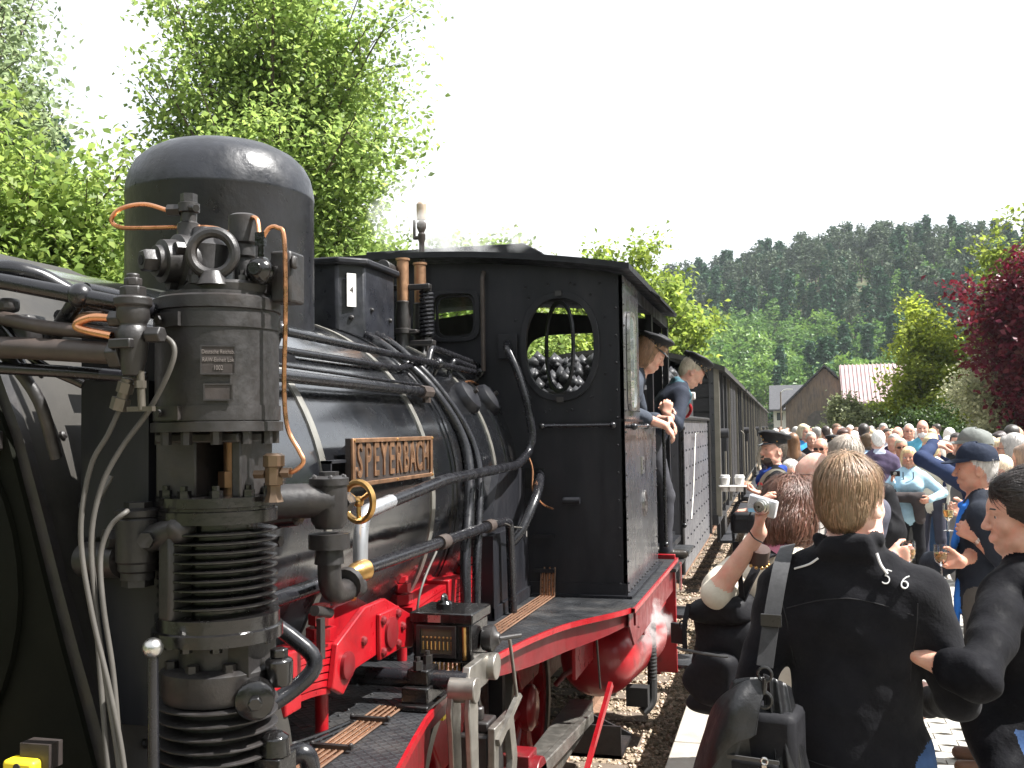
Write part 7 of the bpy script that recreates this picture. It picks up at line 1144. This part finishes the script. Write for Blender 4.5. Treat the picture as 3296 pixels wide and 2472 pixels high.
for dx, nm_ in ((-.055, 'left'), (.055, 'right')):
    c_ = empty('paper_cup', 'white lidded paper cup on the ' + nm_ + ' of the cup tray', 'cup', (tray[0] + dx, tray[1] + dx * .14, tray[2] + .008), group='cups on the tray'); m = MB(); m.lathe((0, 0, 0), [(.027, -.05), (.037, .05), (.037, .055)], 24); m.build('cup', PAPER, c_); m = MB(); m.lathe((0, 0, 0), [(.040, .054), (.040, .062), (.036, .064), (.034, .078), (.001, .079)], 24); m.build('lid', mat('lid_white', (.85, .85, .83), .4), c_)
q = at(1606, 1130, 7.7); cb_ = empty('camera_bag', 'small black camera bag hanging from the conductor\'s arm over the platform edge', 'bag', tuple(q), R(10)); m = MB(); m.box((0, 0, 0), (.19, .12, .15)); m.build('bag_body', BAGM, cb_, bev=.025); m = MB(); m.box((0, -.03, .05), (.17, .08, .07)); m.build('flap', BAGM, cb_, bev=.02); strap(spline([(-.09, 0, .06), (-.04, 0, .16), (.05, 0, .17), (.09, 0, .06)], 6), .02, .004, (0, -1, 0)).build('handle', BAGM, cb_); strap(spline([(-.085, -.03, -.06), (-.075, -.04, -.25), (-.05, -.04, -.45), (-.035, -.04, -.62)], 6), .022, .004, (0, -1, 0)).build('hanging_strap', BAGM, cb_)
# --- the engine crew
f = Fig((1.12, 6.88), -84, 1.72, lean=35, z0=.868)
p1, HM, s_ = person('person', 'fireman in peaked cap leaning out of the cab side opening', top=(.06, .07, .09), bottom=(.03, .03, .035), skin=SKIN, hair='bob', hairc=(.20, .12, .06), vox=.0075, head=(-6, -6, 0), sleeve='roll', jacket=.008, strands=700,
    arms=dict(r=f.arm('r', (1.62, 6.62, 1.86), (.8, -.2, -.6), fd=f.dl(V(.5, .5, -.7)), n=f.dl(V(-1, 0, -.3)), curl=.4), l=f.arm('l', (1.60, 7.05, 1.90), (-.8, -.2, -.6), fd=f.dl(V(.5, -.5, -.6)), n=f.dl(V(-1, 0, -.3)), curl=.4)), **f.kw); peak_cap(p1, HM, s_)
f = Fig((1.33, 7.90), -66, 1.70, lean=35, z0=.825)
p2, HM, s_ = person('person', 'grey haired engine driver with teal scarf leaning from the cab doorway', top=(.025, .03, .045), bottom=(.05, .05, .058), skin=SKIN, hair='short', hairc=(.50, .43, .33), vox=.0075, legs=dict(rk=(.11, .12, .50), ra=(.12, .10, .085)), head=(-4, 2, 0), sleeve='roll', jacket=.008, strands=700,
    arms=dict(r=f.arm('r', (1.54, 7.42, 1.95), (.8, -.5, -.8), fd=f.dl(V(.1, .2, 1)), n=f.dl(V(0, .8, -.3)), curl=.8), l=f.arm('l', (1.57, 7.56, 1.93), (-.6, -.3, -1), fd=f.dl(V(-.2, -.6, .6)), n=f.dl(V(-.5, -.5, -.3)), curl=.8)), extra=[xf(_cap((-.075, -.04, 1.47), (-.06, .07, 1.44), .03, .034, 8, .015), f.LN), xf(_cap((.075, -.04, 1.47), (.06, .07, 1.44), .03, .034, 8, .015), f.LN), xf(_ell((0, .09, 1.40), (.07, .04, .07), 8, .02), f.LN), xf(_cap((-.05, -.075, 1.49), (.05, -.075, 1.49), .03, .03, 8, .015), f.LN)], top2=(.06, .13, .16), **f.kw); peak_cap(p2, HM, s_)
bp2 = at(1485, 868, 8.6); rd = empty('red_can', 'red handled white can on the bunker front behind the engine driver', 'can', tuple(bp2)); m = MB(); m.box((.03, 0, .05), (.075, .06, .065)); m.build('can_body', PAPER, rd, bev=.01); m = MB(); m.tube(spline([(-.02, 0, .08), (.0, -.02, .02), (.03, -.02, -.06), (0, 0, -.12), (-.05, 0, -.14)], 6), .014, 8); m.build('handle', K_RED, rd)
# ================================================================== mid-distance people
def mid(label, px, py, d, face, h=None, **k):
    q = at(px, py, d); h = h or max(1.5, min(1.92, float(q[2]))); k.setdefault('vox', .0115); f = Fig((q[0], q[1]), face, h, W=k.pop('W', 1.0)); ar = k.pop('arm', None)
    if ar: k['arms'] = {sd_: f.arm(sd_, w, p, world=False, **kw_) for sd_, w, p, kw_ in ar}
    r_ = person('person', label, **{**f.kw, **k}); return r_
fold = [('l', (-.06, .26, 1.12), (-.9, -.3, -.2), {}), ('r', (.06, .27, 1.10), (.9, -.3, -.2), {})]
rt_, HM, s_ = mid('blonde woman in light blue jacket and black trousers facing the camera', 1962, 968, 11.4, 168, fem=True, top=(.40, .60, .72), bottom=(.012, .012, .015), hair='bob', hairc=(.62, .47, .25), vox=.009, jacket=.012, bust=.02, top2=(.50, .68, .78), skin=SKIN2, strands=500, arm=[('r', (.17, .30, 1.33), (.8, -.2, -1), dict(fd=(0, .3, 1), n=(-1, 0, 0), curl=.6)), ('l', (-.25, .24, 1.12), (-.8, -.3, -.4), {})])
q = wl(rt_, s_, (.13, .33, 1.44)); cm2 = empty('compact_camera', 'small black camera held by the blonde woman in light blue', 'camera', tuple(q), R(170)); m = MB(); m.box((0, 0, 0), (.10, .03, .06)); m.build('body', BAGM, cm2, bev=.006); m = MB(); m.cyl((0, .01, 0), (0, .04, 0), .02); m.build('lens', K_STEEL, cm2)
m = MB(); m.tube(spline([V(q_, .118 - .0 * z, z) * s_ for q_, z in ((-.06, 1.45), (-.055, 1.36), (0, 1.27), (.055, 1.36), (.06, 1.45))], 6), .006, 6); m.build('necklace', BAGM, rt_)
drape([_cap((-.14, .18, 1.02), (.14, .18, 1.02), .06, .06, 0, .04), _cap((-.1, .18, 1.0), (-.12, .17, .78), .07, .06, 0, .04)], .012, .008, 'jacket_over_arm', cloth((.06, .05, .05)), rt_)
q = at(1905, 1110, 11.0); bk2 = empty('rucksack', 'black rucksack hanging beside the blonde woman in light blue', 'backpack', tuple(q)); drape([_cap((0, 0, .2), (.06, 0, -.2), .16, .2, 0, .06, ((0, 1, 0), .6)), _cap((.05, 0, -.2), (.1, 0, -.42), .15, .08, 0, .06)], .015, .006, 'pack_body', BAGM, bk2); m = MB(); m.tube(spline([(-.1, -.1, .25), (-.16, -.12, .0), (-.1, -.12, -.3)], 6), .015, 6); m.build('strap', BAGM, bk2)
rt_, HM, s_ = mid('woman in white blouse and blue jeans with navy shoulder bag', 2024, 958, 12.6, 150, fem=True, top=(.72, .72, .76), bottom=(.03, .06, .12), hair='bob', hairc=(.5, .45, .4), arm=fold); q = wl(rt_, s_, (-.2, .12, 1.22)); bb = empty('shoulder_bag', 'navy shoulder bag worn over the white blouse', 'bag', tuple(q), R(150)); m = MB(); m.box((0, 0, 0), (.34, .12, .22)); m.build('bag_body', cloth((.02, .03, .08)), bb, bev=.03); strap(spline([(-.15, 0, .1), (-.05, -.05, .22), (.12, -.06, .32)], 6), .04, .006, (0, -1, 0)).build('strap', cloth((.02, .03, .08)), bb)
rt_, HM, s_ = mid('grey haired woman peering out right behind the conductor', 1706, 996, 9.0, 165, fem=True, top=(.35, .33, .32), bottom=(.05, .05, .06), hair='bob', hairc=(.52, .49, .45), vox=.009, strands=600)
rt_, HM, s_ = mid('bald man with glasses facing the train behind the brown haired woman', 1757, 978, 5.3, 78, top=(.4, .38, .36), bottom=(.06, .06, .07), skin=SKIN3, hair='bald', hairc=(.45, .42, .4), vox=.008, W=1.05); glasses(rt_, HM, s_)
gq = at(1822, 944, 5.2); f = Fig((gq[0], gq[1]), 20, float(gq[2]), W=.95); gw = at(1955, 1200, 4.95)
rt_, HM, s_ = person('person', 'grey haired man right behind the black sweater man\'s head', top=(.10, .10, .13), bottom=(.06, .06, .07), hair='short', hairc=(.34, .29, .24), vox=.008, strands=1800, arms=dict(l=f.arm('l', (-.1, .25, 1.1), (-.9, -.3, -.2), world=False), r=f.arm('r', gw + V(-.07, -.02, -.01), (-.1, .1, -1), fd=f.dl(V(1, .1, .25)), n=f.dl(V(.1, 1, .1)), curl=.7)), **f.kw)
wine_glass(gw + V(.02, .02, -.10), 'glass of sparkling wine right above the black sweater man\'s right shoulder')
mid('white haired man in purple pullover seen from behind', 1896, 930, 12.6, 8, top=(.085, .065, .115), bottom=(.06, .055, .05), hair='crop', hairc=(.68, .66, .63), skin=SKIN3, W=1.0, jacket=.012, collar=True, top2=(.45, .5, .6), vox=.010)
rt_, HM, s_ = mid('man with sunglasses in blue shirt, hand raised to his mouth', 1772, 948, 11.5, 165, top=(.14, .24, .45), bottom=(.06, .06, .08), hair='crop', hairc=(.4, .37, .33), skin=SKIN2, collar=True, vox=.010, arm=[('r', (.06, .2, 1.47), (.9, 0, -1), dict(curl=1.0)), ('l', (-.1, .25, 1.1), (-.9, -.3, -.2), {})]); glasses(rt_, HM, s_, True)
mid('woman with blond hair in bright blue blouse and pale jeans, hand on hip', 1737, 918, 17.0, 215, fem=True, top=(.05, .28, .62), bottom=(.22, .36, .50), hair='bob', hairc=(.62, .52, .36), arm=[('l', (-.17, .02, 1.0), (-.9, -.5, 0), {}), ('r', (.2, .15, 1.0), (.9, -.5, 0), {})])
mid('person in black jacket standing beside the bright blue blouse', 1752, 934, 16.0, 190, top=(.02, .02, .025), bottom=(.03, .03, .03), hair='short', hairc=(.5, .45, .38), arm=fold); mid('woman with long brown hair and brown jacket seen from behind', 1712, 937, 15.0, 10, fem=True, top=(.11, .085, .075), bottom=(.1, .1, .12), hair='long', hairc=(.14, .075, .035))
rt_, HM, s_ = mid('railwayman in black peaked cap among the crowd behind the sunglasses man', 1800, 945, 13.5, 170, top=(.05, .05, .06), bottom=(.03, .03, .03)); peak_cap(rt_, HM, s_)
rt_, HM, s_ = mid('tall white bearded man in turquoise polo shirt', 1992, 902, 15.5, 170, h=1.90, top=(.12, .40, .55), bottom=(.16, .22, .28), hair='bald', hairc=(.7, .68, .66), beard=True, sleeve='short', collar=True, arm=fold); rt_, HM, s_ = mid('man with glasses in beige jacket and tie', 1963, 916, 17.0, 175, top=(.28, .23, .18), bottom=(.1, .1, .1), hair='crop', hairc=(.5, .48, .45), top2=(.6, .65, .7), collar=True); glasses(rt_, HM, s_)
mid('bald man in dark waistcoat with light blue sleeves', 1938, 922, 16.5, 150, top=(.03, .02, .04), bottom=(.03, .03, .04), hair='bald', hairc=(.25, .2, .17), arm=fold, top2=(.4, .5, .65)); mid('dark haired man in white shirt reading a sheet', 1917, 926, 20.0, 200, top=(.6, .6, .66), bottom=(.05, .05, .06), hair='short', hairc=(.05, .035, .025), arm=fold)
rt_, HM, s_ = mid('man with grey hair and sunglasses behind the blonde woman in light blue', 1946, 948, 13.2, 178, top=(.6, .58, .55), bottom=(.1, .1, .1), hair='short', hairc=(.6, .52, .38), skin=SKIN2); glasses(rt_, HM, s_, True)
mid('dark haired man in white shirt with a strap across his back', 1866, 916, 16.0, -10, top=(.68, .70, .78), bottom=(.05, .05, .07), hair='short', hairc=(.05, .04, .035), W=1.1); mid('blond woman seen from behind below the raised navy arm', 2010, 938, 14.5, 15, fem=True, top=(.35, .35, .4), bottom=(.05, .05, .06), hair='bob', hairc=(.55, .43, .26), vox=.010, strands=500); rt_, HM, s_ = mid('white haired person with dark glasses behind the raised hand', 2048, 945, 13.5, 160, top=(.05, .045, .05), bottom=(.05, .05, .05), hair='bob', hairc=(.62, .58, .52)); glasses(rt_, HM, s_, True)
rt_, HM, s_ = mid('grey haired woman with glasses in dark blue jacket near the right edge', 2184, 940, 8.7, 75, fem=True, top=(.03, .05, .08), bottom=(.05, .05, .06), hair='bob', hairc=(.42, .40, .38), vox=.009, strands=900); glasses(rt_, HM, s_); mid('short dark haired man in profile at the right edge behind the grey haired woman', 2190, 918, 11.5, -70, top=(.1, .1, .12), bottom=(.05, .05, .05), hair='crop', hairc=(.03, .025, .02), vox=.010); mid('woman in mauve blouse at the right edge', 2215, 962, 7.6, 60, fem=True, top=(.48, .30, .38), bottom=(.05, .05, .06), hair='bob', hairc=(.3, .2, .15), vox=.009)
mid('woman in magenta top behind the grey cap man', 2160, 950, 9.0, 140, fem=True, top=(.55, .03, .14), bottom=(.05, .05, .06), hair='bob', hairc=(.55, .42, .25)); mid('dark haired woman with updo behind the magenta top', 2158, 935, 11.5, 120, fem=True, top=(.3, .25, .2), bottom=(.05, .05, .06), hair='updo', hairc=(.03, .02, .018)); mid('fair haired person in white shirt close behind the navy cap man', 2156, 985, 7.6, 95, top=(.72, .72, .72), bottom=(.1, .1, .1), hair='short', hairc=(.6, .5, .35), vox=.010); mid('brown haired woman in floral blouse beside the railwayman in the crowd', 1822, 928, 14.5, 195, fem=True, top=(.35, .25, .2), bottom=(.08, .08, .1), hair='updo', hairc=(.06, .03, .02))
# far crowd, each one a person of its own
cols = [('white', (.7, .7, .7)), ('pale pink', (.7, .42, .45)), ('light blue', (.35, .5, .7)), ('black', (.02, .02, .02)), ('beige', (.42, .36, .28)), ('red', (.45, .06, .06)), ('cream', (.65, .6, .5)), ('navy', (.03, .04, .1)), ('green', (.12, .2, .12)), ('lilac', (.4, .35, .5))]; hcs = [('white', (.65, .62, .58)), ('grey', (.4, .38, .36)), ('dark', (.04, .03, .025)), ('brown', (.14, .08, .045)), ('blond', (.55, .43, .25))]
g = random.Random(4); far = [(1692, 931, 26), (1700, 926, 33), (1718, 925, 24), (1728, 930, 21), (1745, 922, 27), (1762, 925, 21), (1768, 930, 25), (1783, 922, 20), (1792, 930, 23), (1808, 918, 19), (1818, 924, 22), (1835, 921, 24), (1850, 927, 20), (1880, 922, 26), (1886, 930, 21), (1900, 926, 29), (1908, 918, 23), (1926, 929, 24), (1955, 926, 22), (1978, 928, 19), (2012, 930, 20), (2022, 918, 24), (2050, 928, 17), (1685, 924, 38), (1705, 938, 19), (1842, 933, 17), (1872, 940, 15), (1930, 940, 14), (2008, 945, 12), (2066, 938, 13), (2128, 938, 14), (2140, 945, 10), (1660, 935, 22), (1676, 928, 30)]
seen = {}; word = ['left of', 'behind', 'right of', 'far beyond', 'near']; protos = {}
for i, (px, py, d) in enumerate(far):
    cn, cc = cols[(i * 7) % 10]; hn, hc = hcs[(i * 3 + i // 5) % 5]; fem = i % 2 == 0; st = ('bob' if fem else ('short', 'crop', 'short')[i % 3]); fc_d = g.choice([0, 20, 60, 100, 150, 180, 200, 240, 300]); side_ = 'near the barn' if px < 1780 else 'before the pale bush' if px < 1900 else 'before the locust tree' if px < 2060 else 'below the red plum tree'
    lab = '%s haired %s in %s top %s, far back' % (hn, 'woman' if fem else 'man', cn, side_); key = (lab,); seen[lab] = seen.get(lab, 0) + 1
    if seen[lab] > 1: lab += (', second', ', third', ', fourth')[seen[lab] - 2]
    rt_, HM, s_ = mid(lab, px, py - 2, d, fc_d, fem=fem, top=cc, bottom=(.05, .05, .07), hair=st, hairc=hc, vox=.017, arm=fold if i % 3 == 0 else None, group='crowd far back on the platform')
# ================================================================== wisps of steam
def steam_mat(name, dens, scale):
    m = bpy.data.materials.new(name); m.use_nodes = True; n = m.node_tree.nodes; l = m.node_tree.links; n.clear(); o = n.new('ShaderNodeOutputMaterial'); v = n.new('ShaderNodeVolumePrincipled'); v.inputs['Color'].default_value = (1, 1, 1, 1); v.inputs['Anisotropy'].default_value = .3
    t = n.new('ShaderNodeTexCoord'); nz = n.new('ShaderNodeTexNoise'); nz.inputs['Scale'].default_value = scale; nz.inputs['Detail'].default_value = 5; l.new(t.outputs['Object'], nz.inputs['Vector'])
    g_ = n.new('ShaderNodeTexGradient'); g_.gradient_type = 'SPHERICAL'; mp = n.new('ShaderNodeMapping'); l.new(t.outputs['Generated'], mp.inputs[0]); mp.inputs['Location'].default_value = (-1, -1, -1); mp.inputs['Scale'].default_value = (2, 2, 2); l.new(mp.outputs[0], g_.inputs[0])
    r_ = n.new('ShaderNodeMapRange'); r_.inputs[1].default_value = .5; r_.inputs[2].default_value = .8; r_.inputs[3].default_value = 0; r_.inputs[4].default_value = dens; l.new(nz.outputs[0], r_.inputs[0]); q = n.new('ShaderNodeMath'); q.operation = 'MULTIPLY'; l.new(r_.outputs[0], q.inputs[0]); l.new(g_.outputs[1], q.inputs[1]); l.new(q.outputs[0], v.inputs['Density']); l.new(v.outputs[0], o.inputs['Volume']); return m
for i, (p, r_, d, sc, lab) in enumerate(((at(985, 470, 6.2), (.6, .4, .34), 30, 4.5, 'thin white steam drifting beside the whistle above the cab roof'), (at(1395, 1345, 6.3), (.18, .15, .22), 90, 9, 'small puff of steam under the cab by the red air reservoir'))):
    m = MB(); m.ball((0, 0, 0), 1, 16, 10, r_); o = m.build('steam', steam_mat('steam_%d' % i, d, sc), label=lab, cat='steam', kind='stuff'); o.location = tuple(p)
# ================================================================== air haze over the valley
hm = bpy.data.materials.new('haze_air'); hm.use_nodes = True; n = hm.node_tree.nodes; n.clear(); o = n.new('ShaderNodeOutputMaterial'); v = n.new('ShaderNodeVolumePrincipled'); v.inputs['Color'].default_value = (.82, .9, 1, 1); v.inputs['Density'].default_value = .0002; hm.node_tree.links.new(v.outputs[0], o.inputs['Volume'])
m = MB(); m.bx(-430, 430, -330, 480, -3, 120); hz = m.build('haze', hm, sharp=None); hz['kind'] = 'stuff'; hz['label'] = 'pale summer haze in the valley air'; hz['category'] = 'haze'
